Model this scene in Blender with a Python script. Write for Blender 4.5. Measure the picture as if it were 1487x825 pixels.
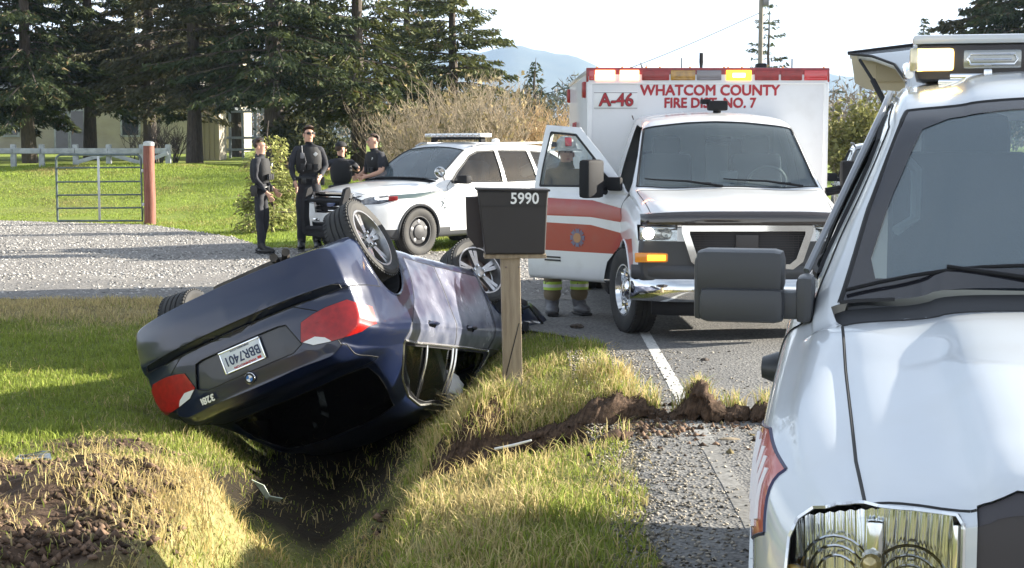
import bpy, bmesh, math, random
import numpy as np
from mathutils import Vector, Matrix, Euler
from mathutils import noise as mnoise
random.seed(7); np.random.seed(7)
for _o in list(bpy.data.objects): bpy.data.objects.remove(_o)
SC = bpy.context.scene
COL = SC.collection
rad = math.radians
# ------------------------------------------------------------------ camera, world, sun, exposure
cam = bpy.data.cameras.new('camera'); camo = bpy.data.objects.new('camera', cam); COL.objects.link(camo)
SC.camera = camo
cam.sensor_width = 36; cam.lens = 36 * 2260 / 1487
cam.clip_start = 0.05; cam.clip_end = 12000
camo.location = (0, 0, 1.75); camo.rotation_euler = (rad(90) - math.atan(205.5 / 2260), 0, 0)
SUN_EL, SUN_AZ = rad(17.5), rad(14)          # azimuth measured from +X towards +Y
W = bpy.data.worlds.new('World'); SC.world = W; W.use_nodes = True
nt = W.node_tree; nt.nodes.clear()
wo = nt.nodes.new('ShaderNodeOutputWorld'); bg = nt.nodes.new('ShaderNodeBackground')
sky = nt.nodes.new('ShaderNodeTexSky'); sky.sky_type = 'NISHITA'; sky.sun_disc = False
sky.sun_elevation = SUN_EL; sky.sun_rotation = rad(90) - SUN_AZ
sky.altitude = 50; sky.air_density = 1.0; sky.dust_density = 1.5
# bright cloud veil near the horizon, thinned overhead to cut fill light
tc = nt.nodes.new('ShaderNodeTexCoord'); mp = nt.nodes.new('ShaderNodeMapping'); mp.inputs['Scale'].default_value = (1.2, 1.2, 3.5)
nz = nt.nodes.new('ShaderNodeTexNoise'); nz.inputs['Scale'].default_value = 1.6; nz.inputs['Detail'].default_value = 6; nz.inputs['Roughness'].default_value = .55
rp = nt.nodes.new('ShaderNodeValToRGB'); rp.color_ramp.elements[0].position = .38; rp.color_ramp.elements[0].color = (.70, .70, .70, 1)
rp.color_ramp.elements[1].position = .56; rp.color_ramp.elements[1].color = (1, 1, 1, 1)
mx = nt.nodes.new('ShaderNodeMixRGB'); mx.inputs[2].default_value = (8.8, 9.3, 9.9, 1)
nt.links.new(tc.outputs['Generated'], mp.inputs[0]); nt.links.new(mp.outputs[0], nz.inputs[0]); nt.links.new(nz.outputs[0], rp.inputs[0])
sx = nt.nodes.new('ShaderNodeSeparateXYZ'); hz = nt.nodes.new('ShaderNodeMapRange'); hz.interpolation_type = 'SMOOTHSTEP'
hz.inputs['From Min'].default_value = .10; hz.inputs['From Max'].default_value = .50; hz.inputs['To Min'].default_value = 1; hz.inputs['To Max'].default_value = .12
nt.links.new(tc.outputs['Generated'], sx.inputs[0]); nt.links.new(sx.outputs[2], hz.inputs[0])
mm = nt.nodes.new('ShaderNodeMath'); mm.operation = 'MULTIPLY'; nt.links.new(rp.outputs[0], mm.inputs[0]); nt.links.new(hz.outputs[0], mm.inputs[1])
r2 = nt.nodes.new('ShaderNodeValToRGB'); r2.color_ramp.elements[0].position = .42; r2.color_ramp.elements[0].color = (.20, .20, .20, 1); r2.color_ramp.elements[1].position = .68; r2.color_ramp.elements[1].color = (.42, .42, .42, 1)  # high cloud patches added above the view for reflections in car paint
nt.links.new(nz.outputs[0], r2.inputs[0]); mxx = nt.nodes.new('ShaderNodeMath'); mxx.operation = 'MAXIMUM'; nt.links.new(mm.outputs[0], mxx.inputs[0]); nt.links.new(r2.outputs[0], mxx.inputs[1])
nt.links.new(mxx.outputs[0], mx.inputs[0]); nt.links.new(sky.outputs[0], mx.inputs[1]); nt.links.new(mx.outputs[0], bg.inputs[0])
bg.inputs[1].default_value = 0.050
nt.links.new(bg.outputs[0], wo.inputs[0])
sl = bpy.data.lights.new('sun', 'SUN'); sl.energy = 5.0; sl.angle = rad(.5); sl.color = (1, .93, .80)
so = bpy.data.objects.new('sun', sl); COL.objects.link(so)
_sd = Vector((math.cos(SUN_EL) * math.cos(SUN_AZ), math.cos(SUN_EL) * math.sin(SUN_AZ), math.sin(SUN_EL)))
so.rotation_euler = _sd.to_track_quat('Z', 'Y').to_euler(); so.location = (30, 5, 30)
SC.view_settings.view_transform = 'Standard'; SC.view_settings.look = 'None'; SC.view_settings.gamma = 1
SC.view_settings.exposure = 2.08
SC.cycles.max_bounces = 8; SC.cycles.transparent_max_bounces = 16

# ------------------------------------------------------------------ helpers
def mat(name, col, rough=.5, metal=0., coat=0., col2=None, nscale=8., bump=0., bscale=40., emis=None, estr=0., detail=4, spec=None, stretch=None, flake=0):
    m = bpy.data.materials.new(name); m.use_nodes = True
    t = m.node_tree; b = t.nodes['Principled BSDF']
    b.inputs['Base Color'].default_value = (*col, 1); b.inputs['Roughness'].default_value = rough
    b.inputs['Metallic'].default_value = metal
    if coat: b.inputs['Coat Weight'].default_value = coat; b.inputs['Coat Roughness'].default_value = .03
    if spec is not None: b.inputs['Specular IOR Level'].default_value = spec
    if emis: b.inputs['Emission Color'].default_value = (*emis, 1); b.inputs['Emission Strength'].default_value = estr
    if col2 or bump:
        tcn = t.nodes.new('ShaderNodeTexCoord'); vec = tcn.outputs['Object']
        if stretch:
            mpn = t.nodes.new('ShaderNodeMapping'); mpn.inputs['Scale'].default_value = stretch
            t.links.new(vec, mpn.inputs[0]); vec = mpn.outputs[0]
    if col2:
        n = t.nodes.new('ShaderNodeTexNoise'); n.inputs['Scale'].default_value = nscale; n.inputs['Detail'].default_value = detail
        r = t.nodes.new('ShaderNodeValToRGB'); r.color_ramp.elements[0].position = .35; r.color_ramp.elements[1].position = .65
        r.color_ramp.elements[0].color = (*col, 1); r.color_ramp.elements[1].color = (*col2, 1)
        t.links.new(vec, n.inputs[0]); t.links.new(n.outputs[0], r.inputs[0]); t.links.new(r.outputs[0], b.inputs['Base Color'])
    if bump:
        n2 = t.nodes.new('ShaderNodeTexNoise'); n2.inputs['Scale'].default_value = bscale; n2.inputs['Detail'].default_value = 5
        bp = t.nodes.new('ShaderNodeBump'); bp.inputs['Strength'].default_value = 1; bp.inputs['Distance'].default_value = bump
        t.links.new(vec, n2.inputs[0]); t.links.new(n2.outputs[0], bp.inputs['Height']); t.links.new(bp.outputs[0], b.inputs['Normal'])
    return m

def paint(name, col, metal=.0, rough=.28, dirt=(.16, .13, .10), dirtz=None, coat=1.):
    """car paint with a clear coat and patchy road film"""
    m = mat(name, col, rough, metal, coat)
    t = m.node_tree; b = t.nodes['Principled BSDF']
    tcn = t.nodes.new('ShaderNodeTexCoord'); n = t.nodes.new('ShaderNodeTexNoise'); n.inputs['Scale'].default_value = 5; n.inputs['Detail'].default_value = 8
    r = t.nodes.new('ShaderNodeValToRGB'); r.color_ramp.elements[0].position = .50; r.color_ramp.elements[1].position = .80
    r.color_ramp.elements[0].color = (0, 0, 0, 1); r.color_ramp.elements[1].color = (.5, .5, .5, 1)
    mxn = t.nodes.new('ShaderNodeMixRGB'); mxn.inputs[1].default_value = (*col, 1); mxn.inputs[2].default_value = (*dirt, 1)
    t.links.new(tcn.outputs['Object'], n.inputs[0]); t.links.new(n.outputs[0], r.inputs[0]); t.links.new(r.outputs[0], mxn.inputs[0])
    t.links.new(mxn.outputs[0], b.inputs['Base Color'])
    mr = t.nodes.new('ShaderNodeMath'); mr.operation = 'MULTIPLY_ADD'; mr.inputs[1].default_value = .5; mr.inputs[2].default_value = .02
    t.links.new(r.outputs[0], mr.inputs[0]); t.links.new(mr.outputs[0], b.inputs['Coat Roughness'])
    return m

def glass(name, tint=(.7, .78, .78), rough=0., refl=1.0, film=.0):
    m = bpy.data.materials.new(name); m.use_nodes = True; t = m.node_tree; t.nodes.clear()
    o = t.nodes.new('ShaderNodeOutputMaterial'); tr = t.nodes.new('ShaderNodeBsdfTransparent'); tr.inputs[0].default_value = (*tint, 1)
    gl = t.nodes.new('ShaderNodeBsdfGlossy'); gl.inputs['Roughness'].default_value = rough
    fr = t.nodes.new('ShaderNodeFresnel'); fr.inputs[0].default_value = 1.55
    mu = t.nodes.new('ShaderNodeMath'); mu.operation = 'MULTIPLY'; mu.inputs[1].default_value = refl; mu.use_clamp = True
    ms = t.nodes.new('ShaderNodeMixShader')
    t.links.new(fr.outputs[0], mu.inputs[0]); t.links.new(mu.outputs[0], ms.inputs[0]); t.links.new(tr.outputs[0], ms.inputs[1]); t.links.new(gl.outputs[0], ms.inputs[2])
    out = ms.outputs[0]
    if film:                                   # thin dust film, tinted bluish to carry painted sky sheen too
        df = t.nodes.new('ShaderNodeBsdfDiffuse'); df.inputs[0].default_value = (.42, .52, .58, 1); m2 = t.nodes.new('ShaderNodeMixShader'); m2.inputs[0].default_value = film
        t.links.new(out, m2.inputs[1]); t.links.new(df.outputs[0], m2.inputs[2]); out = m2.outputs[0]
    t.links.new(out, o.inputs[0])
    return m

def link(name, me, m=None, parent=None, mats=None):
    o = bpy.data.objects.new(name, me); COL.objects.link(o)
    if mats:
        for q in mats: me.materials.append(q)
    elif m and not me.materials: me.materials.append(m)
    if parent: o.parent = parent
    return o

def tag(o, label=None, cat=None, group=None, kind=None):
    if label: o['label'] = label
    if cat: o['category'] = cat
    if group: o['group'] = group
    if kind: o['kind'] = kind
    return o

def thing(name, label, cat, loc=(0, 0, 0), rot=(0, 0, 0), group=None):
    o = bpy.data.objects.new(name, None); COL.objects.link(o); o.location = loc; o.rotation_euler = rot
    o.empty_display_size = .2
    return tag(o, label, cat, group)

class MB:
    """collects shapes into one mesh"""
    def __init__(s): s.v = []; s.f = []; s.mi = []; s.cur = 0
    def add(s, vs, fs):
        n = len(s.v); s.v.extend([tuple(q) for q in vs]); s.f.extend([tuple(i + n for i in q) for q in fs]); s.mi.extend([s.cur] * len(fs)); return s
    def box(s, c, d, rot=None, bev=0., taper=None):
        bm = bmesh.new(); bmesh.ops.create_cube(bm, size=1)
        for q in bm.verts:
            q.co.x *= d[0]; q.co.y *= d[1]; q.co.z *= d[2]
            if taper and q.co.z > 0: q.co.x *= taper[0]; q.co.y *= taper[1]
        if bev: bmesh.ops.bevel(bm, geom=bm.edges[:], offset=bev, segments=2, affect='EDGES', profile=.6)
        M = (rot if rot is not None else Matrix.Identity(3))
        if isinstance(rot, (tuple, list)): M = Euler(rot).to_matrix()
        bm.verts.index_update()
        s.add([M @ q.co + Vector(c) for q in bm.verts], [[w.index for w in f.verts] for f in bm.faces]); bm.free(); return s
    def tube(s, path, r, n=8, cap=True):
        P = [Vector(p) for p in path]; k = len(P)
        rs = r if isinstance(r, (list, tuple)) else [r] * k
        up = None; vs = []
        for i in range(k):
            t = (P[min(i + 1, k - 1)] - P[max(i - 1, 0)])
            if t.length < 1e-9: t = Vector((0, 0, 1))
            t.normalize()
            if up is None: up = t.orthogonal().normalized()
            up = (up - t * up.dot(t)); up = up.normalized() if up.length > 1e-6 else t.orthogonal().normalized()
            w = t.cross(up)
            for j in range(n):
                a = 2 * math.pi * j / n; vs.append(P[i] + (up * math.cos(a) + w * math.sin(a)) * rs[i])
        fs = []
        for i in range(k - 1):
            for j in range(n):
                a = i * n + j; b = i * n + (j + 1) % n; fs.append((a, b, b + n, a + n))
        if cap: fs.append(tuple(range(n))[::-1]); fs.append(tuple((k - 1) * n + j for j in range(n)))
        return s.add(vs, fs)
    def lathe(s, prof, n=32, M=None, closed=False):
        """prof: (radius, axial) pairs revolved about local Y"""
        M = M or Matrix.Identity(4); vs = []; k = len(prof)
        for (r, a) in prof:
            for j in range(n):
                t = 2 * math.pi * j / n; vs.append(M @ Vector((r * math.cos(t), a, r * math.sin(t))))
        fs = []
        for i in range(k - 1 + (1 if closed else 0)):
            i2 = (i + 1) % k
            for j in range(n): fs.append((i * n + j, i2 * n + j, i2 * n + (j + 1) % n, i * n + (j + 1) % n))
        return s.add(vs, fs)
    def prism(s, poly, t, M=None):
        """poly in local XZ extruded +-t/2 along Y"""
        M = M or Matrix.Identity(4); n = len(poly)
        vs = [M @ Vector((x, -t / 2, z)) for x, z in poly] + [M @ Vector((x, t / 2, z)) for x, z in poly]
        fs = [tuple(range(n)), tuple(range(n, 2 * n))[::-1]] + [((i + 1) % n, i, i + n, (i + 1) % n + n) for i in range(n)]
        return s.add(vs, fs)
    def mesh(s, name='mesh', smooth=None):
        me = bpy.data.meshes.new(name); me.from_pydata([tuple(q) for q in s.v], [], s.f); me.update()
        bm = bmesh.new(); bm.from_mesh(me); bmesh.ops.recalc_face_normals(bm, faces=bm.faces[:])
        if smooth is not None:
            for f in bm.faces: f.smooth = True
            for e in bm.edges:
                if len(e.link_faces) == 2 and e.calc_face_angle(0) > rad(smooth): e.smooth = False
        bm.to_mesh(me); bm.free()
        if any(s.mi):
            me.polygons.foreach_set('material_index', s.mi)
        return me
    def build(s, name, m, parent=None, smooth=35):
        if isinstance(m, (list, tuple)): return link(name, s.mesh(name, smooth), mats=m, parent=parent)
        return link(name, s.mesh(name, smooth), m, parent)

def npmesh(name, V, F, mats=None, attr=None, smooth=False):
    """V (n,3), F (m,k) numpy arrays"""
    me = bpy.data.meshes.new(name); V = np.asarray(V, np.float32); F = np.asarray(F, np.int32); k = F.shape[1]
    me.vertices.add(len(V)); me.vertices.foreach_set('co', V.ravel())
    me.loops.add(F.size); me.loops.foreach_set('vertex_index', F.ravel())
    me.polygons.add(len(F)); me.polygons.foreach_set('loop_start', np.arange(0, F.size, k, dtype=np.int32)); me.polygons.foreach_set('loop_total', np.full(len(F), k, np.int32))
    if smooth: me.polygons.foreach_set('use_smooth', np.ones(len(F), bool))
    me.update(calc_edges=True)
    if attr is not None:
        for nm, arr in attr.items():
            a = me.color_attributes.new(nm, 'FLOAT_COLOR', 'POINT'); arr = np.asarray(arr, np.float32)
            if arr.shape[1] == 3: arr = np.concatenate([arr, np.ones((len(arr), 1), np.float32)], 1)
            a.data.foreach_set('color', arr.ravel())
    return me

def attrmat(name, rough=.8, attr='tint', bump=0., bscale=60., nmul=0., nscale=20., spec=.2, trans=0.):
    m = bpy.data.materials.new(name); m.use_nodes = True; t = m.node_tree; b = t.nodes['Principled BSDF']
    a = t.nodes.new('ShaderNodeAttribute'); a.attribute_name = attr; src = a.outputs['Color']
    b.inputs['Roughness'].default_value = rough; b.inputs['Specular IOR Level'].default_value = spec
    tcn = t.nodes.new('ShaderNodeTexCoord')
    if nmul:
        n = t.nodes.new('ShaderNodeTexNoise'); n.inputs['Scale'].default_value = nscale; n.inputs['Detail'].default_value = 6; n.inputs['Roughness'].default_value = .7
        r = t.nodes.new('ShaderNodeMapRange'); r.inputs['From Min'].default_value = .3; r.inputs['From Max'].default_value = .7; r.inputs['To Min'].default_value = 1 - nmul; r.inputs['To Max'].default_value = 1 + nmul
        mu = t.nodes.new('ShaderNodeVectorMath'); mu.operation = 'SCALE'
        t.links.new(tcn.outputs['Object'], n.inputs[0]); t.links.new(n.outputs[0], r.inputs[0]); t.links.new(src, mu.inputs[0]); t.links.new(r.outputs[0], mu.inputs['Scale']); src = mu.outputs[0]
    t.links.new(src, b.inputs['Base Color'])
    if bump:
        n2 = t.nodes.new('ShaderNodeTexNoise'); n2.inputs['Scale'].default_value = bscale; n2.inputs['Detail'].default_value = 6; n2.inputs['Roughness'].default_value = .7
        bp = t.nodes.new('ShaderNodeBump'); bp.inputs['Strength'].default_value = 1; bp.inputs['Distance'].default_value = bump
        t.links.new(tcn.outputs['Object'], n2.inputs[0]); t.links.new(n2.outputs[0], bp.inputs['Height']); t.links.new(bp.outputs[0], b.inputs['Normal'])
    if trans:
        td = t.nodes.new('ShaderNodeBsdfTranslucent'); ms = t.nodes.new('ShaderNodeMixShader'); ms.inputs[0].default_value = trans
        t.links.new(src, td.inputs[0]); o = t.nodes['Material Output']
        t.links.new(b.outputs[0], ms.inputs[1]); t.links.new(td.outputs[0], ms.inputs[2]); t.links.new(ms.outputs[0], o.inputs[0])
    return m

def interp(keys, x):
    """monotone cubic through (x, v) keys"""
    xs = np.array([k[0] for k in keys], float); vs = np.array([k[1] for k in keys], float)
    if xs[0] > xs[-1]: xs = xs[::-1]; vs = vs[::-1]
    h = np.diff(xs); d = np.diff(vs) / h; m = np.zeros(len(xs)); m[0] = d[0]; m[-1] = d[-1]
    for i in range(1, len(xs) - 1):
        m[i] = 0 if d[i - 1] * d[i] <= 0 else 2 / (1 / d[i - 1] + 1 / d[i])
    x = np.clip(np.asarray(x, float), xs[0], xs[-1]); i = np.clip(np.searchsorted(xs, x) - 1, 0, len(h) - 1)
    t = (x - xs[i]) / h[i]
    return (2 * t**3 - 3 * t**2 + 1) * vs[i] + (t**3 - 2 * t**2 + t) * h[i] * m[i] + (-2 * t**3 + 3 * t**2) * vs[i + 1] + (t**3 - t**2) * h[i] * m[i + 1]

def lerpk(keys, x):
    xs = [k[0] for k in keys]; vs = [k[1] for k in keys]
    if xs[0] > xs[-1]: xs = xs[::-1]; vs = vs[::-1]
    return float(np.interp(x, xs, vs))

def chaikin(P, n=2):
    for _ in range(n):
        Q = [P[0]]
        for a, b in zip(P[:-1], P[1:]):
            Q.append((a[0] * .75 + b[0] * .25, a[1] * .75 + b[1] * .25)); Q.append((a[0] * .25 + b[0] * .75, a[1] * .25 + b[1] * .75))
        Q.append(P[-1]); P = Q
    return P

def text_mesh(txt, size, depth=.002, bold=0., align='CENTER', sx=1.):
    c = bpy.data.curves.new('txt', 'FONT'); c.body = txt; c.size = size; c.extrude = depth; c.offset = bold; c.align_x = align; c.align_y = 'CENTER'
    c.resolution_u = 3
    o = bpy.data.objects.new('txt', c); COL.objects.link(o); bpy.context.view_layer.update()
    me = bpy.data.meshes.new_from_object(o.evaluated_get(bpy.context.evaluated_depsgraph_get()))
    bpy.data.objects.remove(o)
    if sx != 1.:
        for q in me.vertices: q.co.x *= sx
    return me

def frame(origin, right, up):
    """matrix whose local X = right, local Y = up, local Z = outward"""
    r = Vector(right).normalized(); u = Vector(up); u = (u - r * u.dot(r)).normalized(); n = r.cross(u)
    M = Matrix((r, u, n)).transposed().to_4x4(); M.translation = Vector(origin); return M

class Body:
    """car shell: lofted sections, capped ends, cut into panels by outlines"""
    def __init__(s, x0, x1, nx, sec, endlo, endhi, wlo=.7, whi=.7, ch=2, xs=None):
        xs = np.linspace(x0, x1, nx) if xs is None else np.array(xs)
        rings = []
        for x in xs:
            P = chaikin(sec(x), ch); rings.append((x, P))
        K = len(rings[0][1]); bm = bmesh.new()
        def wx(x, y, z):
            a = max(0, 1 - (x - x0) / wlo); b = max(0, 1 - (x1 - x) / whi)
            a = a * a * (3 - 2 * a); b = b * b * (3 - 2 * b)
            return x + a * endlo(y, z) + b * endhi(y, z)
        def ring(x, P):
            L = [bm.verts.new((wx(x, y, z), y, z)) for y, z in P]
            Rr = [bm.verts.new((wx(x, -y, z), -y, z)) for y, z in P[1:-1]]
            return L + Rr[::-1]
        R = []
        def capr(x, P, sgn):
            zc = .5 * (P[0][1] + P[-1][1]); out = []
            for t in (.03, .08, .16, .26, .38, .5, .62, .74, .86, .94, .985):
                out.append(ring(x, [(y * t, zc + (z - zc) * t) for y, z in P]))
            return out
        R += capr(xs[0], rings[0][1], -1)
        for x, P in rings: R.append(ring(x, P))
        R += capr(xs[-1], rings[-1][1], 1)[::-1]
        n = len(R[0])
        for a, b in zip(R[:-1], R[1:]):
            for j in range(n):
                bm.faces.new((a[j], a[(j + 1) % n], b[(j + 1) % n], b[j]))
        bm.faces.new(R[0][::-1]); bm.faces.new(R[-1])
        bmesh.ops.recalc_face_normals(bm, faces=bm.faces[:])
        s.bm = bm; s.lay = bm.faces.layers.int.new('cls'); s.names = ['body']
    def cid(s, name):
        if name not in s.names: s.names.append(name)
        return s.names.index(name)
    def cut(s, name, poly, ax, cond, over=None):
        bm = s.bm; a, b = ax; k = 3 - a - b; cid = s.cid(name)
        P = np.array(poly, float); lo = P.min(0); hi = P.max(0)
        bm.normal_update()
        C = []
        for f in bm.faces:
            xs_ = [v.co[a] for v in f.verts]; zs_ = [v.co[b] for v in f.verts]
            if max(xs_) < lo[0] or min(xs_) > hi[0] or max(zs_) < lo[1] or min(zs_) > hi[1]: continue
            c = f.calc_center_median()
            if cond(c, f.normal): C.append(f)
        n = len(poly)
        for i in range(n):
            p = P[i]; q = P[(i + 1) % n]; l0 = np.minimum(p, q) - .002; h0 = np.maximum(p, q) + .002
            S = []; rest = []
            for f in C:
                xs_ = [v.co[a] for v in f.verts]; zs_ = [v.co[b] for v in f.verts]
                if max(xs_) < l0[0] or min(xs_) > h0[0] or max(zs_) < l0[1] or min(zs_) > h0[1]: rest.append(f)
                else: S.append(f)
            if not S: continue
            d = q - p; no = Vector((0, 0, 0)); no[a] = -d[1]; no[b] = d[0]
            if no.length < 1e-9: continue
            co = Vector((0, 0, 0)); co[a] = p[0]; co[b] = p[1]
            geom = list(S) + list({e for f in S for e in f.edges}) + list({v for f in S for v in f.verts})
            r = bmesh.ops.bisect_plane(bm, geom=geom, dist=1e-5, plane_co=co, plane_no=no.normalized())
            C = rest + list({g for g in r['geom'] if isinstance(g, bmesh.types.BMFace)})
        ov = None if over is None else [s.cid(o) for o in over]
        for f in C:
            if not f.is_valid: continue
            if ov is not None and f[s.lay] not in ov: continue
            c = f.calc_center_median(); x, y = c[a], c[b]; ins = False; j = n - 1
            for i in range(n):
                xi, yi = P[i]; xj, yj = P[j]
                if (yi > y) != (yj > y) and x < (xj - xi) * (y - yi) / (yj - yi) + xi: ins = not ins
                j = i
            if ins: f[s.lay] = cid
        return s
    def clean(s, cls):
        """keep the large connected pieces of a class, hand stray faces back to the body"""
        ci = s.names.index(cls); Fs = {f for f in s.bm.faces if f[s.lay] == ci}; comps = []
        while Fs:
            st = [Fs.pop()]; cc_ = [st[0]]
            while st:
                f = st.pop()
                for e in f.edges:
                    for g_ in e.link_faces:
                        if g_ in Fs: Fs.discard(g_); st.append(g_); cc_.append(g_)
            comps.append((sum(f.calc_area() for f in cc_), cc_))
        m_ = max(c[0] for c in comps)
        for a_, c in comps:
            if a_ < .3 * m_:
                for f in c: f[s.lay] = 0
    def parts(s, parent, spec, seam=None, gapmat=None, w=.004, skip=('void',), pushes={}, deform=None):
        """spec: cls -> (object name, material, label) ; both-sided classes may split by side via names"""
        bm = s.bm
        if deform:
            for v in bm.verts: v.co = deform(v.co)
        bm.normal_update(); out = {}
        from mathutils.bvhtree import BVHTree
        s.bvh = BVHTree.FromBMesh(bm)
        VN = {}
        for v in bm.verts:
            nn = Vector((0, 0, 0))
            for f in v.link_faces: nn += f.normal * f.calc_area()
            VN[v.index] = nn
        bm.verts.index_update()
        for v in bm.verts:
            nn = Vector((0, 0, 0))
            for f in v.link_faces: nn += f.normal * f.calc_area()
            VN[v.index] = nn.normalized() if nn.length > 0 else Vector((0, 0, 1))
        for ci, nm in enumerate(s.names):
            if nm in skip: continue
            F = [f for f in bm.faces if f[s.lay] == ci]
            if not F: continue
            Fs = set(F); comps = []
            while Fs:
                st = [Fs.pop()]; cc_ = [st[0]]
                while st:
                    f = st.pop()
                    for e in f.edges:
                        for g_ in e.link_faces:
                            if g_ in Fs: Fs.discard(g_); st.append(g_); cc_.append(g_)
                comps.append(cc_)
            big = max(len(c) for c in comps); tiny = [f for c in comps if len(c) < .04 * big or (nm == 'body') for f in c]
            comps = [c for c in comps if not (len(c) < .04 * big or nm == 'body')]
            if tiny: comps = comps[1:] + [ (comps[0] if comps else []) + tiny]
            comps.sort(key=lambda c: -sum(f.calc_center_median().y for f in c) / len(c))
            for F in comps:
                idx = {}; V = []; N = []; FF = []
                pu = pushes.get(nm, 0)
                for f in F:
                    t = []
                    for v in f.verts:
                        if v.index not in idx: idx[v.index] = len(V); V.append(v.co + VN[v.index] * pu); N.append(VN[v.index])
                        t.append(idx[v.index])
                    FF.append(t)
                me = bpy.data.meshes.new(nm); me.from_pydata(V, [], FF); me.update()
                me.polygons.foreach_set('use_smooth', [True] * len(FF)); me.normals_split_custom_set_from_vertices([tuple(q) for q in N])
                on, m, lab = spec[nm] if nm in spec else spec['*']
                o_ = link(on, me, m, parent)
                if lab and len(comps) == 1: o_['label'] = lab
                out.setdefault(nm, []).append(o_)
        # seams
        S = {}
        for e in bm.edges:
            if len(e.link_faces) != 2: continue
            a, b = (s.names[f[s.lay]] for f in e.link_faces)
            if a == b: continue
            key = seam(a, b) if seam else 'gap'
            if key: S.setdefault(key, []).append((e.verts[0].co.copy(), e.verts[1].co.copy(), VN[e.verts[0].index], VN[e.verts[1].index]))
        s.seams = S
        return out
def islands(me):
    n = len(me.vertices); p = list(range(n))
    def fd(a):
        while p[a] != a: p[a] = p[p[a]]; a = p[a]
        return a
    for e in me.edges:
        a, b = fd(e.vertices[0]), fd(e.vertices[1])
        if a != b: p[a] = b
    g_ = {}
    for f in me.polygons: g_.setdefault(fd(f.vertices[0]), []).append(f.index)
    return list(g_.values())
def split(o, key=None):
    """give every separate piece of a joined mesh an object of its own (key: group pieces that belong together)"""
    me = o.data; G = {}
    for i_, fs in enumerate(islands(me)):
        c = sum((me.polygons[f].center for f in fs), Vector((0, 0, 0))) / len(fs); G.setdefault(i_ if key is None else key(c), []).extend(fs)
    if len(G) < 2: return [o]
    out = []; ms = list(me.materials)
    for k_ in sorted(G, key=str):
        bm = bmesh.new(); bm.from_mesh(me); bm.faces.ensure_lookup_table(); keep = set(G[k_])
        bmesh.ops.delete(bm, geom=[f for f in bm.faces if f.index not in keep], context='FACES')
        m2 = bpy.data.meshes.new(o.name); bm.to_mesh(m2); bm.free()
        for q in ms: m2.materials.append(q)
        if k_ == sorted(G, key=str)[0]: o.data = m2; out.append(o)
        else:
            o2 = bpy.data.objects.new(o.name.split('.')[0], m2); COL.objects.link(o2); o2.parent = o.parent; o2.matrix_local = o.matrix_local.copy(); out.append(o2)
    return out
yside = lambda c: 0 if c.y > 0 else 1
def seam_mesh(edges, w, h, lift=0.):
    mb = MB()
    for p, q, n1, n2 in edges:
        t = (q - p)
        if t.length < 1e-6: continue
        t.normalize(); vs = []
        for c, n in ((p, n1), (q, n2)):
            sd = t.cross(n)
            if sd.length < 1e-6: sd = t.orthogonal()
            sd.normalize(); c = c + n * lift
            vs += [c + sd * w, c + n * h, c - sd * w, c - n * h]
        mb.add(vs, [(0, 1, 5, 4), (1, 2, 6, 5), (2, 3, 7, 6), (3, 0, 4, 7)])
    me = bpy.data.meshes.new('seam'); me.from_pydata([tuple(q) for q in mb.v], [], mb.f); me.update(); return me

def ysym(p): return p + [(x, -y) for x, y in p[::-1]]

# ------------------------------------------------------------------ shared materials
M_gap = mat('panel_gap_black', (.008, .008, .009), .6)
M_rub = mat('tyre_rubber', (.018, .018, .019), .75, bump=.001, bscale=120, col2=(.035, .033, .03), nscale=9)
M_plas = mat('black_plastic', (.02, .02, .022), .65, spec=.12, bump=.0004, bscale=600)
M_plasg = mat('charcoal_plastic', (.045, .047, .052), .42, bump=.0004, bscale=700)
M_chrome = mat('chrome', (.78, .79, .80), .07, 1., col2=(.66, .66, .66), nscale=6)
M_alloy = mat('alloy_rim', (.40, .41, .43), .3, .85, col2=(.27, .26, .25), nscale=9)
M_steel = mat('black_steel_wheel', (.035, .035, .038), .45, .4)
M_disc = mat('brake_disc', (.30, .27, .25), .4, .8, col2=(.2, .13, .1), nscale=14)
M_dark = mat('dark_interior', (.018, .018, .02), .8, col2=(.03, .03, .033), nscale=5)
M_seat = mat('grey_seat_fabric', (.06, .06, .066), .85, bump=.001, bscale=200)
M_white = mat('white_plastic', (.75, .75, .74), .45)
M_glass = glass('car_glass', (.62, .70, .71))
M_wsglass = glass('dusty_sheen_windshield_glass', (.60, .70, .69), refl=1.2, film=.16)
M_glassd = glass('tinted_car_glass', (.18, .20, .21))
M_lens = glass('clear_lens', (.92, .94, .95))
M_redlens = mat('red_lamp_lens', (.38, .008, .007), .3, 0, .35, col2=(.26, .005, .005), nscale=25)
M_amberlens = mat('amber_lamp_lens', (.75, .27, .02), .2, 0, .6)

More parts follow.
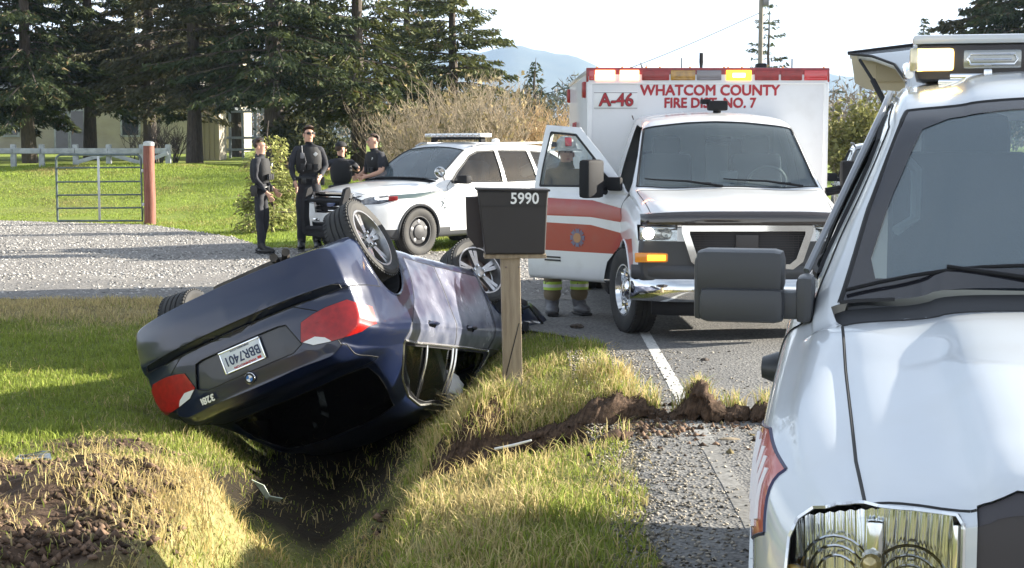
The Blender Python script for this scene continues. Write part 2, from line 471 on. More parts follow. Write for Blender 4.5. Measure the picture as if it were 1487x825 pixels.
def wheel(parent, c, side, R=.33, Wd=.22, rim=.23, style='alloy', rot=None, dish=.02):
    """wheel centred at c (tyre centre), outer face on +y if side>0"""
    s = side
    base = Matrix.Translation(c)
    if rot is not None: base = base @ Euler(rot).to_matrix().to_4x4()
    prof = [(rim, -Wd * .42), (rim + .02, -Wd * .47), (R * .88, -Wd * .52), (R * .955, -Wd * .49), (R * .99, -Wd * .42), (R, -Wd * .36)]
    for k in range(1, 4):
        a = -Wd * .36 + Wd * .72 * k / 4; prof += [(R, a - .007), (R - .009, a - .004), (R - .009, a + .004), (R, a + .007)]
    prof += [(R, Wd * .36), (R * .99, Wd * .42), (R * .955, Wd * .49), (R * .88, Wd * .52), (rim + .02, Wd * .47), (rim, Wd * .42)]
    mb = MB(); mb.lathe(prof, 48, base)
    for k in range(56):                      # tread blocks on both shoulders
        a = 2 * math.pi * k / 56
        for sy in (-1, 1):
            Mx = base @ Euler((0, -a, 0)).to_matrix().to_4x4() @ Matrix.Translation((R - .003, sy * Wd * .40, 0))
            mb.box((0, 0, 0), (.010, .028, .022)); nv = 8
            for i in range(len(mb.v) - nv, len(mb.v)): mb.v[i] = tuple(Mx @ Vector(mb.v[i]))
    t = mb.build('wheel', M_rub, parent)
    rb = MB(); o = s * Wd * .42
    rb.lathe([(rim + .006, o), (rim + .006, o + s * .006), (rim - .008, o + s * .006), (rim - .016, o - s * .02), (rim - .03, o - s * .06), (rim - .035, -o)], 48, base)
    face = o - s * dish
    if style == 'alloy':
        m = M_alloy
        for k in range(5):
            for dd in (-.13, .13):
                a = 2 * math.pi * k / 5 + dd
                ca, sa = math.cos(a), math.sin(a)
                a2 = 2 * math.pi * k / 5 + dd * .9
                p0 = (.035, -.014), (rim - .012, -.020), (rim - .012, .020), (.035, .014)
                vs = []
                for yy in (0, -s * .035):
                    for (r_, t_) in p0:
                        vs.append(base @ Vector((r_ * ca - t_ * sa, face + yy - s * (.012 if r_ < .1 else 0), r_ * sa + t_ * ca)))
                rb.add(vs, [(0, 1, 2, 3), (7, 6, 5, 4), (0, 4, 5, 1), (1, 5, 6, 2), (2, 6, 7, 3), (3, 7, 4, 0)])
        rb.lathe([(.065, face - s * .04), (.06, face - s * .005), (.03, face + s * .002), (.0001, face + s * .002)], 20, base)
    elif style == 'steel':
        m = M_steel
        rb.lathe([(rim - .03, face - s * .03), (rim - .055, face), (rim * .52, face + s * .004), (rim * .45, face + s * .02), (.04, face + s * .03), (.0001, face + s * .03)], 40, base)
    else:                                     # dually style deep chrome with hub
        m = M_chrome
        rb.lathe([(rim - .02, face - s * .02), (rim - .06, face - s * .09), (.12, face - s * .09), (.095, face - s * .02), (.09, face + s * .02), (.05, face + s * .045), (.0001, face + s * .045)], 40, base)
    r = rb.build('rim', m, t)
    hb = MB()
    if style == 'steel':
        for k in range(5):
            a = 2 * math.pi * k / 5 + .3; hb.lathe([(.032, face + s * .006), (.026, face + s * .008), (.0001, face + s * .008)], 12, base @ Matrix.Translation((.155 * math.cos(a), 0, .155 * math.sin(a))))
        hb.build('rim_slot', mat('rim_slot_light', (.20, .20, .21), .4, .6), t)
    else:
        nb = 8 if style == 'dually' else 5; rr = .105 if style == 'dually' else .056
        for k in range(nb):
            a = 2 * math.pi * k / nb; hb.lathe([(.012, face - s * (.04 if style == 'dually' else .01)), (.012, face + s * .015), (.0001, face + s * .018)], 6, base @ Matrix.Translation((rr * math.cos(a), 0, rr * math.sin(a))))
        tag(hb.build('wheel_bolt', M_chrome, t), kind='stuff')
    db = MB(); db.lathe([(rim - .045, face - s * .07), (rim - .045, face - s * .085), (.05, face - s * .085)], 32, base)
    db.build('brake_disc', M_disc if style == 'alloy' else M_dark, t)
    return t
# ------------------------------------------------------------------ terrain
PROF = [
 (4, [(.55, 0), (.1, 0), (-.4, -.08), (-.7, -.35), (-1.0, -.62), (-1.25, -.42), (-1.5, -.06), (-2.1, .02), (-3.5, -.06), (-7, -.1)]),
 (8, [(.66, 0), (.1, 0), (-.48, -.1), (-.76, -.42), (-1.05, -.72), (-1.32, -.45), (-1.62, -.04), (-2.2, .03), (-3.6, -.06), (-7, -.1)]),
 (9.3, [(.70, 0), (.2, -.05), (-.35, -.18), (-.8, -.5), (-1.2, -.8), (-1.6, -.6), (-2.0, -.3), (-2.5, -.2), (-4, -.16), (-7, -.15)]),
 (12.3, [(.79, 0), (.3, -.05), (-.1, -.17), (-.5, -.44), (-1.4, -.92), (-1.9, -.78), (-2.4, -.45), (-3.0, -.25), (-4.5, -.2), (-7, -.2)]),
 (13.9, [(.70, 0), (.3, -.03), (-.05, -.14), (-.4, -.38), (-1.2, -.78), (-1.8, -.65), (-2.4, -.40), (-3, -.24), (-4.5, -.2), (-8, -.18)]),
 (15.6, [(.2, 0), (-.1, 0), (-.4, -.02), (-.8, -.10), (-1.3, -.25), (-1.9, -.25), (-2.5, -.2), (-3, -.18), (-4.5, -.16), (-8, -.14)]),
 (17.1, [(.93, 0), (.5, 0), (0, -.01), (-.5, -.02), (-1.1, -.02), (-1.7, -.02), (-2.3, -.02), (-3, -.02), (-4.5, -.02), (-8, -.02)]),
 (18, [(.95, 0), (.5, 0), (0, 0), (-.5, 0), (-1.1, 0), (-1.7, 0), (-2.3, 0), (-3, 0), (-4.5, 0), (-8, 0)])]
_py = [p[0] for p in PROF]; _pa = np.array([p[1] for p in PROF])
def smst(t): t = np.clip(t, 0, 1); return t * t * (3 - 2 * t)
_rng = np.random.RandomState(3)
_wv = [(_rng.uniform(0, 2 * math.pi), _rng.uniform(0, 2 * math.pi), 1.6 ** k) for k in range(9) for _ in range(3)]
def wnoise(X, Y, f=1.):
    """cheap vectorised wave noise about -1..1"""
    r = 0 * X
    for a, p, k in _wv:
        r = r + np.sin((X * math.cos(a) + Y * math.sin(a)) * f * k + p + 1.7 * np.sin((X * math.sin(a * 1.3) - Y * math.cos(a * 1.3)) * f * k * .6 + p * 2)) / k ** .75
    return r / 4.2
def edge(Y): return .66 + .03 * (np.clip(Y, 4, 18) - 8) - 1.9 * smst((Y - 13.2) / 3.2) * smst((18.4 - Y) / .8)
def track(X, Y):
    """gouge torn through the verge by the tyres: 0..1"""
    cy = 9.62 - .40 * (.9 - X) ; d = np.abs(Y - cy)
    w = .58 + .08 * np.sin(X * 7)
    return smst((w - d) / .2) * smst((X + .95) / .3) * smst((1.15 - X) / .2)
def soilmound(X, Y):
    n = wnoise(X, Y, 1.3)
    return smst((Y - 6.) / .3) * smst((8.75 - Y + .15 * n) / .4) * smst((-1.5 - X + .15 * n) / .35) * smst((X + 3.9 + .3 * n) / .8)
def scar(X, Y):
    n = wnoise(X + 9, Y, 1.7)
    a = smst((.55 - np.hypot((X + 2.55) / 1.1, (Y - 9.9) / .8) + .25 * n) / .3)
    b = smst((.25 - np.hypot((X + 2.75) / 1.2, (Y - 12.) / .5) + .2 * n) / .3)
    c = smst((.2 - np.hypot((X + 2.2) / 1.0, (Y - 9.3) / .5) + .2 * n) / .3)
    return np.maximum(np.maximum(a, b), c)
def lawn_edge(X): return np.interp(X, [-40, -12, -7.7, -5.2, -4.1, -2, 1], [37, 35, 33, 28.8, 25.8, 25.0, 24.6])
def ground(X, Y):
    X = np.asarray(X, float); Y = np.asarray(Y, float); shp = np.broadcast(X, Y).shape
    x = np.broadcast_to(X, shp).ravel(); y = np.broadcast_to(Y, shp).ravel(); z = np.zeros(x.shape)
    yc = np.clip(y, _py[0], _py[-1]); i = np.clip(np.searchsorted(_py, yc) - 1, 0, len(_py) - 2)
    t = smst((yc - np.array(_py)[i]) / (np.array(_py)[i + 1] - np.array(_py)[i]))
    K = _pa[i] * (1 - t)[:, None, None] + _pa[i + 1] * t[:, None, None]
    kx = K[:, ::-1, 0]; kz = K[:, ::-1, 1]
    z = np.where(x <= kx[:, 0], kz[:, 0], 0.)
    for k in range(kx.shape[1] - 1):
        m = (x > kx[:, k]) & (x <= kx[:, k + 1])
        u = (x - kx[:, k]) / (kx[:, k + 1] - kx[:, k]); u = u * .5 + smst(u) * .5
        z = np.where(m, kz[:, k] * (1 - u) + kz[:, k + 1] * u, z)
    verge = smst((edge(y) - x) / .35) * smst((17.4 - y) / .8)
    n1 = wnoise(x, y, 1.1); n2 = wnoise(x * 1., y * 1. + 7, 4.)
    z = z + verge * (.022 * n1 + .012 * n2)
    tr = track(x, y); z = z - tr * verge * (.13 + .04 * n2) + smst((edge(y) + .3 - x) / .3) * smst((.55 - np.abs(y - 9.95 + .42 * (.9 - x))) / .3) * smst((x + .5) / .4) * (1 - tr) * .13
    sm = soilmound(x, y); n3 = wnoise(x + 5, y, 9.); z = z + sm * (.03 + .045 * n2 + .035 * n3 + .03 * np.abs(n1))
    z = z + scar(x, y) * (.03 * n2 + .02)
    ye = lawn_edge(x); far = smst((y - ye - .4) / 12.5)
    left = smst((-x + 0) / 9.)
    hump = np.exp(-((x + 11) / 5.) ** 2 - ((y - 45) / 6.) ** 2)
    z = z + far * (.9 * left) + smst((y - ye - .4) / 4) * hump * .22 + np.clip(y - 46, 0, 60) * .009 * (y > 46)
    fl = smst((y - ye - .2) / 1.5); z = z + fl * .03 * n1 * smst((.6 - x) / .5)
    z = z - .0 * x
    z = z + smst((y - 300) / 2500) * 8
    return z.reshape(shp)
def gz(x, y): return float(ground(np.array([x]), np.array([y]))[0])

def axis(fine0, fine1, step, lo, hi, g=1.13):
    a = list(np.arange(fine0, fine1 + 1e-6, step)); s = step
    while a[-1] < hi: s *= g; a.append(a[-1] + s)
    s = step; b = []; c = fine0
    while c > lo: s *= g; c -= s; b.append(c)
    return np.array(b[::-1] + a)
def sheet(name, xs, ys, zf, colf=None):
    Xg, Yg = np.meshgrid(xs, ys); Z = zf(Xg, Yg); V = np.stack([Xg, Yg, Z], -1).reshape(-1, 3)
    nx, ny = len(xs), len(ys); i = np.arange(ny - 1)[:, None] * nx + np.arange(nx - 1)[None]
    F = np.stack([i, i + 1, i + nx + 1, i + nx], -1).reshape(-1, 4)
    return npmesh(name, V, F, attr=None if colf is None else {'tint': colf(Xg.ravel(), Yg.ravel())}, smooth=True)
C_GREEN = np.array([.155, .190, .034]); C_LAWN = np.array([.205, .265, .045]); C_STRAW = np.array([.44, .36, .18]); C_SOIL = np.array([.072, .047, .032]); C_GRAVEL = np.array([.20, .185, .165])
def mixc(a, b, t): return a + (b - a) * t[:, None]
def strawness(X, Y):
    n = wnoise(X + 3, Y - 4, .9) * .5 + wnoise(X, Y, 2.5) * .3
    v = .25 + .25 * n
    v = v + .38 * np.exp(-((X + .25) / .5) ** 2) * smst((13.5 - Y) / 3) + .2 * wnoise(X, Y, 5.) + .5 * smst((9.3 - Y) / .6) * smst((-X - 1.2) / .5) * smst((X + 4.5) / 1)
    v = v + .7 * smst((Y - 15.6) / 1.2) * smst((18 - Y) / .5)
    v = v - .35 * smst((-X - 2.6) / .6) * smst((15.5 - Y) / 1.) * smst((Y - 9) / .5)
    return np.clip(v, 0, 1)
def gcol(X, Y):
    n = wnoise(X, Y, 2.); base = np.tile(C_GREEN * .8, (len(X), 1))
    base = mixc(base, C_STRAW * .55, strawness(X, Y)); lawn = smst((Y - lawn_edge(X) + .6) / .5) * (Y > 20)
    base = mixc(base, C_LAWN, lawn * (.85 + .15 * n)); base = mixc(base, np.array([.20, .17, .07]), smst(.5 * n + .6 * wnoise(X + 40, Y, .6)) * lawn * .6)
    s = np.maximum(np.maximum(track(X, Y), soilmound(X, Y)), scar(X, Y)); base = mixc(base, C_SOIL, s)
    ditch_shade = smst((-.62 - X) / .25) * smst((X + 2.2) / .3) * smst((15 - Y) / 1.) * smst((Y - 9.) / .8); base = mixc(base, C_SOIL * .22, ditch_shade * .97)  # dark ditch soil, blackened further to paint in the shade under the car
    bank_shade = smst((-.42 - X) / .2) * smst((X + 1.3) / .3) * smst((9.5 - Y) / 1.); base = mixc(base, np.array([.028, .040, .014]), bank_shade * .85)  # near ditch bank tinted dark green, its shade painted into the colour
    sh = smst((X - (edge(Y) - .35)) / .3) * (Y < 18); base = mixc(base, C_GRAVEL * .75, sh * .8)
    return base
xs = axis(-6.5, 1.3, .05, -6000, 6000); ys = axis(6.2, 17.4, .05, -40, 9000)
M_ground = attrmat('grassy_ground', .95, bump=.03, bscale=9, nmul=.45, nscale=14)
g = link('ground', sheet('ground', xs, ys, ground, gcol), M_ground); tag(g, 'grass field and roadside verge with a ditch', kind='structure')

# road sheet with a ragged left edge
def road_nodes():
    m = mat('old_asphalt', (.105, .103, .103), .85, col2=(.17, .165, .155), nscale=1.2, detail=8)
    t = m.node_tree; b = t.nodes['Principled BSDF']; tcn = t.nodes.new('ShaderNodeTexCoord')
    v = t.nodes.new('ShaderNodeTexVoronoi'); v.inputs['Scale'].default_value = 55; n = t.nodes.new('ShaderNodeTexNoise'); n.inputs['Scale'].default_value = 30; n.inputs['Detail'].default_value = 6
    t.links.new(tcn.outputs['Object'], v.inputs[0]); t.links.new(tcn.outputs['Object'], n.inputs[0])
    r = t.nodes.new('ShaderNodeValToRGB'); r.color_ramp.elements[0].color = (.075, .075, .076, 1); r.color_ramp.elements[1].color = (.32, .31, .29, 1); r.color_ramp.elements[0].position = .15; r.color_ramp.elements[1].position = .95
    t.links.new(v.outputs['Color'], r.inputs[0])
    mxn = t.nodes.new('ShaderNodeMixRGB'); mxn.inputs[0].default_value = .5
    src = b.inputs['Base Color'].links[0].from_socket; t.links.new(src, mxn.inputs[1]); t.links.new(r.outputs[0], mxn.inputs[2]); t.links.new(mxn.outputs[0], b.inputs['Base Color'])
    bp = t.nodes.new('ShaderNodeBump'); bp.inputs['Strength'].default_value = 1; bp.inputs['Distance'].default_value = .006
    t.links.new(v.outputs['Distance'], bp.inputs['Height']); t.links.new(bp.outputs[0], b.inputs['Normal']); b.inputs['Specular IOR Level'].default_value = .25
    return m
M_road = road_nodes()
ysr = axis(4, 18, .08, -30, 500, 1.15); K = 40
us = np.linspace(0, 1, K) ** 1.5
Yg = np.repeat(ysr[:, None], K, 1); e0 = edge(Yg) - .02 + .05 * wnoise(Yg * 0 + 3, Yg, 2.2) + .02 * wnoise(Yg * 0, Yg, 9)
Xg = e0 + us[None] * (8.6)
V = np.stack([Xg, Yg, np.maximum(ground(Xg, Yg), ground(Xg * 0 + 3, Yg)) * (Yg > 18) + .02 * smst((Yg - 25) / 5) + .006 + .03 * smst((Yg - 40) / 60) - .01 * (us[None] == 0)], -1).reshape(-1, 3)
i = np.arange(len(ysr) - 1)[:, None] * K + np.arange(K - 1)[None]; F = np.stack([i, i + 1, i + K + 1, i + K], -1).reshape(-1, 4)
r = link('road', npmesh('road', V, F, smooth=True), M_road); tag(r, 'grey asphalt country road with a worn edge', kind='structure')
# painted edge line
M_line = attrmat('worn_white_paint', .8, nmul=.45, nscale=35)
ysl = np.concatenate([np.arange(2, 60, .15)]); lx = 1.10 + .0155 * (ysl - 6.4)
Vl = []; 
for y_, x_ in zip(ysl, lx):
    j = .002 * math.sin(y_ * 17); Vl += [(x_ - .048 + j, y_, .0082), (x_ + .048 - j, y_, .0082)]
Fl = [(2 * k, 2 * k + 1, 2 * k + 3, 2 * k + 2) for k in range(len(ysl) - 1)]
_w = smst((np.repeat(ysl, 2) - 8.6) / 3.) * .75 + .02 + .14 * wnoise(np.repeat(ysl, 2), np.repeat(ysl, 2) * 0, 3.); lc = mixc(np.tile([.17, .165, .155], (len(Vl), 1)), np.array([.60, .60, .58]), np.clip(_w, .05, 1)); me = npmesh('line', Vl, Fl, attr={'tint': lc}); o = link('road_edge_line', me, M_line); tag(o, 'faded white line painted along the road edge', kind='structure')

# gravel driveway joining the road
def dcol(X, Y):
    n = wnoise(X, Y, 1.5); c = np.tile(np.array([.235, .22, .205]), (len(X), 1)); c = mixc(c, np.array([.20, .19, .18]), smst((19.8 - Y + .3 * n) / .5))
    c = mixc(c, np.array([.30, .28, .25]), smst(n - .2) * .5); return c
xd = np.concatenate([np.arange(-60, -12, 1.), np.arange(-12, .9, .12)]); yd = np.arange(17.3, 27.61, .10)
Xg, Yg = np.meshgrid(xd, yd); lo = 17.25 + .10 * wnoise(Xg, Xg * 0, 1.2) + .045 * np.clip(-Xg - 1, 0, 5); hi = lawn_edge(Xg) + .12 * wnoise(Xg, Xg * 0 + 4, 1.5)
Yd = lo + (Yg - 17.3) / 10.3 * (hi - lo); Z = ground(Xg, Yd) + .013 + .006 * wnoise(Xg, Yd, 3.)* smst((Yg-17.3)*3)*smst((27.6-Yg)*3)
Z = np.where(Xg > .7, .004, Z)
V = np.stack([Xg, Yd, Z], -1).reshape(-1, 3); nx = len(xd); i = np.arange(len(yd) - 1)[:, None] * nx + np.arange(nx - 1)[None]
F = np.stack([i, i + 1, i + nx + 1, i + nx], -1).reshape(-1, 4)
M_drive = attrmat('gravel_surface', .9, bump=.02, bscale=28, nmul=.5, nscale=24)
o = link('driveway', npmesh('driveway', V, F, attr={'tint': dcol(V[:, 0], V[:, 1])}, smooth=True), M_drive); tag(o, 'pale gravel driveway crossing to the road', kind='structure')

def stones(name, P, S, cols, label, m=None, flat=.6):
    """scatter of small faceted stones: P (n,3), S (n,)"""
    n = len(P); base = np.array([(1, 0, 0), (0, 1, 0), (-1, 0, 0), (0, -1, 0), (0, 0, 1), (0, 0, -.5)], float)
    fc = np.array([(0, 1, 4), (1, 2, 4), (2, 3, 4), (3, 0, 4), (1, 0, 5), (2, 1, 5), (3, 2, 5), (0, 3, 5)])
    rg = np.random.RandomState(len(P)); V = base[None] * (1 + .35 * rg.uniform(-1, 1, (n, 6, 1))) + .25 * rg.uniform(-1, 1, (n, 6, 3)); V[:, :, 2] *= flat
    a = rg.uniform(0, 6.28, n); c, s = np.cos(a)[:, None], np.sin(a)[:, None]
    V = np.stack([V[:, :, 0] * c - V[:, :, 1] * s, V[:, :, 0] * s + V[:, :, 1] * c, V[:, :, 2]], -1) * np.asarray(S)[:, None, None] + P[:, None]
    F = (fc[None] + 6 * np.arange(n)[:, None, None]).reshape(-1, 3)
    o = link(name, npmesh(name, V.reshape(-1, 3), F, attr={'tint': np.repeat(cols, 6, 0)}), m or M_stone); tag(o, label, kind='stuff'); return o
M_stone = attrmat('loose_stone', .9)
def pts(n, x0, x1, y0, y1, seed, keep=None):
    rg = np.random.RandomState(seed); X = rg.uniform(x0, x1, n); Y = y0 + (y1 - y0) * rg.uniform(0, 1, n) ** 1.15
    if keep is not None: k = keep(X, Y, rg.uniform(0, 1, n)); X, Y = X[k], Y[k]
    return X, Y, rg
X, Y, rg = pts(52000, -14, .7, 17.6, 35.2, 11, lambda X, Y, u: (Y < lawn_edge(X) + .1) & (np.abs(X / Y) < .37) & (u < np.clip(.25 + .75 * smst((Y - 19.3) / 1) + .2 * wnoise(X, Y, 1.5),   .05, 1)))
Z = ground(X, Y) + .01; gcl = rg.uniform(.12, .48, len(X))[:, None] * np.array([[1, .96, .90]])
stones('gravel', np.stack([X, Y, Z], -1), rg.uniform(.010, .032, len(X)), gcl, 'loose crushed stones on the driveway')
X, Y, rg = pts(16000, .45, 2.0, 6.2, 13, 12, lambda X, Y, u: (u < np.exp(-(X - edge(Y)) / .28) * .9) | ((np.abs(Y - 9.5) < .7) & (u < .55 * np.exp(-(X - .6) / .6))))
stones('road_grit', np.stack([X, Y, np.maximum(ground(X, Y), 0) + .008], -1), rg.uniform(.004, .015, len(X)), rg.uniform(.03, .40, len(X))[:, None] * np.array([[1, .9, .75]]), 'grit and stone chips along the torn road edge')

# soil clods
def clods(X, Y, S, seed): 
    rg = np.random.RandomState(seed); c = rg.uniform(.35, 2.4, len(X))[:, None] ** 1.2 * C_SOIL[None]; q_ = rg.uniform(0, 1, len(X)) < .06; c[q_] = C_STRAW * .35
    return np.stack([X, Y, ground(X, Y) + S * .25], -1), S, c
X, Y, rg = pts(30000, -4.2, -1.4, 6.2, 9.0, 13, lambda X, Y, u: u < soilmound(X, Y) * smst(wnoise(X, Y, 4.) * 1.2 + .5))
P1 = clods(X, Y, .003 + .026 * rg.uniform(0, 1, len(X)) ** 4.5, 1)
X, Y, rg = pts(12000, -1, 1.3, 8.4, 10.8, 14, lambda X, Y, u: u < track(X, Y) * .9)
P2 = clods(X, Y, .003 + .028 * rg.uniform(0, 1, len(X)) ** 3, 2)
X, Y, rg = pts(5000, -4, -1.2, 8.8, 12.8, 15, lambda X, Y, u: u < scar(X, Y) * .8)
P3 = clods(X, Y, .003 + .024 * rg.uniform(0, 1, len(X)) ** 3, 3)
P, S, Cc = [np.concatenate(q) for q in zip(P1, P2, P3)]
stones('soil_clods', P, S, Cc, 'loose clods of dark torn-up soil', flat=.9)

# ------------------------------------------------------------------ grass blades
M_blade = attrmat('grass_blade', .7, trans=.35, spec=.15)
def blades(name, X, Y, H, Wd, cols, label, lean=.5, zoff=None, seed=5, lay=0.):
    n = len(X); rg = np.random.RandomState(seed); Z = ground(X, Y) - .01 if zoff is None else zoff
    a = rg.uniform(0, 2 * math.pi, n); d = rg.uniform(0, 2 * math.pi, n); ln = H * lean * rg.uniform(.2, 1.5, n) + H * lay
    wx, wy = np.cos(a) * Wd, np.sin(a) * Wd; lx, ly = np.cos(d) * ln, np.sin(d) * ln
    P0 = np.stack([X, Y, Z], -1); w = np.stack([wx, wy, 0 * wx], -1)
    P1 = P0 + np.stack([lx * .3, ly * .3, H * .6], -1); P2 = P0 + np.stack([lx, ly, H * np.clip(1 - .25 * (ln / H) ** 2, .25, 1)], -1)
    V = np.stack([P0 - w, P0 + w, P1 - w * .8, P1 + w * .8, P2], 1).reshape(-1, 3)
    F = (np.array([(0, 1, 3), (0, 3, 2), (2, 3, 4)])[None] + 5 * np.arange(n)[:, None, None]).reshape(-1, 3)
    C = np.repeat(cols, 5, 0); C = C.reshape(n, 5, 3); C[:, 4] *= 1.1; C = C.reshape(-1, 3)
    o = link(name, npmesh(name, V, F, attr={'tint': C}), M_blade); tag(o, label, kind='stuff'); return o
def gcolors(X, Y, rg, bias=0.):
    s = np.clip(strawness(X, Y) + bias + rg.normal(0, .22, len(X)), 0, 1); s = (s > rg.uniform(.25, .75, len(X))).astype(float) * .85 + s * .15
    c = mixc(np.tile(C_GREEN * 1.5, (len(X), 1)), C_STRAW * 1.15, s) * rg.uniform(.65, 1.3, (len(X), 1)); return c
def near_keep(X, Y, u):
    bare = np.maximum(np.maximum(track(X, Y), soilmound(X, Y) * .93), np.maximum(scar(X, Y) * .9, .93 * smst((-.7 - X) / .2) * smst((X + 2.1) / .3) * smst((Y - 9.2) / .5)))
    k = (X < edge(Y) - .04 + .08 * wnoise(X, Y, 4)) & (u > bare) & (Y < 17.35 + .045 * np.clip(-X - 1, 0, 5)); return k
X, Y, rg = pts(170000, -6.2, .9, 6.2, 17.5, 21, near_keep)
hh = (.035 + .045 * rg.uniform(0, 1, len(X))) * (1 + .35 * wnoise(X, Y, 1.6)) * (1 + .45 * wnoise(X, Y, 7.)) * (1 + .45 * np.exp(-((X + .1) / .4) ** 2) * (Y < 13.5)) * (1 - .5 * smst((-.6 - X) / .2) * smst((X + 2) / .3))
blades('grass', X, Y, np.clip(hh, .02, .3), .0028 + .0016 * rg.uniform(0, 1, len(X)), gcolors(X, Y, rg), 'short roadside grass, green with straw patches', lean=.7)
# long dry tufts along the ditch banks
def tuft_keep(X, Y, u):
    b = .8 * np.exp(-((X + .3 + .02 * (Y - 9)) / .27) ** 2) * smst((13.2 - Y) / 1) + np.exp(-((X + 1.62 + .1 * (Y - 8)) / .28) ** 2) * smst((9.2 - Y) / .4) + 1.0 * soilmound(X, Y) * (wnoise(X, Y, 3.5) > .0) + .25 * smst((-X - 1.4) / .2) * smst((9.2 - Y) / .3) + .5 * smst((X - .2) / .2) * np.exp(-((Y - 9.9) / .35) ** 2) + .10
    cl = smst(wnoise(X, Y, 3.) * 1.2 + .5)
    return (X < edge(Y) - .02) & (u < b * cl) & (track(X, Y) < .5)
X, Y, rg = pts(52000, -4.4, .8, 6.2, 13.6, 22, tuft_keep)
blades('dry_grass', X, Y, rg.uniform(.05, .15, len(X)) * (1 - .3 * soilmound(X, Y)), .0022 + .0015 * rg.uniform(0, 1, len(X)), gcolors(X, Y, rg, .38) * np.array([1.05, 1, .9]), 'long straw coloured grass on the ditch banks', lean=.8, seed=8)
X, Y, rg = pts(34000, -5.5, 1.1, 6.2, 13.5, 27, lambda X, Y, u: (X < edge(Y) + .1) & (u < .25 + .6 * soilmound(X, Y) + .5 * track(X, Y) + .4 * scar(X, Y) + .4 * np.exp(-((X + .3) / .4) ** 2)) & (smst(wnoise(X, Y, 3.) * 1.3 + .5) > .3) & ~((X < -.65) & (X > -1.5) & (Y > 9)))
blades('fallen_straw', X, Y, rg.uniform(.012, .03, len(X)), .0022 + .0018 * rg.uniform(0, 1, len(X)), np.tile(C_STRAW, (len(X), 1)) * rg.uniform(.5, 1.3, (len(X), 1)), 'flattened dead straw lying over the soil and grass', lean=1.5, seed=14, lay=1.8, zoff=ground(X, Y) + .012)
# lawn behind the driveway and grass on its edge
X, Y, rg = pts(150000, -17.5, .5, 24.6, 50, 23, lambda X, Y, u: (Y > lawn_edge(X) - .02) & (np.abs(X / Y + .17) < .2))
cc = mixc(np.tile(C_LAWN * 1.15, (len(X), 1)), np.array([.30, .25, .10]), smst(wnoise(X, Y, 1.2) * .8 + rg.uniform(-.2, .5, len(X)))) * rg.uniform(.7, 1.25, (len(X), 1))
blades('lawn', X, Y, rg.uniform(.03, .075, len(X)), .006 + .004 * rg.uniform(0, 1, len(X)), cc, 'mown green lawn rising behind the driveway', lean=.6)

# upturned slab of sod with its soil side towards the camera, spilling over the line
def sod(name, label, x0, x1, y, hfun, seed, tuft, slope=0., back=.14, blade=.16):
    rg = np.random.RandomState(seed); nx, ny = int(50 + 90 * (x1 - x0)), 22; P = np.zeros((nx, ny, 3))
    for i in range(nx):
        u = i / (nx - 1); x = x0 + (x1 - x0) * u; h = max(.012, hfun(u)); yc = y + .05 * math.sin(u * 7) + slope * (x - x0)
        for j in range(ny):
            v = j / (ny - 1); a = math.pi * v; py = yc - math.cos(a) * (.10 + .45 * h) * (1 if v > .5 else .75); pz = h * math.sin(a) ** .8
            nn = mnoise.noise(Vector((x * 9, py * 9, pz * 9 + seed))) * .045 + mnoise.noise(Vector((x * 26, py * 26, pz * 26))) * .030 + abs(mnoise.noise(Vector((x * 60, py * 60, pz * 60)))) * .018
            P[i, j] = (x + nn * .8, py + nn, pz + nn * min(1, h * 9))
    gzz_ = np.maximum(ground(P[..., 0], P[..., 1]), -5); P[..., 2] = gzz_ + np.maximum(P[..., 2], -.02) + .004
    V = P.reshape(-1, 3); i = np.arange(nx - 1)[:, None] * ny + np.arange(ny - 1)[None]; F = np.stack([i, i + ny, i + ny + 1, i + 1], -1).reshape(-1, 4)
    cl = np.tile(C_SOIL * .9, (len(V), 1)) * rg.uniform(.6, 1.5, (len(V), 1)); T = tag(link(name, npmesh(name, V, F, attr={'tint': cl}, smooth=True), M_soil), label, 'sod clump')
    m = []; k = 0; X = rg.uniform(x0 + .05, x1 - .02, tuft); u = (X - x0) / (x1 - x0); H = np.array([hfun(q) for q in u]); keep = rg.uniform(0, 1, tuft) < H / H.max(); X = X[keep]; H = H[keep]; n = len(X)
    Y = y + slope * (X - x0) + .02 + rg.uniform(-.02, back, n); Z = ground(X, Y) + H * .72; c = mixc(np.tile(C_GREEN * 1.6, (n, 1)), C_STRAW * 1.3, (rg.uniform(0, 1, n) > .3).astype(float))
    o = blades('grass_tuft', X, Y, rg.uniform(.05, blade, n), np.full(n, .003), c, 'x', lean=.8, zoff=Z, seed=seed); del o['label']; o.parent = T
    return T
M_soil = attrmat('torn_soil', 1., bump=.012, bscale=35, nmul=.5, nscale=30)
_h1 = lambda u: .05 + .19 * math.exp(-((u - .40) / .17) ** 2) + .05 * math.exp(-((u - .85) / .15) ** 2) - .04 * (abs(u - .5) * 2) ** 4
sod('sod_clump', 'upturned sod slab with an orange straw tuft lying across the white line', .97, 1.52, 9.75, _h1, 3, 900)
_h2 = lambda u: .035 + .085 * math.sin(math.pi * u) ** .7
sod('sod_clump', 'small dark sod clump right of the tufted slab, beside the rescue truck', 1.50, 1.72, 9.68, _h2, 5, 120)
_h3 = lambda u: .04 + .19 * math.sin(math.pi * min(1, u * 1.02)) ** .5 * (.75 + .25 * math.sin(u * 11))
sod('sod_clump', 'long ragged ridge of torn sod and straw across the verge left of the tufted slab', -.62, .99, 9.42, _h3, 8, 4200, slope=.26, back=.30, blade=.20)
_h4 = lambda u: .02 + .05 * math.sin(math.pi * u) ** .6
sod('sod_clump', 'low crumbled soil lump in front of the long sod ridge', .10, .72, 9.02, _h4, 12, 120, slope=.18)
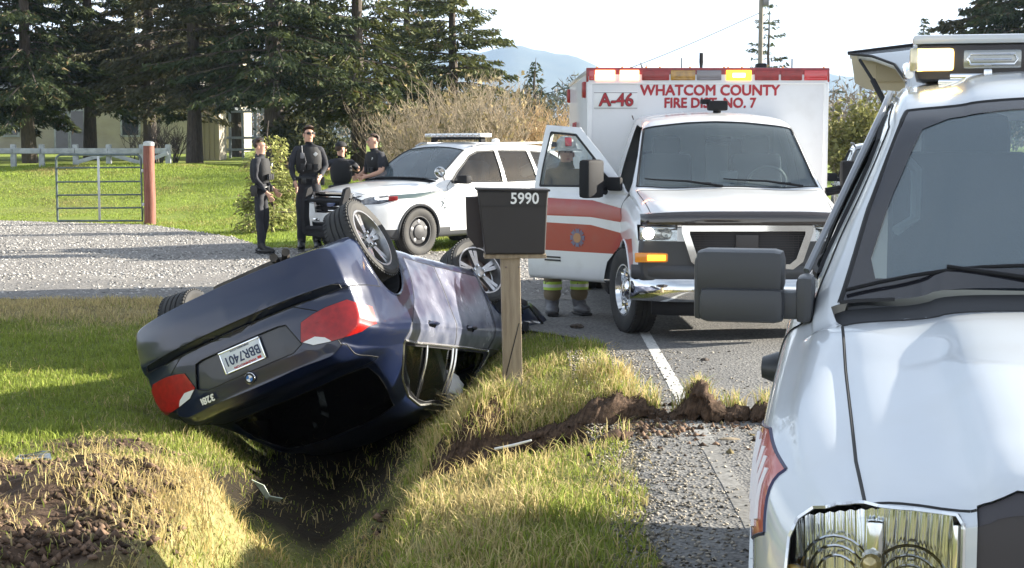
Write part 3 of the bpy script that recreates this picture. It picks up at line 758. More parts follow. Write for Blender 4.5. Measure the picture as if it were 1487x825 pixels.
X, Y, rg = pts(9000, -.3, 1.75, 8.5, 9.9, 17, lambda X, Y, u: u < np.exp(-np.abs(Y - (9.2 + .22 * X)) / .22) * .8)
P_, S_, c_ = clods(X, Y, .003 + .022 * rg.uniform(0, 1, len(X)) ** 4, 17); stones('crumbled_soil', P_, S_, c_, 'crumbs of soil scattered below the torn sod ridge', flat=.9)
# ------------------------------------------------------------------ overturned dark blue sedan (x forward from the rear bumper, y left, z up when upright)
M_navy = paint('navy_car_paint', (.005, .011, .042), metal=.15, rough=.3, dirt=(.018, .022, .04), coat=.8)
M_scrape_sheen = paint('scraped_sheen_navy_paint', (.03, .045, .10), metal=.35, rough=.3, dirt=(.42, .43, .52))  # scrapes plus a pale tint that paints sky sheen onto the side panels
_r = [n for n in M_scrape_sheen.node_tree.nodes if n.type == 'VALTORGB'][0]; _r.color_ramp.elements[0].position = .34; _r.color_ramp.elements[0].color = (.10, .10, .10, 1); _r.color_ramp.elements[1].position = .66; _r.color_ramp.elements[1].color = (.55, .55, .55, 1)
M_under = mat('car_underbody', (.03, .03, .032), .8, col2=(.09, .085, .08), nscale=5, bump=.003, bscale=20)
M_trim = mat('satin_window_trim', (.70, .69, .66), .25, .9)
sedan = thing('overturned_car', 'dark blue sedan lying upside down in the ditch beside the mailbox post', 'car', (-2.175, 10.897, 1.017))
_R = Euler((rad(155.92), rad(9.36), rad(73.22)), 'XYZ'); sedan.rotation_euler = _R
def sedan_sec():
    zb = [(0, .30), (.25, .24), (.6, .20), (3.9, .19), (4.3, .22), (4.55, .30)]
    ys = [(0, .84), (.12, .875), (.3, .895), (.95, .908), (2.2, .895), (3.6, .908), (4.1, .89), (4.4, .82), (4.55, .72)]
    zl = [(0, .98), (.15, 1.02), (.6, 1.03), (1.1, 1.0), (2.2, .975), (3.3, .955), (3.9, .90), (4.35, .78), (4.55, .66)]
    yb = [(0, .68), (.15, .73), (.6, .77), (1.2, .80), (2.2, .815), (3.2, .80), (3.9, .74), (4.35, .66), (4.55, .58)]
    zt = [(0, 1.06), (.10, 1.105), (.18, 1.11), (.35, 1.10), (.62, 1.085), (.74, 1.10), (.95, 1.20), (1.2, 1.33), (1.42, 1.405), (1.7, 1.435), (2.1, 1.442), (2.5, 1.42), (2.72, 1.385), (2.95, 1.28), (3.2, 1.13), (3.36, 1.04), (3.5, 1.015), (3.9, .96), (4.3, .86), (4.55, .72)]
    zr = [(0, 1.05), (.15, 1.09), (.6, 1.07), (.76, 1.08), (.95, 1.165), (1.2, 1.28), (1.42, 1.345), (1.7, 1.375), (2.1, 1.38), (2.5, 1.36), (2.72, 1.325), (2.95, 1.225), (3.2, 1.085), (3.36, 1.01), (3.5, .995), (3.9, .94), (4.3, .84), (4.55, .70)]
    yr = [(0, .60), (.15, .64), (.6, .68), (.9, .64), (1.3, .575), (1.7, .56), (2.5, .56), (2.9, .62), (3.2, .70), (3.4, .72), (3.9, .64), (4.3, .56), (4.55, .5)]
    def sec(x):
        b, s, l, yb_, t, r, y2 = (float(interp(k, x)) for k in (zb, ys, zl, yb, zt, zr, yr))
        return [(0, b), (s * .78, b), (s * .95, b + .01), (s - .012, b + .09), (s, b + .20), (s + .004, .62 if x < 4 else .55), (s, l - .14), (s - .018, l - .105), (s - .030, l - .07), (yb_ + .012, l - .006), (yb_, l + .002),
                (yb_ * .66 + y2 * .34 + .022, l * .66 + r * .34), (yb_ * .33 + y2 * .67 + .016, l * .33 + r * .67), (y2 + .004, r - .004), (y2 - .04, r + (t - r) * .45), (y2 * .6, t - .012), (y2 * .3, t - .003), (0, t)]
    return sec
def sedan_rear(y, z):
    p = lerpk([(.2, .12), (.30, .05), (.42, .015), (.58, .0), (.612, .012), (.630, .055), (.70, .050), (.85, .055), (.95, .06), (1.04, .085), (1.10, .075), (1.14, .13)], z)
    return p + .20 * (abs(y) / .88) ** 3.2 + .03 * (abs(y) / .88)
def sedan_front(y, z): return -.22 * (abs(y) / .9) ** 2.5 - .10 * max(0, z - .45)
xs_ = sorted(set(list(np.linspace(0, .3, 13)) + list(np.linspace(.3, 4.1, 90)) + list(np.linspace(4.1, 4.55, 12))))
B = Body(0, 4.55, 0, sedan_sec(), sedan_rear, sedan_front, xs=xs_)
side = lambda c, n: abs(n.y) > .35 and abs(c.y) > .45
rearf = lambda c, n: c.x < .75 and n.x < .3
top = lambda c, n: c.z > .9 and n.z > .12 and abs(n.y) < .75
# rear face panels (y, z)
B.cut('bumper', [(-1.2, .1), (-1.2, .60), (-.84, .625), (-.6, .635), (.6, .635), (.84, .625), (1.2, .60), (1.2, .1)], (1, 2), lambda c, n: c.x < .70)
B.cut('trunk_lid', [(-.46, .636), (.46, .636), (.60, .72), (.66, .94), (.70, 1.2), (-.70, 1.2), (-.66, .94), (-.60, .72)], (1, 2), rearf)
B.cut('trunk_lid', [(-.05, .70), (.60, .68), (.66, .62), (.66, -.62), (.60, -.68), (-.05, -.70)], (0, 1), lambda c, n: c.z > 1.0 and n.z > .3 and c.x < .7)
lamp = [(.43, .885), (.475, .76), (.56, .735), (.66, .718), (.80, .712), (.90, .80), (.93, .845), (.88, .905), (.80, .945), (.70, .958), (.60, .952), (.50, .935)]
for sg in (1, -1):
    B.cut('lamp', [(y * sg, z) for y, z in lamp], (1, 2), lambda c, n: c.x < .42 and n.z < .8)
    B.cut('lamp_white', [(y * sg, z) for y, z in [(.42, .895), (.53, .885), (.59, .915), (.635, .97), (.5, .97), (.42, .95)]], (1, 2), lambda c, n: c.x < .4 and n.z < .8, over=['lamp'])
for sg in (1, -1): B.cut('lamp_inner', [(sg * y, z) for y, z in [(.3, .6), (.575, .6), (.583, .738), (.628, .96), (.3, 1.0)]], (1, 2), lambda c, n: c.x < .42 and n.z < .8, over=['lamp'])
B.cut('recess', [(-.37, .735), (-.31, .725), (.31, .725), (.37, .735), (.43, .90), (.35, .94), (-.35, .94), (-.43, .90)], (1, 2), rearf)
B.cut('bumper_groove', [(-.76, .585), (.76, .585), (.80, .60), (.80, .625), (.7, .632), (-.7, .632), (-.80, .625), (-.80, .60)], (1, 2), lambda c, n: c.x < .5 and n.x < -.2)
# glass
B.cut('rear_glass', ysym([(.80, .56), (.92, .575), (1.10, .535), (1.34, .47), (1.37, .3), (1.385, .0)]) + ysym([(.765, 0), (.765, .30), (.78, .48)])[3:] + [(.765, -.30), (.765, 0), (.765, .30), (.78, .48)], (0, 1), lambda c, n: c.z > 1.03 and c.x < 1.5 and n.z > .3 and abs(n.y) < .6) if False else B.cut('rear_glass', [(.765, 0), (.770, .35), (.80, .57), (.95, .575), (1.15, .53), (1.34, .465), (1.37, .25), (1.38, 0), (1.37, -.25), (1.34, -.465), (1.15, -.53), (.95, -.575), (.80, -.57), (.770, -.35)], (0, 1), lambda c, n: c.z > 1.03 and c.x < 1.5 and n.z > .3 and abs(n.y) < .62)
B.cut('windshield', [(3.36, 0), (3.34, .35), (3.27, .66), (3.0, .60), (2.78, .50), (2.73, .25), (2.72, 0), (2.73, -.25), (2.78, -.50), (3.0, -.60), (3.27, -.66), (3.34, -.35)], (0, 1), lambda c, n: c.z > .98 and c.x > 2.5 and n.z > .3 and abs(n.y) < .7)
B.cut('window_frame', [(1.07, .985), (1.11, 1.08), (1.22, 1.22), (1.40, 1.325), (1.66, 1.375), (2.1, 1.395), (2.5, 1.372), (2.72, 1.335), (2.9, 1.255), (3.08, 1.13), (3.22, 1.02), (3.20, .975), (2.2, .985), (1.3, .99)], (0, 2), side)
B.cut('quarter_glass', [(1.15, 1.012), (1.20, 1.12), (1.30, 1.225), (1.42, 1.295), (1.56, 1.335), (1.575, 1.01)], (0, 2), side)
B.cut('rear_window', [(1.60, 1.01), (1.585, 1.337), (1.75, 1.36), (2.0, 1.368), (2.145, 1.366), (2.185, 1.01)], (0, 2), side)
B.cut('front_window', [(2.30, 1.005), (2.26, 1.362), (2.5, 1.347), (2.70, 1.308), (2.86, 1.235), (3.0, 1.13), (3.08, 1.06), (3.09, 1.0)], (0, 2), side)
# doors, arches
def circ(cx, cz, r, a0, a1, n): return [(cx + r * math.cos(rad(a0 + (a1 - a0) * i / n)), cz + r * math.sin(rad(a0 + (a1 - a0) * i / n))) for i in range(n + 1)]
B.cut('rear_door', [(1.50, .30), (1.46, .5), (1.36, .66), (1.14, .86), (1.05, .985), (2.235, .985), (2.25, .30)], (0, 2), side, over=['body'])
B.cut('front_door', [(2.256, .30), (2.241, .985), (3.21, .96), (3.30, .80), (3.34, .5), (3.32, .30)], (0, 2), side, over=['body'])
B.cut('front_fender', [(3.36, .25), (3.38, .6), (3.32, .82), (3.24, .965), (4.1, .92), (4.2, .60), (4.2, .25)], (0, 2), side, over=['body'])
for cx in (.95, 3.71): B.cut('void', circ(cx, .31, .355, 190, -10, 18), (0, 2), lambda c, n: abs(c.y) > .5)
B.cut('void', [(cx, y) for cx, y in [(.60, .50), (1.30, .50), (1.30, 1.1), (.60, 1.1)]], (0, 1), lambda c, n: c.z < .36)
B.cut('void', [(.60, -.50), (1.30, -.50), (1.30, -1.1), (.60, -1.1)], (0, 1), lambda c, n: c.z < .36)
B.cut('void', [(3.36, .50), (4.06, .50), (4.06, 1.1), (3.36, 1.1)], (0, 1), lambda c, n: c.z < .36)
B.cut('void', [(3.36, -.50), (4.06, -.50), (4.06, -1.1), (3.36, -1.1)], (0, 1), lambda c, n: c.z < .36)
B.cut('underbody', [(.3, .74), (4.3, .74), (4.3, -.74), (.3, -.74)], (0, 1), lambda c, n: n.z < -.7 and c.z < .4, over=['body'])
B.cut('door_handle_cup', [(1.52, .845), (1.54, .875), (1.70, .878), (1.73, .855), (1.70, .832), (1.54, .828)], (0, 2), side)
B.cut('door_handle_cup', [(2.50, .830), (2.52, .860), (2.68, .863), (2.71, .840), (2.68, .817), (2.52, .813)], (0, 2), side)
def crush(v):
    v = v.copy()
    # crumpled nose and dented doors
    k = max(0, (v.x - 3.75) / .8)
    if k > 0:
        n = mnoise.noise_vector(v * 4.5); v += Vector((n.x * .10 - .28 * k * k, n.y * .10, n.z * .12 + .04 * k)) * min(1, k * 1.6)
    if abs(v.y) > .6 and 1.4 < v.x < 3.7 and v.z < .98:
        d = mnoise.noise(Vector((v.x * 1.6, v.z * 2.4, 3.1))); v.y -= math.copysign(.016 * d + .005 * mnoise.noise(v * 5), v.y) * min(1, (v.x - 1.4) * 3)
    if v.z > 1.2: v.z -= -.01 + .03 * mnoise.noise(v * 2.2) + .03 * max(0, (v.x - 2.6)); v.y += .02 * mnoise.noise(v * 3.1)
    if v.x < 1.0:
        v.x += .006 * mnoise.noise(v * 2.5)
    return v
M_recess = mat('dark_plate_recess', (.012, .016, .03), .35, 0, .5)
M_lampw = mat('white_lamp_lens', (.72, .72, .72), .15, 0, .8)
S = {'*': ('body_shell', M_navy, None), 'bumper': ('bumper', M_navy, None), 'trunk_lid': ('trunk_lid', M_navy, None), 'lamp': ('tail_lamp', M_redlens, None), 'lamp_white': ('reversing_lamp', M_lampw, None),
     'recess': ('plate_recess', M_recess, None), 'bumper_groove': ('bumper_groove', M_recess, None), 'rear_glass': ('rear_window', glass('dark_rear_glass', (.04, .045, .05)), None), 'windshield': ('windshield', M_glassd, None),
     'window_frame': ('window_frame', M_plas, None), 'quarter_glass': ('window', M_glass, None), 'rear_window': ('window', M_glass, None), 'front_window': ('window', M_glassd, None), 'rear_door': ('door', M_scrape_sheen, None),
     'front_door': ('door', M_scrape_sheen, 'scraped and dented front door'), 'front_fender': ('fender', M_scrape_sheen, None), 'lamp_inner': ('tail_lamp_inner', M_redlens, None), 'underbody': ('underbody', M_under, None), 'door_handle_cup': ('handle_recess', M_gap, None)}
def seamk(a, b):
    p = {a, b}
    if 'void' in p: return 'arch' if 'underbody' not in p else None
    if p & {'window_frame'} and p & {'rear_door', 'front_door', 'body'}: return 'trim'
    if p & {'underbody', 'door_handle_cup'}: return None
    if 'lamp_white' in p and p & {'lamp', 'lamp_inner'}: return None
    return 'gap'
out = B.parts(sedan, S, seam=seamk, skip=('void',), deform=crush, pushes={'lamp': .008, 'lamp_white': .010, 'lamp_inner': .008, 'recess': -.02, 'bumper_groove': -.015, 'rear_window': -.012, 'quarter_glass': -.012, 'front_window': -.012, 'window_frame': -.006, 'rear_glass': -.006, 'windshield': -.006, 'door_handle_cup': -.012})
# the front side window on the visible side is broken out: keep a jagged remnant only on the far side
fw = out['front_window'][0]; bm = bmesh.new(); bm.from_mesh(fw.data); bmesh.ops.delete(bm, geom=[f for f in bm.faces if f.calc_center_median().x < 2.9], context='FACES'); bm.to_mesh(fw.data); bm.free(); fw['label'] = 'shattered front side window'
link('panel_gap', seam_mesh(B.seams['gap'], .0035, .003), M_gap, sedan)
split(link('wheel_arch_lip', seam_mesh(B.seams['arch'], .010, .008), M_navy, sedan), lambda c: (c.y > 0, c.x > 2))
split(link('window_trim', seam_mesh(B.seams['trim'], .011, .010, .002), M_trim, sedan), yside)
# door pillars' bright edges beside the rear side glass
for sg in (1, -1):
    mb = MB()
    for x0, x1 in ((1.585, 1.575), (2.20, 2.155), (2.285, 2.235)):
        p = []
        for k in range(9):
            t = k / 8; z = 1.0 + .365 * t; x = x0 + (x1 - x0) * t; y = .815 - .205 * t - (0) + .022 * math.sin(math.pi * min(1, t * 1.1)); p.append((x, sg * (y - .01), z - .03 * t - .02 * t))
        mb.tube(p, .009 if x0 < 2 else .012, 6)
    split(mb.build('pillar_trim', M_trim, sedan))
# inner fenders, floor, exhaust
mb = MB()
for cx in (.95, 3.71):
    for sg in (1, -1):
        vs = []; n = 16
        for k in range(n + 1):
            a = rad(-15 + 210 * k / n)
            for y in (.50, .885): vs.append((cx + .37 * math.cos(a), sg * y, .31 + .37 * math.sin(a) * (.9 if math.sin(a) > 0 else 1)))
        mb.add(vs, [(2 * k, 2 * k + 1, 2 * k + 3, 2 * k + 2) for k in range(n)]); mb.add([(cx + .37 * math.cos(rad(-15 + 210 * k / n)), sg * .50, .31 + .37 * math.sin(rad(-15 + 210 * k / n))) for k in range(n + 1)], [tuple(range(n + 1))])
split(mb.build('wheel_arch_liner', M_dark, sedan, None), lambda c: (c.y > 0, c.x > 2))
mb = MB(); mb.tube([(.5, .25, .20), (1.3, .25, .19), (2.2, .1, .18), (3.6, .1, .18)], .032); mb.tube([(.15, .42, .24), (.5, .3, .21)], .03); mb.tube([(.15, .52, .24), (.5, .36, .21)], .03); mb.box((.55, .1, .25), (.38, .6, .13), bev=.04)
mb.box((.95, 0, .25), (.12, 1.3, .10), bev=.03); mb.box((3.7, 0, .22), (.3, 1.1, .10), bev=.03); mb.tube([(.95, -.7, .2), (1.3, -.5, .2)], .025); mb.tube([(.95, .7, .2), (1.3, .5, .2)], .025)
mb.build('exhaust_system', mat('rusty_exhaust', (.05, .042, .036), .7, .4, col2=(.10, .085, .07), nscale=15), sedan)
# wheels hang low now that the car is upside down
wheel(sedan, (.99, .78, .20), 1, R=.325, Wd=.235, rim=.232, rot=(rad(-7), rad(20), rad(2)))
wheel(sedan, (.97, -.74, .30), -1, R=.325, Wd=.235, rim=.232, rot=(rad(6), 0, 0))
wheel(sedan, (3.66, .80, .22), 1, R=.325, Wd=.235, rim=.232, rot=(rad(-6), rad(10), rad(30)))
wheel(sedan, (3.70, -.78, .24), -1, R=.325, Wd=.235, rim=.232, rot=(rad(4), 0, rad(-6)))
# interior: seats, pillars, pale airbag
mb = MB()
for x, y in ((1.55, .36), (1.55, -.36), (2.45, .38), (2.45, -.38)):
    mb.box((x, y, .98), (.16, .46, .52), rot=(0, rad(-14), 0), bev=.05); mb.box((x + .24, y, .58), (.5, .48, .16), bev=.05); mb.box((x - .07, y, 1.22), (.09, .24, .14), bev=.03)
split(mb.build('seat', M_seat, sedan), lambda c: (c.y > 0, c.x > 2.1))
mb = MB(); mb.box((3.05, 0, .78), (.45, 1.35, .26), bev=.06); mb.box((2.0, 0, .35), (3.2, 1.5, .04)); mb.build('dashboard', M_dark, sedan)
bm = bmesh.new(); bmesh.ops.create_icosphere(bm, subdivisions=3, radius=1)
for v in bm.verts: v.co = Vector((v.co.x * .30 + 2.72, v.co.y * .08 + .50, v.co.z * .15 + 1.20)) + Vector((0, 1, 1)) * .04 * mnoise.noise(v.co * 3)
me = bpy.data.meshes.new('airbag'); bm.to_mesh(me); bm.free(); me.polygons.foreach_set('use_smooth', [True] * len(me.polygons)); link('airbag', me, mat('airbag_cloth', (.72, .72, .70), .9, bump=.004, bscale=30), sedan)
# door handles
mb = MB()
for x, z in ((1.625, .853), (2.605, .838)):
    for sg in (1, -1): mb.tube([(x - .10, sg * .893, z), (x - .07, sg * .915, z + .002), (x, sg * .92, z + .003), (x + .07, sg * .915, z + .002), (x + .10, sg * .893, z)], [.010, .014, .014, .014, .010], 8)
split(mb.build('door_handle', M_navy, sedan))
# licence plate with its characters, emblem and model number
def put(me, name, M, parent, m):
    me.transform(M); return link(name, me, m, parent)
def bold_text(txt, size, b, **k):
    """heavier strokes from shifted copies, all in one flat mesh"""
    bm = bmesh.new()
    for i, (dx, dy) in enumerate(((0, 0), (b, 0), (-b, 0), (0, b), (0, -b), (b, b), (-b, -b))):
        t = text_mesh(txt, size, .0008, 0, **k); t.transform(Matrix.Translation((dx, dy, .00006 * i))); bm.from_mesh(t); bpy.data.meshes.remove(t)
    me = bpy.data.meshes.new('text'); bm.to_mesh(me); bm.free(); return me
M_plate = mat('plate_white', (.72, .74, .76), .4, col2=(.55, .62, .70), nscale=7)
mb = MB(); mb.box((.058, 0, .815), (.006, .305, .152), rot=(0, rad(8), 0), bev=.002)
pl = mb.build('license_plate', M_plate, sedan)
mb = MB()
for y0, z0, w_, h_ in ((0, .889, .33, .012), (0, .741, .33, .012), (.159, .815, .012, .158), (-.159, .815, .012, .158)):
    mb.box((.056 + (.815 - z0) * -.14, y0, z0), (.012, w_, h_), bev=.003)
mb.build('plate_frame', M_chrome, sedan)
nrm = Vector((-1, 0, -.14))
FM = lambda x, y, z: frame((x, y, z), (0, -1, 0), (.14, 0, 1)) 
M_blue = mat('plate_character_blue', (.02, .035, .10), .5); M_red = mat('plate_red', (.45, .03, .03), .5)
put(bold_text('BBR7401', .092, .0012, sx=.84), 'plate_characters', FM(.0530, 0, .812), pl, M_blue)
put(text_mesh('WASHINGTON', .026, .001, .0006), 'plate_state_name', FM(.0612, 0, .873), pl, M_red)
put(text_mesh('EVERGREEN STATE', .018, .001, .0002), 'plate_motto', FM(.0450, .0, .754), pl, M_blue)
mb = MB(); mb.box((.0612, .115, .870), (.001, .03, .018), rot=(0, rad(8), 0)); mb.build('plate_sticker', M_red, pl)
RM = frame((.052, 0, .985), (0, -1, 0), (.15, 0, 1)) @ Matrix.Rotation(rad(-90), 4, 'X')
mb = MB(); mb.lathe([(.0001, -.006), (.037, -.006), (.041, -.002), (.041, .004)], 32, RM); em = mb.build('emblem', M_chrome, sedan)
mb = MB(); mb.lathe([(.0001, -.0072), (.0375, -.0068)], 32, RM); mb.build('emblem_ring', M_gap, em, None)
for k in range(4):
    mb = MB(); vs = [RM @ Vector((0, -.0095, 0))] + [RM @ Vector((.024 * math.cos(rad(90 * k + 15 * j)), -.0095, .024 * math.sin(rad(90 * k + 15 * j)))) for j in range(7)]
    mb.add(vs, [tuple(range(8))]); mb.build('emblem_quarter', (M_white, mat('emblem_blue', (.03, .16, .45), .3))[k % 2], em, None)
put(bold_text('328i', .066, .0025), 'model_number', frame((.066, .0 - .36, 1.0), (.06, -1, 0), (.15, 0, 1)), sedan, mat('satin_silver_letters', (.75, .75, .74), .4, .4))
# tail lamp inner details
mb = MB()
for sg in (1, -1):
    for z in (.80, .845):
        mb.tube([(.055 + .20 * (y / .88) ** 3.2 + .03 * y / .88 - .006, sg * y, z + .02 * (y - .5)) for y in (.52, .6, .68, .76, .82)], .003, 5)
split(mb.build('lamp_rib', M_redlens, sedan))
# torn parts by the crushed nose
mb = MB(); rr = random.Random(4)
for k in range(26):
    p = Vector((4.25 + rr.uniform(-.25, .55), rr.uniform(.1, .95), .5 + rr.uniform(-.25, .42)))
    mb.box(p, (rr.uniform(.04, .20), rr.uniform(.02, .10), rr.uniform(.01, .09)), rot=(rr.uniform(0, 3), rr.uniform(0, 3), rr.uniform(0, 3)), bev=.004)
for k in range(7):
    p = Vector((4.2, rr.uniform(.3, .8), .6)); mb.tube([p, p + Vector((rr.uniform(.1, .4), rr.uniform(0, .25), rr.uniform(-.2, .3))), p + Vector((rr.uniform(.3, .6), rr.uniform(0, .3), rr.uniform(-.2, .4)))], .012, 6)
tag(mb.build('crushed_engine_part', M_plas, sedan), kind='stuff')
mb = MB()
for k in range(10):
    p = Vector((4.4 + rr.uniform(-.2, .35), rr.uniform(.4, .95), .62 + rr.uniform(-.2, .3))); mb.box(p, (rr.uniform(.05, .2), rr.uniform(.03, .10), rr.uniform(.01, .06)), rot=(rr.uniform(0, 3), rr.uniform(0, 3), rr.uniform(0, 3)), bev=.008)
tag(mb.build('torn_bumper_foam', M_white, sedan), kind='stuff')
# bent front fender liner curving away from the nose
vs = []; n = 12
for k in range(n + 1):
    t = k / n; x = 4.25 + 1.02 * t; z = .36 + .42 * t ** 1.7; 
    for q in range(4):
        d = q / 3; vs.append((x, .80 + .16 * math.sin(t * 2.2) + .03 * d, z + d * (.05 + .36 * (1 - t) ** .8)))
mb = MB(); mb.add(vs, [(4 * k + q, 4 * k + q + 1, 4 * k + q + 5, 4 * k + q + 4) for k in range(n) for q in range(3)]); pf = mb.build('torn_fender', M_navy, sedan, 40); so_ = pf.modifiers.new('s', 'SOLIDIFY'); so_.thickness = .012
# ------------------------------------------------------------------ ambulance (x forward from the nose, y left, faces the camera)
M_wpaint = paint('white_vehicle_paint', (.70, .71, .72), rough=.3, dirt=(.52, .51, .49), coat=.8)
M_wbox = paint('white_ambulance_box', (.66, .67, .69), rough=.4, dirt=(.52, .52, .52), coat=.3)
M_redst = paint('red_stripe_paint', (.36, .045, .03), rough=.35, dirt=(.30, .10, .08), coat=.6)
M_litw = mat('lit_headlight', (1, .95, .85), .3, emis=(1, .90, .72), estr=6)
M_litr = mat('lit_red_light', (1, .3, .2), .3, emis=(1, .32, .12), estr=2.2)
M_litrc = mat('lit_light_core', (1, .8, .6), .3, emis=(1, .72, .45), estr=5)
M_lita = mat('lit_amber_light', (1, .5, .05), .3, emis=(1, .42, .02), estr=.9)
M_modr = mat('dark_red_light_module', (.20, .010, .012), .3, 0, .4, col2=(.30, .014, .015), nscale=12)
M_modR = mat('red_light_module', (.5, .02, .03), .15, 0, 1.)
M_moda = mat('dull_amber_module', (.42, .22, .02), .2, 0, 1., col2=(.25, .13, .02), nscale=18)
M_modg = mat('grey_light_module', (.16, .15, .17), .2, 0, 1.)
M_reflector = mat('lamp_reflector', (.62, .63, .64), .12, .9, col2=(.42, .43, .45), nscale=20)
M_txred = mat('red_lettering', (.36, .02, .03), .5); M_txblk = mat('black_lettering', (.02, .02, .02), .5)
amb = thing('ambulance', 'white and red box ambulance facing the camera with its passenger door open', 'ambulance', (2.035, 13.525, 0), (0, 0, rad(-89.2)))
def amb_sec():
    ys = [(-2.75, 1.0), (-1.2, 1.0), (-.5, .985), (-.2, .965), (0, .935), (.06, .90)]
    zb = [(-2.75, .40), (-.5, .40), (0, .50), (.06, .55)]
    zl = [(-2.75, 1.27), (-1.3, 1.26), (-1.0, 1.235), (-.15, 1.10), (-.04, 1.05), (.06, 1.0)]
    yb = [(-2.75, .93), (-1.2, .915), (-.3, .885), (0, .85), (.06, .80)]
    zt = [(-2.75, 2.07), (-2.3, 2.05), (-2.0, 2.015), (-1.82, 1.95), (-1.45, 1.665), (-1.08, 1.355), (-1.0, 1.325), (-.9, 1.315), (-.5, 1.26), (-.15, 1.17), (-.04, 1.10), (.06, 1.02)]
    zr = [(-2.75, 1.96), (-2.3, 1.945), (-2.0, 1.915), (-1.82, 1.865), (-1.45, 1.60), (-1.08, 1.325), (-1.0, 1.30), (-.9, 1.285), (-.5, 1.215), (-.15, 1.13), (-.04, 1.07), (.06, 1.01)]
    yr = [(-2.75, .73), (-2.3, .735), (-1.8, .755), (-1.45, .81), (-1.05, .875), (-.9, .85), (0, .74), (.06, .70)]
    def sec(x):
        b, s_, l, yb_, t, r, y2 = (float(interp(k, x)) for k in (zb, ys, zl, yb, zt, zr, yr))
        return [(0, b), (s_ * .8, b), (s_ * .97, b + .01), (s_, b + .08), (s_, .7), (s_, l - .18), (s_ - .01, l - .10), (s_ - .03, l - .05), (yb_ + .015, l - .008), (yb_, l),
                (yb_ * .66 + y2 * .34 + .02, l * .66 + r * .34), (yb_ * .33 + y2 * .67 + .014, l * .33 + r * .67), (y2 + .004, r - .004), (y2 - .05, r + (t - r) * .5), (y2 * .6, t - .02), (y2 * .3, t - .005), (0, t)]
    return sec
def amb_front(y, z): return -.10 * (abs(y) / .95) ** 3 - .06 * max(0, z - .9)
xs_ = sorted(set(list(np.linspace(-2.75, -.1, 70)) + list(np.linspace(-.1, .06, 8))))
B = Body(-2.75, .06, 0, amb_sec(), lambda y, z: 0, amb_front, xs=xs_)
side = lambda c, n: abs(n.y) > .4 and abs(c.y) > .55
B.cut('windshield', [(-1.045, 0), (-1.055, .55), (-1.09, .85), (-1.45, .785), (-1.80, .72), (-1.825, .3), (-1.83, 0), (-1.825, -.3), (-1.80, -.72), (-1.45, -.785), (-1.09, -.85), (-1.055, -.55)], (0, 1), lambda c, n: c.z > 1.2 and n.z > .2 and c.x < -1)
B.cut('hood', [(-.98, .86), (-.98, -.86), (-.1, -.80), (.02, -.76), (.02, .76), (-.1, .80)], (0, 1), lambda c, n: n.z > .4 and c.z > .98 and c.x > -1.0)
DOORP = [(-1.36, .40), (-1.30, .62), (-1.15, .78), (-1.13, 1.27), (-1.20, 1.36), (-1.50, 1.62), (-1.84, 1.895), (-2.27, 1.925), (-2.29, .40)]
B.cut('door', DOORP, (0, 2), lambda c, n: side(c, n) or (abs(c.y) > .75 and abs(n.y) > .25))
B.cut('door_window', [(-1.33, 1.335), (-1.58, 1.585), (-1.87, 1.825), (-2.19, 1.85), (-2.21, 1.325)], (0, 2), side)
B.cut('door_stripe', [(-2.29, 1.04), (-2.29, 1.215), (-1.5, 1.20), (-1.13, 1.13), (-1.13, 1.0), (-1.5, 1.04)], (0, 2), side, over=['door'])
B.cut('door_stripe_low', [(-2.29, .70), (-2.29, .975), (-1.5, .965), (-1.13, .90), (-1.13, .78), (-1.19, .70)], (0, 2), side, over=['door'])
B.cut('stripe', [(-1.128, 1.13), (-1.02, 1.08), (-1.0, 1.04), (-1.128, 1.0)], (0, 2), side, over=['body'])
B.cut('stripe', [(-1.128, .90), (-.9, .86), (-.5, .88), (-.3, .90), (-.22, .72), (-.26, .62), (-1.128, .62)], (0, 2), side, over=['body'])
B.cut('void', circ(-.80, .39, .47, 195, -15, 20), (0, 2), lambda c, n: abs(c.y) > .5)
B.cut('void', [(-1.28, .5), (-.32, .5), (-.32, 1.2), (-1.28, 1.2)], (0, 1), lambda c, n: c.z < .56); B.cut('void', [(-1.28, -.5), (-.32, -.5), (-.32, -1.2), (-1.28, -1.2)], (0, 1), lambda c, n: c.z < .56)
front = lambda c, n: n.x > .3 and c.x > -.2
B.cut('grille', [(-.53, 1.005), (.53, 1.005), (.45, .72), (.38, .675), (-.38, .675), (-.45, .72)], (1, 2), front)
for sg in (1, -1):
    B.cut('headlight_pocket', [(sg * y, z) for y, z in [(.60, 1.03), (.93, 1.03), (.93, .895), (.60, .895)]], (1, 2), lambda c, n: n.x > .15 and c.x > -.3)
B.cut('fascia', [(-1.1, .895), (1.1, .895), (1.1, .52), (-1.1, .52)], (1, 2), lambda c, n: n.x > .35 and c.x > -.3, over=['body'])
S = {'*': ('cab_shell', M_wpaint, None), 'windshield': ('windshield', M_wsglass, None), 'hood': ('hood', M_wpaint, None), 'door': ('door', M_wpaint, None), 'door_window': ('window', M_glass, None), 'door_stripe': ('stripe', M_redst, None),
     'door_stripe_low': ('stripe', M_redst, None), 'stripe': ('fender_stripe', M_redst, None), 'grille': ('grille_mesh', M_dark, None), 'headlight_pocket': ('headlight_housing', M_reflector, None), 'fascia': ('front_fascia', M_plasg, None)}
def seamk(a, b):
    p = {a, b}
    if 'void' in p: return 'arch'
    if p == {'body', 'stripe'} or p == {'stripe', 'door_stripe'}: return None
    if p & {'door', 'door_stripe', 'door_stripe_low'} and p & {'body', 'stripe'}: return 'gap'
    if 'door_window' in p: return 'wgap'
    if 'windshield' in p: return 'wind'
    if 'hood' in p: return 'gap'
    return None
for v in B.bm.verts: pass
out = B.parts(amb, S, seam=seamk, skip=('void',), pushes={'headlight_pocket': -.03, 'door_window': -.012, 'windshield': -.005})
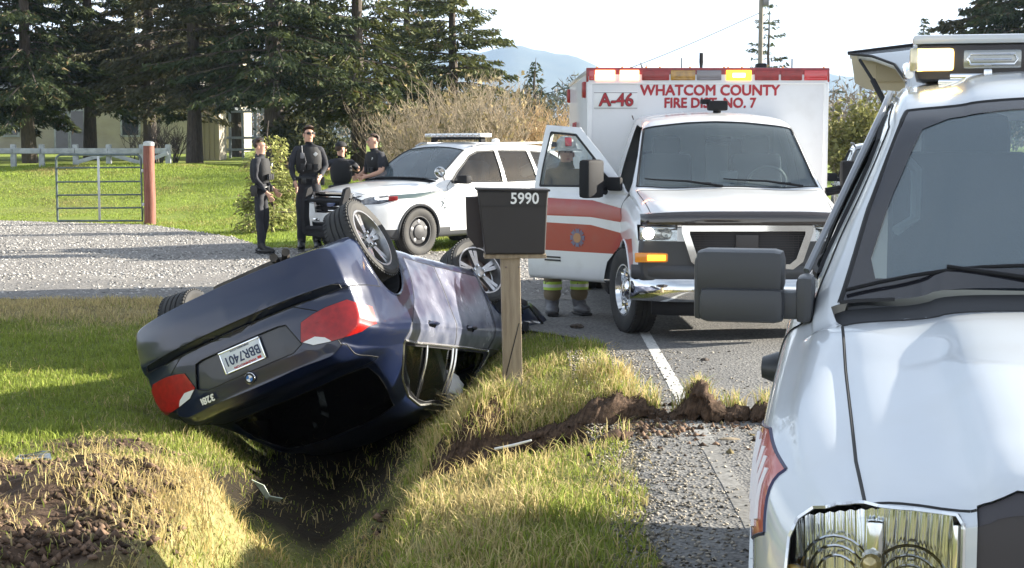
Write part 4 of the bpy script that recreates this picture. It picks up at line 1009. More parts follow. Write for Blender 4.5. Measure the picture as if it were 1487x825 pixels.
link('panel_gap', seam_mesh(B.seams['gap'], .004, .003), M_gap, amb); split(link('wheel_arch_lip', seam_mesh(B.seams['arch'], .008, .01), M_wpaint, amb), yside)
link('windshield_seal', seam_mesh(B.seams['wind'], .012, .006), M_gap, amb)
# the passenger door (y < 0) swings open about its front hinge
PIV = Vector((-1.14, -.985, 0)); TH = rad(48)
MD = Matrix.Translation(PIV) @ Matrix.Rotation(TH, 4, 'Z') @ Matrix.Translation(-PIV)
def ysgn(o): return sum(v.co.y for v in o.data.vertices)
dR = [o for o in out['door'] if ysgn(o) < 0]; dL = [o for o in out['door'] if ysgn(o) > 0]
door = max(dR, key=lambda o: len(o.data.polygons)); door.matrix_local = MD; door['label'] = 'open white passenger door with two red stripes'
for o in dR:
    if o is not door: o.name = 'door_panel'; o.parent = door
mo = door.modifiers.new('s', 'SOLIDIFY'); mo.thickness = .05; mo.offset = -1
dLm = max(dL, key=lambda o: len(o.data.polygons))
for k_ in ('door_window', 'door_stripe', 'door_stripe_low'):
    for o in out[k_]:
        o.parent = door if ysgn(o) < 0 else dLm
for o in dL:
    if o is not dLm: o.name = 'door_panel'; o.parent = dLm
wg = B.seams['wgap']
for sg, dd in ((-1, door), (1, dLm)): link('window_seal', seam_mesh([e for e in wg if e[0].y * sg > 0], .011, .006), M_gap, dd)
mb = MB(); mb.box((-1.74, -.955, .80), (1.0, .012, .70), bev=.01); mb.box((-1.72, -.93, .90), (.7, .06, .10), bev=.02); mb.build('door_inner_panel', M_plasg, door)
mb = MB(); mb.tube([(-1.62, -.905, 1.33), (-1.62, -.80, 1.62)], .012, 6); mb.build('vent_window_bar', M_gap, door)
mb = MB(); mb.box((-2.16, -1.012, 1.10), (.13, .02, .035), bev=.008); mb.build('door_handle', M_plas, door)
mb = MB(); mb.box((-1.97, -1.006, .635), (.20, .004, .016)); mb.box((-1.97, -1.006, .605), (.20, .004, .016)); mb.build('door_lettering', M_txblk, door)
# crest: eight lobed cross with a blue disc
CM = frame((-1.66, -1.004, .835), (1, 0, 0), (0, 0, 1)); cr = []
for k in range(8):
    a = k * math.pi / 4
    for da, r_ in ((-.25, .095), (0, .085), (.25, .095), (.39, .055)): cr.append((r_ * math.cos(a + da), r_ * math.sin(a + da)))
mb = MB(); mb.add([CM @ Vector((x, y, .002)) for x, y in cr] + [CM @ Vector((0, 0, .003))], [(i, (i + 1) % 32, 32) for i in range(32)]); ce = mb.build('crest', mat('crest_grey_blue', (.20, .13, .16), .5, col2=(.13, .17, .26), nscale=30), door, None)
mb = MB(); mb.add([CM @ Vector((.048 * math.cos(k * .524), .048 * math.sin(k * .524), .006)) for k in range(12)], [tuple(range(12))]); mb.build('crest_disc', mat('crest_gold', (.42, .22, .10), .5), ce, None)
def mirror_big(parent, sg, base, reach=.22, m=M_plas):
    mb = MB(); x, y, z = base
    mb.box((x, y + sg * (reach + .10), z + .08), (.13, .24, .36), bev=.035); mb.tube([(x, y, z - .05), (x, y + sg * reach, z - .02)], .028); mb.tube([(x, y, z - .02), (x, y + sg * (reach + .05), z + .02)], .022)
    o = mb.build('side_mirror', m, parent); mb = MB(); mb.box((x - .062, y + sg * (reach + .09), z + .09), (.004, .17, .28)); mb.build('mirror_glass', mat('mirror_glass', (.8, .8, .8), .02, 1.), o); return o
o = mirror_big(door, -1, (-1.36, -.95, 1.33), .12)
mb = MB(); mb.prism([(-1.22, 1.32), (-1.62, 1.32), (-1.50, 1.50), (-1.40, 1.46)], .012, Matrix.Translation((0, -.925, 0))); mb.build('mirror_sail_panel', M_plas, door)
mirror_big(dLm, 1, (-1.22, .95, 1.32), .16)
mb = MB(); mb.box((-1.24, -.965, 1.36), (.16, .05, .13), bev=.02); mb.build('mirror_base', M_plas, door)
# grille surround, mesh bars, hood shield
def ringpoly(outer, inner, x0, x1):
    n = len(outer); mb = MB(); vs = []
    for x in (x0, x1): vs += [(x, y, z) for y, z in outer] + [(x, y, z) for y, z in inner]
    fs = []
    for i in range(n):
        j = (i + 1) % n
        fs += [(2 * n + i, 2 * n + j, 3 * n + j, 3 * n + i), (i, j, 2 * n + j, 2 * n + i), (n + i, 3 * n + i, 3 * n + j, n + j), (i, n + i, n + j, j)]
    return mb.add(vs, fs)
go = [(-.57, 1.035), (.57, 1.035), (.57, .98), (.485, .72), (.40, .655), (-.40, .655), (-.485, .72), (-.57, .98)]
gi = [(-.50, .985), (.50, .985), (.50, .96), (.425, .745), (.37, .70), (-.37, .70), (-.425, .745), (-.50, .96)]
ringpoly(go, gi, .02, .095).build('grille_surround', M_chrome, amb, 20)
mb = MB()
for k in range(13):
    z = .715 + .021 * k; w_ = .37 + (.50 - .37) * min(1, (z - .70) / .25); mb.box((.055, 0, z), (.012, 2 * w_, .006))
for k in range(-10, 11):
    mb.box((.050, k * .045, .85), (.008, .004, .27 if abs(k) < 9 else .2))
tag(mb.build('grille_bar', mat('dark_grille', (.035, .028, .028), .6), amb), kind='stuff')
mb = MB(); mb.box((.075, 0, .89), (.01, .20, .13), bev=.01); mb.build('grille_badge_plate', mat('dark_badge', (.05, .045, .045), .5), amb)
mb = MB(); vs = []; n = 24
for k in range(n + 1):
    y = -.92 + 1.84 * k / n; bx = .085 - .10 * (abs(y) / .92) ** 3; dz = .03 * (1 - (abs(y) / .92) ** 4)
    for dx, z in ((-.07, 1.13 + dz), (-.01, 1.125 + dz), (.02, 1.095 + dz * .5), (.012, 1.04), (-.02, 1.03)): vs.append((bx + dx, y, z))
mb.add(vs, [(5 * k + q, 5 * k + q + 1, 5 * k + q + 6, 5 * k + q + 5) for k in range(n) for q in range(4)]); o = mb.build('hood_shield', mat('smoked_hood_shield', (.03, .022, .02), .12, 0, 1), amb, 60); q_ = o.modifiers.new('s', 'SOLIDIFY'); q_.thickness = .004
# headlights, indicators
for sg in (1, -1):
    mb = MB(); mb.box((-.035, sg * .765, .962), (.06, .315, .115), bev=.012); hl = mb.build('headlight', M_reflector, amb)
    mb = MB()
    for y, r_ in ((.85, .046), (.69, .04)): mb.lathe([(.0001, .010), (r_, .012), (r_ + .006, .0), (r_ + .006, -.01)], 20, Matrix.Translation((-.003, sg * y, .962)) @ Matrix.Rotation(rad(-90), 4, 'Z'))
    L = split(mb.build('bulb', M_litw if sg < 0 else M_reflector, hl), lambda c: abs(c.y) > .77)
    if sg < 0: L[0].data.materials.clear(); L[0].data.materials.append(M_reflector)
    mb = MB(); mb.box((.012, sg * .765, .962), (.004, .325, .128), bev=.0015); mb.build('headlight_lens', M_lens, hl)
    mb = MB(); mb.box((-.012 - .0, sg * .745, .752), (.07, .44, .085), bev=.012); ti = mb.build('turn_signal', M_amberlens, amb)
    if sg < 0: mb = MB(); mb.box((.026, sg * .78, .752), (.012, .16, .05), bev=.005); mb.build('signal_bulb', M_lita, ti)
# bumper: dark upper pad, chrome bar, dark air dam
def bar(name, z0, z1, x, dpt, half, m, curve=.16, parent=amb):
    mb = MB(); vs = []; n = 28; pr = [(0, z0 + .015), (dpt * .8, z0), (dpt, z0 + .03), (dpt, z1 - .03), (dpt * .8, z1), (0, z1 - .01)]
    for k in range(n + 1):
        y = -half + 2 * half * k / n; bx = x - curve * (abs(y) / half) ** 4
        for a, z in pr: vs.append((bx + a, y, z))
    q = len(pr); mb.add(vs, [(q * k + i, q * k + i + 1, q * k + q + i + 1, q * k + q + i) for k in range(n) for i in range(q - 1)] + [tuple(range(q)), tuple(q * n + i for i in range(q))]); return mb.build(name, m, parent, 50)
bar('bumper_pad', .565, .685, .0, .10, .985, M_plasg, .2); bar('bumper', .37, .568, -.01, .14, .99, M_chrome, .26); bar('air_dam', .24, .37, -.06, .10, .80, M_plas)
mb = MB(); mb.box((-3.4, 0, .42), (6.2, 1.0, .16), bev=.02); mb.box((-.8, 0, .34), (.2, 1.7, .14), bev=.03); mb.box((-5.2, 0, .36), (.2, 1.7, .16), bev=.03); mb.build('chassis', M_dark, amb)
mb = MB(); mb.box((-1.75, -1.02, .33), (.9, .16, .05), bev=.01); mb.build('running_board', M_plas, amb)
for x, y in ((-.80, -.90), (-.80, .90)): wheel(amb, (x, y, .395), 1 if y > 0 else -1, R=.395, Wd=.225, rim=.235, style='dually', dish=.05, rot=(0, 0, rad(14)))
for x, y in ((-5.2, -1.0), (-5.2, 1.0)): wheel(amb, (x, y, .395), 1 if y > 0 else -1, R=.395, Wd=.24, rim=.235, style='dually', dish=.1)
# cab interior
mb = MB()
for y in (-.45, .45):
    mb.box((-2.15, y, 1.28), (.20, .50, .72), rot=(0, rad(-10), 0), bev=.06); mb.box((-1.85, y, .95), (.5, .5, .16), bev=.05); mb.box((-2.22, y, 1.72), (.10, .28, .20), bev=.05)
split(mb.build('seat', M_seat, amb), yside)
mb = MB(); mb.box((-1.28, 0, 1.18), (.50, 1.66, .22), bev=.05); mb.box((-1.0, 0, 1.0), (.9, 1.75, .10)); mb.box((-1.42, 0, 1.30), (.14, .42, .08), bev=.02)
mb.build('dashboard', mat('olive_dashboard', (.055, .055, .048), .75), amb)
mb = MB(); mb.box((-1.36, .05, 1.42), (.03, .17, .12), rot=(0, rad(15), 0), bev=.01); mb.build('dash_screen', mat('pale_screen', (.35, .38, .40), .3), amb)
mb = MB(); mb.box((-1.30, -.30, 1.31), (.12, .26, .02)); mb.build('clipboard', M_white, amb)
SM = Matrix.Translation((-1.62, .46, 1.35)) @ Matrix.Rotation(rad(28), 4, 'Y') @ Matrix.Rotation(rad(-90), 4, 'Z')
mb = MB(); mb.tube([SM @ Vector((.19 * math.cos(a / 24 * 2 * math.pi), 0, .19 * math.sin(a / 24 * 2 * math.pi))) for a in range(25)], .015, 8, cap=False); mb.tube([SM @ Vector((-.18, 0, 0)), SM @ Vector((.18, 0, 0))], .016); mb.build('steering_wheel', mat('steering_grey', (.20, .20, .20), .5), amb)
mb = MB(); mb.box((-2.66, .36, 1.35), (.03, .70, 1.1)); mb.box((-2.66, -.55, 1.35), (.03, .25, 1.1)); mb.build('cab_partition', mat('grey_partition', (.50, .52, .53), .7), amb)
mb = MB(); mb.box((-2.60, .35, 1.62), (.10, .22, .34), bev=.02); mb.box((-2.6, -.60, 1.60), (.08, .10, .12), bev=.02); mb.box((-2.6, -.60, 1.42), (.08, .10, .12), bev=.02); split(mb.build('cab_equipment', M_plas, amb))
mb = MB(); mb.box((-1.72, 0, 1.77), (.04, .26, .07), bev=.02); mb.build('rear_view_mirror', M_plas, amb)
for y0, y1 in ((-.72, -.05), (.02, .70)):
    mb = MB(); mb.tube([(-1.03, y1, 1.345), (-1.09, (y0 + y1) / 2, 1.39), (-1.13, y0, 1.405)], [.012, .010, .006], 6); mb.tube([(-1.10, y1 - .1, 1.37), (-1.15, y0 - .05, 1.41)], .006, 5); mb.build('wiper', M_plas, amb)
# twin scene light on the cab roof
mb = MB(); mb.box((-2.28, .07, 2.12), (.12, .20, .10), bev=.02); mb.box((-2.29, -.05, 2.16), (.08, .10, .05), bev=.01); mb.tube([(-2.3, .07, 2.04), (-2.3, .07, 2.12)], .04); mb.build('roof_camera', M_plas, amb)
mb = MB(); mb.tube([(-2.05, -.80, 1.98), (-2.4, -.78, 2.02)], .006, 5); mb.build('roof_trim', M_plas, amb)
# box body
mb = MB(); mb.box((-4.55, .04, 1.475), (3.6, 2.52, 1.99), bev=.035); bx = mb.build('box_body', M_wbox, amb)
mb = MB()
for sg in (1, -1):
    mb.box((-2.765, .04 + sg * 1.23, 1.45), (.05, .055, 1.86), bev=.015)
split(mb.build('corner_trim', M_wpaint, amb), yside)
mb = MB(); mb.box((-2.755, .04, 2.36), (.03, 2.48, .012)); mb.build('light_rail_ledge', M_white, amb)
mb = MB(); mb.box((-4.60, .04, 2.475), (3.54, 2.54, .05), bev=.012); mb.build('roof_edge', M_wpaint, amb)
mb = MB(); mb.box((-2.80, .04, 2.447), (.09, 2.53, .150), bev=.010); hs = mb.build('light_bar', M_modr, amb)
ty = lambda px: -1.22 + (px - 853) / 354 * 2.52
for a, b, m_, lit in ((856, 864, M_modR, 0), (865, 894, M_litr, 1), (901, 929, M_litr, 1), (933, 973, M_modr, 0), (975, 1011, M_moda, 0), (1013, 1049, M_modg, 0), (1056, 1093, M_lita, 1), (1098, 1133, M_modr, 0), (1136, 1167, M_modr, 0), (1170, 1204, M_modR, 0)):
    mb = MB(); mb.box((-2.752, (ty(a) + ty(b)) / 2, 2.445), (.03, ty(b) - ty(a), .105), bev=.008); o = mb.build('warning_light', m_, hs)
    if lit: mb = MB(); mb.box((-2.738, (ty(a) + ty(b)) / 2, 2.445), (.01, (ty(b) - ty(a)) * .5, .045), bev=.004); mb.build('light_core', M_litrc if m_ is M_litr else mat('amber_core', (1, .8, .4), .3, emis=(1, .75, .30), estr=1.6), o)
    else:
        mb = MB(); w_ = ty(b) - ty(a)
        for k in range(3): mb.box((-2.735, (ty(a) + ty(b)) / 2, 2.41 + k * .035), (.006, w_ * .8, .008))
        mb.build('lens_rib', m_, o)
mb = MB()
for px in (868, 905, 940, 960, 1004, 1054, 1060, 1080, 1140, 1200): mb.lathe([(.012, 0), (.012, .02), (.0001, .028)], 8, Matrix.Translation((-2.80, ty(px), 2.512)) @ Matrix.Rotation(rad(90), 4, 'X'))
tag(mb.build('rail_bolt', M_amberlens, hs), kind='stuff')
mb = MB(); mb.tube([(-3.2, ty(1028), 2.5), (-3.2, ty(1028), 2.60), (-3.2, ty(1028), 2.70)], [.010, .022, .020], 8); mb.build('antenna', M_plas, amb)
mb = MB(); mb.tube([(-3.4, ty(1002), 2.5), (-3.4, ty(1002), 2.66)], .006, 6); mb.build('antenna', M_plas, amb)
mb = MB(); mb.tube([(-3.6, ty(1175), 2.5), (-3.6, ty(1175), 2.66)], .008, 6); mb.build('antenna', M_plas, amb)
mb = MB(); mb.box((-3.3, ty(1120), 2.545), (.14, .11, .10), bev=.02); mb.build('roof_beacon', M_plas, amb)
mb = MB(); mb.box((-3.5, ty(988), 2.52), (.16, .12, .04), bev=.015); mb.build('roof_vent', M_white, amb)
FB = lambda y, z, x=-2.748: frame((x, y, z), (0, 1, 0), (0, 0, 1))
def serif_feet(txt_me): return txt_me
def serif_text(txt, size, name, y, z, m, parent, sx=1., bold=.004, outline=None, x=-2.748):
    """block letters with small slab feet added under and over the stems"""
    put(bold_text(txt, size, bold, sx=sx), name, FB(y, z, x), parent, m)
serif_text('WHATCOM COUNTY', .150, 'county_name', .06, 2.285, M_txred, bx, sx=.98, bold=.0050)
serif_text('FIRE DIST. NO. 7', .142, 'district_name', .06, 2.155, M_txred, bx, sx=.93, bold=.0050)
mb = MB(); mb.box((-2.751, ty(895), 2.185), (.006, .45, .185), bev=.002); mb.build('unit_number_panel', M_wpaint, bx)
put(bold_text('A-46', .185, .007, sx=.97), 'unit_number', FB(ty(896), 2.185, -2.744), bx, M_txblk)
put(bold_text('A-46', .185, .003, sx=.97), 'unit_number', FB(ty(896), 2.185, -2.741), bx, M_txred)
mb = MB()
for z in (2.105, 2.265): mb.box((-2.746, ty(895), z), (.004, .45, .006))
mb.build('panel_line', M_modg, bx)
# side of the box seen at a grazing angle
for x, z, h_ in ((-2.98, 2.30, .17), (-6.2, 2.33, .17)):
    mb = MB(); mb.box((x, -1.235, z), (.14, .045, h_), bev=.015); mb.build('side_marker_light', M_redlens, amb)
mb = MB()
for x0, x1, z0, z1 in ((-3.35, -4.3, .62, 1.6), (-4.4, -5.0, .95, 2.05), (-5.55, -6.2, .62, 2.05)):
    for sg in (-1, 1): mb.box(((x0 + x1) / 2, sg * 1.228 + (.07 if sg > 0 else 0), (z0 + z1) / 2), (abs(x1 - x0), .03, z1 - z0), bev=.012)
split(mb.build('compartment_door', M_wbox, amb))
for sg in (-1, 1):
    put(text_mesh('FIRE DIST.', .20, .002, .005), 'side_lettering', frame((-4.6, sg * 1.247 + (.07 if sg > 0 else 0), 1.9), (-sg * 1.0, 0, 0), (0, 0, 1)), bx, M_txred)
    mb = MB(); mb.box((-4.55, sg * 1.222 + (.08 if sg > 0 else 0), .84), (3.58, .012, .26), bev=.003); mb.build('side_stripe', M_redst, amb)
mb = MB(); mb.box((-2.765, 0, .60), (.03, 2.40, .20), bev=.006); mb.build('kick_plate', M_reflector, amb)
# ------------------------------------------------------------------ white rescue SUV in the right foreground
M_swhite = paint('white_suv_paint', (.58, .61, .64), rough=.25, dirt=(.55, .56, .56), coat=.9)
M_sglass = glass('grey_windshield_glass', (.62, .72, .74), refl=1.3, film=.26)
suv = thing('rescue_suv', 'large white rescue truck in the right foreground with amber lights and its tailgate raised', 'suv', (1.41, 3.0, 0), (0, 0, rad(-104.2)))
def suv_sec():
    zb = [(-5.2, .45), (-1, .38), (-.2, .40), (.08, .48)]
    ys = [(-5.2, .97), (-4, 1.0), (-1.2, 1.0), (-.8, .995), (-.4, .965), (-.2, .925), (-.05, .87), (.08, .80)]
    zl = [(-5.2, 1.30), (-2.2, 1.30), (-1.9, 1.285), (-1.35, 1.19), (-.8, 1.09), (-.3, .995), (-.1, .955), (.08, .93)]
    yb = [(-5.2, .94), (-2, .945), (-1.35, .90), (-.8, .90), (-.3, .855), (-.1, .81), (.08, .76)]
    yr = [(-5.2, .68), (-4.8, .70), (-2.3, .665), (-2.1, .665), (-1.7, .765), (-1.42, .845), (-1.3, .80), (-.9, .775), (-.3, .725), (.0, .70), (.08, .68)]
    zr = [(-5.2, 1.90), (-4.8, 1.94), (-3, 1.95), (-2.4, 1.915), (-2.15, 1.865), (-1.75, 1.57), (-1.42, 1.255), (-1.36, 1.225), (-1.28, 1.225), (-.9, 1.145), (-.3, 1.035), (-.05, .985), (.08, .95)]
    zt = [(-5.2, 1.96), (-4.8, 2.0), (-3, 2.03), (-2.5, 2.0), (-2.2, 1.93), (-2.1, 1.885), (-1.75, 1.63), (-1.42, 1.335), (-1.36, 1.275), (-1.28, 1.285), (-.9, 1.235), (-.3, 1.135), (-.02, 1.085), (.08, 1.03)]
    def sec(x):
        b, s_, l, yb_, t, r, y2 = (float(interp(k, x)) for k in (zb, ys, zl, yb, zt, zr, yr))
        h = 1 if x > -1.3 else 0
        return [(0, b), (s_ * .8, b), (s_ * .97, b + .01), (s_, b + .08), (s_, .7), (s_, l - .20), (s_ - .006, l - .11), (s_ - .03, l - .035), (yb_ + .01, l - .004), (yb_ - .01, l + .004 + .012 * h),
                (yb_ * .66 + y2 * .34 + .012, l * .66 + r * .34 + .012 * h), (yb_ * .33 + y2 * .67 + .008, l * .33 + r * .67 + .01 * h), (y2 + .004, r), (y2 - .05, r + (t - r) * .22), (y2 * .70, r + (t - r) * .42), (y2 * .62, t - .012), (y2 * .3, t - .003), (0, t)]
    return sec
def suv_front(y, z): return -.07 * (abs(y) / .9) ** 2.5 - .10 * max(0, z - .95)
xs_ = sorted(set(list(np.linspace(-4.35, -2.5, 26)) + list(np.linspace(-2.5, -.1, 90)) + list(np.linspace(-.1, .08, 9))))
B = Body(-4.35, .08, 0, suv_sec(), lambda y, z: .05 * max(0, z - 1.3), suv_front, xs=xs_)
side = lambda c, n: abs(n.y) > .35 and abs(c.y) > .55
ws = [(-1.42, 0), (-1.425, .5), (-1.435, .815), (-1.75, .735), (-2.11, .635), (-2.125, .3), (-2.13, 0)]
wsp = ws + [(x, -y) for x, y in ws[-2:0:-1]]
wi = [(-1.475, 0), (-1.48, .4), (-1.50, .715), (-1.56, .73), (-1.76, .67), (-2.0, .585), (-2.045, .50), (-2.065, .3), (-2.07, 0)]
wip = wi + [(x, -y) for x, y in wi[-2:0:-1]]
tp = lambda c, n: c.z > 1.2 and n.z > .2 and c.x < -1.3
B.cut('windshield_border', wsp, (0, 1), tp); B.cut('windshield', wip, (0, 1), tp)
hd = [(.035, 0), (.032, .385), (.02, .49), (-.07, .70), (-.3, .728), (-.9, .775), (-1.27, .80), (-1.29, .4), (-1.29, 0)]
B.cut('hood', hd + [(x, -y) for x, y in hd[-2:0:-1]], (0, 1), lambda c, n: c.z > .93 and n.z > .05 and c.x > -1.3)
B.cut('cowl', [(-1.292, 0), (-1.292, .80), (-1.43, .84), (-1.43, -.84), (-1.292, -.80)], (0, 1), lambda c, n: c.z > 1.15 and n.z > .2, over=['body'])
frontf = lambda c, n: n.x > -.2 and c.x > -.16
for sg in (1, -1): B.cut('headlight', [(sg * y, z) for y, z in [(.505, .985), (.515, .996), (.60, .995), (.70, .988), (.76, .978), (.81, .958), (.845, .93), (.862, .89), (.868, .80), (.85, .66), (.505, .66)]], (1, 2), lambda c, n: c.x > (-.34 if c.z < .9 else -.15) and n.x > -.05 and c.z < 1.02)
B.cut('grille', [(-.478, 1.015), (-.40, 1.05), (.40, 1.05), (.478, 1.015), (.478, .62), (-.478, .62)], (1, 2), frontf)
B.cut('front_door', [(-1.50, .50), (-1.48, 1.20), (-1.62, 1.33), (-2.10, 1.80), (-2.35, 1.875), (-2.62, 1.89), (-2.66, .50)], (0, 2), side)
B.cut('rear_door', [(-2.68, .50), (-2.64, 1.89), (-3.42, 1.905), (-3.42, 1.0), (-3.2, .8), (-3.12, .50)], (0, 2), side)
B.cut('side_window', [(-1.72, 1.335), (-2.14, 1.75), (-2.36, 1.835), (-2.58, 1.845), (-2.60, 1.33)], (0, 2), side)
B.cut('side_window', [(-2.72, 1.33), (-2.70, 1.85), (-3.34, 1.86), (-3.36, 1.33)], (0, 2), side)
B.cut('side_window', [(-3.50, 1.33), (-3.48, 1.86), (-4.12, 1.84), (-4.2, 1.33)], (0, 2), side)
B.cut('decal', [(-1.0, .99), (-.66, 1.03), (-.37, .99), (-.28, .86), (-.50, .79), (-.82, .83)], (0, 2), lambda c, n: abs(c.y) > .55 and abs(n.y) > .12, over=['body'])
for cx in (-.98, -3.62): B.cut('void', circ(cx, .38, .46, 195, -15, 18), (0, 2), lambda c, n: abs(c.y) > .5)
B.cut('rear_opening', [(-.60, 1.0), (.60, 1.0), (.56, 1.85), (-.56, 1.85)], (1, 2), lambda c, n: n.x < -.3 and c.x < -4.2)
S = {'*': ('body_shell', M_swhite, None), 'windshield_border': ('windshield_border', mat('black_glass_border', (.014, .014, .018), .15, 0, 1), None), 'windshield': ('windshield', M_sglass, None), 'hood': ('hood', M_swhite, None), 'cowl': ('cowl', M_plasg, None),
     'headlight': ('headlight_bowl', M_reflector, None), 'grille': ('grille', mat('charcoal_grille', (.045, .040, .044), .6), None), 'front_door': ('door', M_swhite, None), 'rear_door': ('door', M_swhite, None), 'side_window': ('window', M_glass, None), 'decal': ('fender_decal', mat('red_decal', (.40, .05, .04), .4, 0, .8, col2=(.52, .10, .07), nscale=6), None), 'rear_opening': ('cargo_opening', M_dark, None)}
def seamk(a, b):
    p = {a, b}
    if 'void' in p: return 'arch'
    if p == {'body', 'hood'}: return 'hood'
    if p & {'front_door', 'rear_door'} and 'body' in p: return 'gap'
    if p == {'front_door', 'rear_door'}: return 'gap'
    if 'side_window' in p: return 'win'
    if p == {'windshield_border', 'body'}: return 'seal'
    if 'headlight' in p: return 'hl'
    if p == {'decal', 'body'}: return 'dec'
    return None
B.clean('headlight'); B.clean('decal'); B.clean('grille')
out = B.parts(suv, S, seam=seamk, skip=('void', 'headlight', 'rear_opening'), pushes={'windshield': -.004, 'side_window': -.01, 'grille': -.006, 'cowl': -.03, 'decal': .003, 'rear_opening': -.02})
link('hood_gap', seam_mesh(B.seams['hood'], .0042, .004), M_gap, suv); link('door_gap', seam_mesh(B.seams['gap'], .005, .004), M_gap, suv)
split(link('window_seal', seam_mesh(B.seams['win'], .016, .010), M_plas, suv), yside); link('windshield_seal', seam_mesh(B.seams['seal'], .008, .005), M_gap, suv)
split(link('wheel_arch_lip', seam_mesh(B.seams['arch'], .010, .010), M_swhite, suv), lambda c: (c.y > 0, c.x > -2)); link('decal_border', seam_mesh(B.seams['dec'], .006, .005), mat('dark_blue_border', (.03, .03, .08), .4), suv)
mb = MB()
for p, q, n1, n2 in B.seams['hl']: mb.add([p, q, (q.x - .17, q.y, q.z), (p.x - .17, p.y, p.z)], [(0, 1, 2, 3)])
split(mb.build('headlight_housing', M_plasg, suv, None), yside)
split(link('headlight_rim', seam_mesh(B.seams['hl'], .0045, .0045, .001), mat('soft_chrome', (.72, .73, .74), .28, .9), suv), yside)
mb = MB(); mb.box((-.20, .67, .78), (.02, .30, .28)); mb.box((-.20, -.67, .78), (.02, .30, .28)); split(mb.build('headlight_back', M_reflector, suv))
# slanted letters following the decal
dc = max(out['decal'], key=lambda o: -sum(v.co.y for v in o.data.vertices))
mb = MB(); bv = B.bvh
for k, (x0, z0, x1, z1) in enumerate([(-.90, .975, -.78, .86), (-.83, .99, -.70, .85), (-.76, 1.0, -.62, .85), (-.66, 1.0, -.56, .87), (-.57, 1.0, -.47, .84), (-.50, .99, -.41, .84), (-.43, .975, -.36, .87)]):
    P = []
    for t in (0, .33, .66, 1):
        x = x0 + (x1 - x0) * t; z = z0 + (z1 - z0) * t; h = bv.ray_cast(Vector((x, -2, z)), Vector((0, 1, 0)))
        if h[0] is not None: P.append(h[0] + h[1] * .004)
    if len(P) > 1: mb.tube(P, .008, 5)
mb.build('decal_lettering', mat('silver_lettering', (.75, .72, .72), .35), dc)
# headlight assembly
for sg in (-1, 1):
    hp = MB(); hp.box((-.03, sg * .515, .82), (.10, .018, .31), bev=.005); hp.box((-.10, sg * .68, .655), (.12, .36, .02), bev=.005); hl = hp.build('headlight', M_chrome, suv)
    # fluted reflector: a finely ribbed sheet
    mb = MB(); nk = 150; vs = []
    for k in range(nk + 1):
        u = k / nk; y = .515 + .335 * u; ph = u * 2 * math.pi * 15
        for j in range(7):
            w_ = j / 6; z = .64 + w_ * (.345 - .06 * u ** 2); bow = .035 * math.sin(math.pi * w_) * (1 if u > .55 else -.6) * (0 if .42 < u < .58 else 1)
            vs.append((-.075 - .10 * u ** 2 - .03 * (w_ - .5) ** 2 + .0075 * math.sin(ph + bow * 60), sg * y, z))
    mb.add(vs, [(7 * k + j, 7 * k + j + 1, 7 * k + j + 8, 7 * k + j + 7) for k in range(nk) for j in range(6)]); mb.build('fluted_reflector', mat('fluted_chrome', (.86, .88, .90), .12, 1.), hl, 80)
    for cy_, r_ in ((.755, .085), (.605, .085)):
        for q_ in (1., .8, .6):
            mb = MB(); mb.tube([(-.055 - .10 * ((cy_ + r_ * q_ * math.cos(a) - .515) / .335) ** 2, sg * (cy_ + r_ * q_ * math.cos(a)), .80 + r_ * 1.25 * q_ * math.sin(a)) for a in np.linspace(.15, math.pi - .15, 14)], .0035, 5); mb.build('reflector_ring', M_chrome, hl)
    mb = MB(); mb.box((-.085, sg * .68, .80), (.03, .035, .30), bev=.008); mb.build('reflector_pillar', M_chrome, hl)
    mb = MB()
    mb.lathe([(.022, -.01), (.022, .03), (.0001, .045)], 12, Matrix.Translation((-.06, sg * .685, .87)) @ Matrix.Rotation(rad(-90), 4, 'Z')); mb.lathe([(.03, -.03), (.026, .03), (.0001, .04)], 12, Matrix.Translation((-.07, sg * .685, .805)) @ Matrix.Rotation(rad(-90), 4, 'Z'))
    split(mb.build('bulb', mat('amber_bulb', (.45, .36, .16), .15, .3, 1), hl))
    mb = MB(); mb.box((-.13, sg * .845, .775), (.04, .03, .11), rot=(0, 0, sg * rad(-35)), bev=.008); mb.build('amber_marker', mat('amber_marker', (.62, .33, .05), .15, 0, 1, col2=(.42, .40, .20), nscale=18), hl)
    # lens: curved clear sheet over the bowl
    vs = []; n = 14
    for k in range(n + 1):
        y = .495 + .39 * k / n; x = .012 - .07 * (y / .9) ** 2.5 - .16 * max(0, (y - .74) / .15) ** 2 ; zt_ = .992 - .09 * ((y - .495) / .39) ** 2.2
        for z in (zt_, .85, .66): vs.append((x - .02 * max(0, z - .9) * 5, sg * y, z))
    mb = MB(); mb.add(vs, [(3 * k + q, 3 * k + q + 1, 3 * k + q + 4, 3 * k + q + 3) for k in range(n) for q in range(2)]); mb.build('headlight_lens', M_lens, hl, 60)
# grille bars and bumper
mb = MB()
for k in range(5): mb.box((.0, 0, .66 + .075 * k), (.03, .93, .022), bev=.006)
tag(mb.build('grille_bar', M_plas, suv), kind='stuff')
bar('bumper', .42, .64, .02, .14, .97, M_chrome, .12, suv)
# cowl slots
mb = MB()
for k in range(26):
    y = -.74 + 1.48 * k / 25; zc = 1.275 - .03 * abs(y) / .8 - .035 * max(0, (abs(y) - .5) / .3) ** 2
    mb.box((-1.315, y, zc - .004), (.045, .018, .008), bev=.002)
tag(mb.build('cowl_slot', M_swhite, suv), kind='stuff')
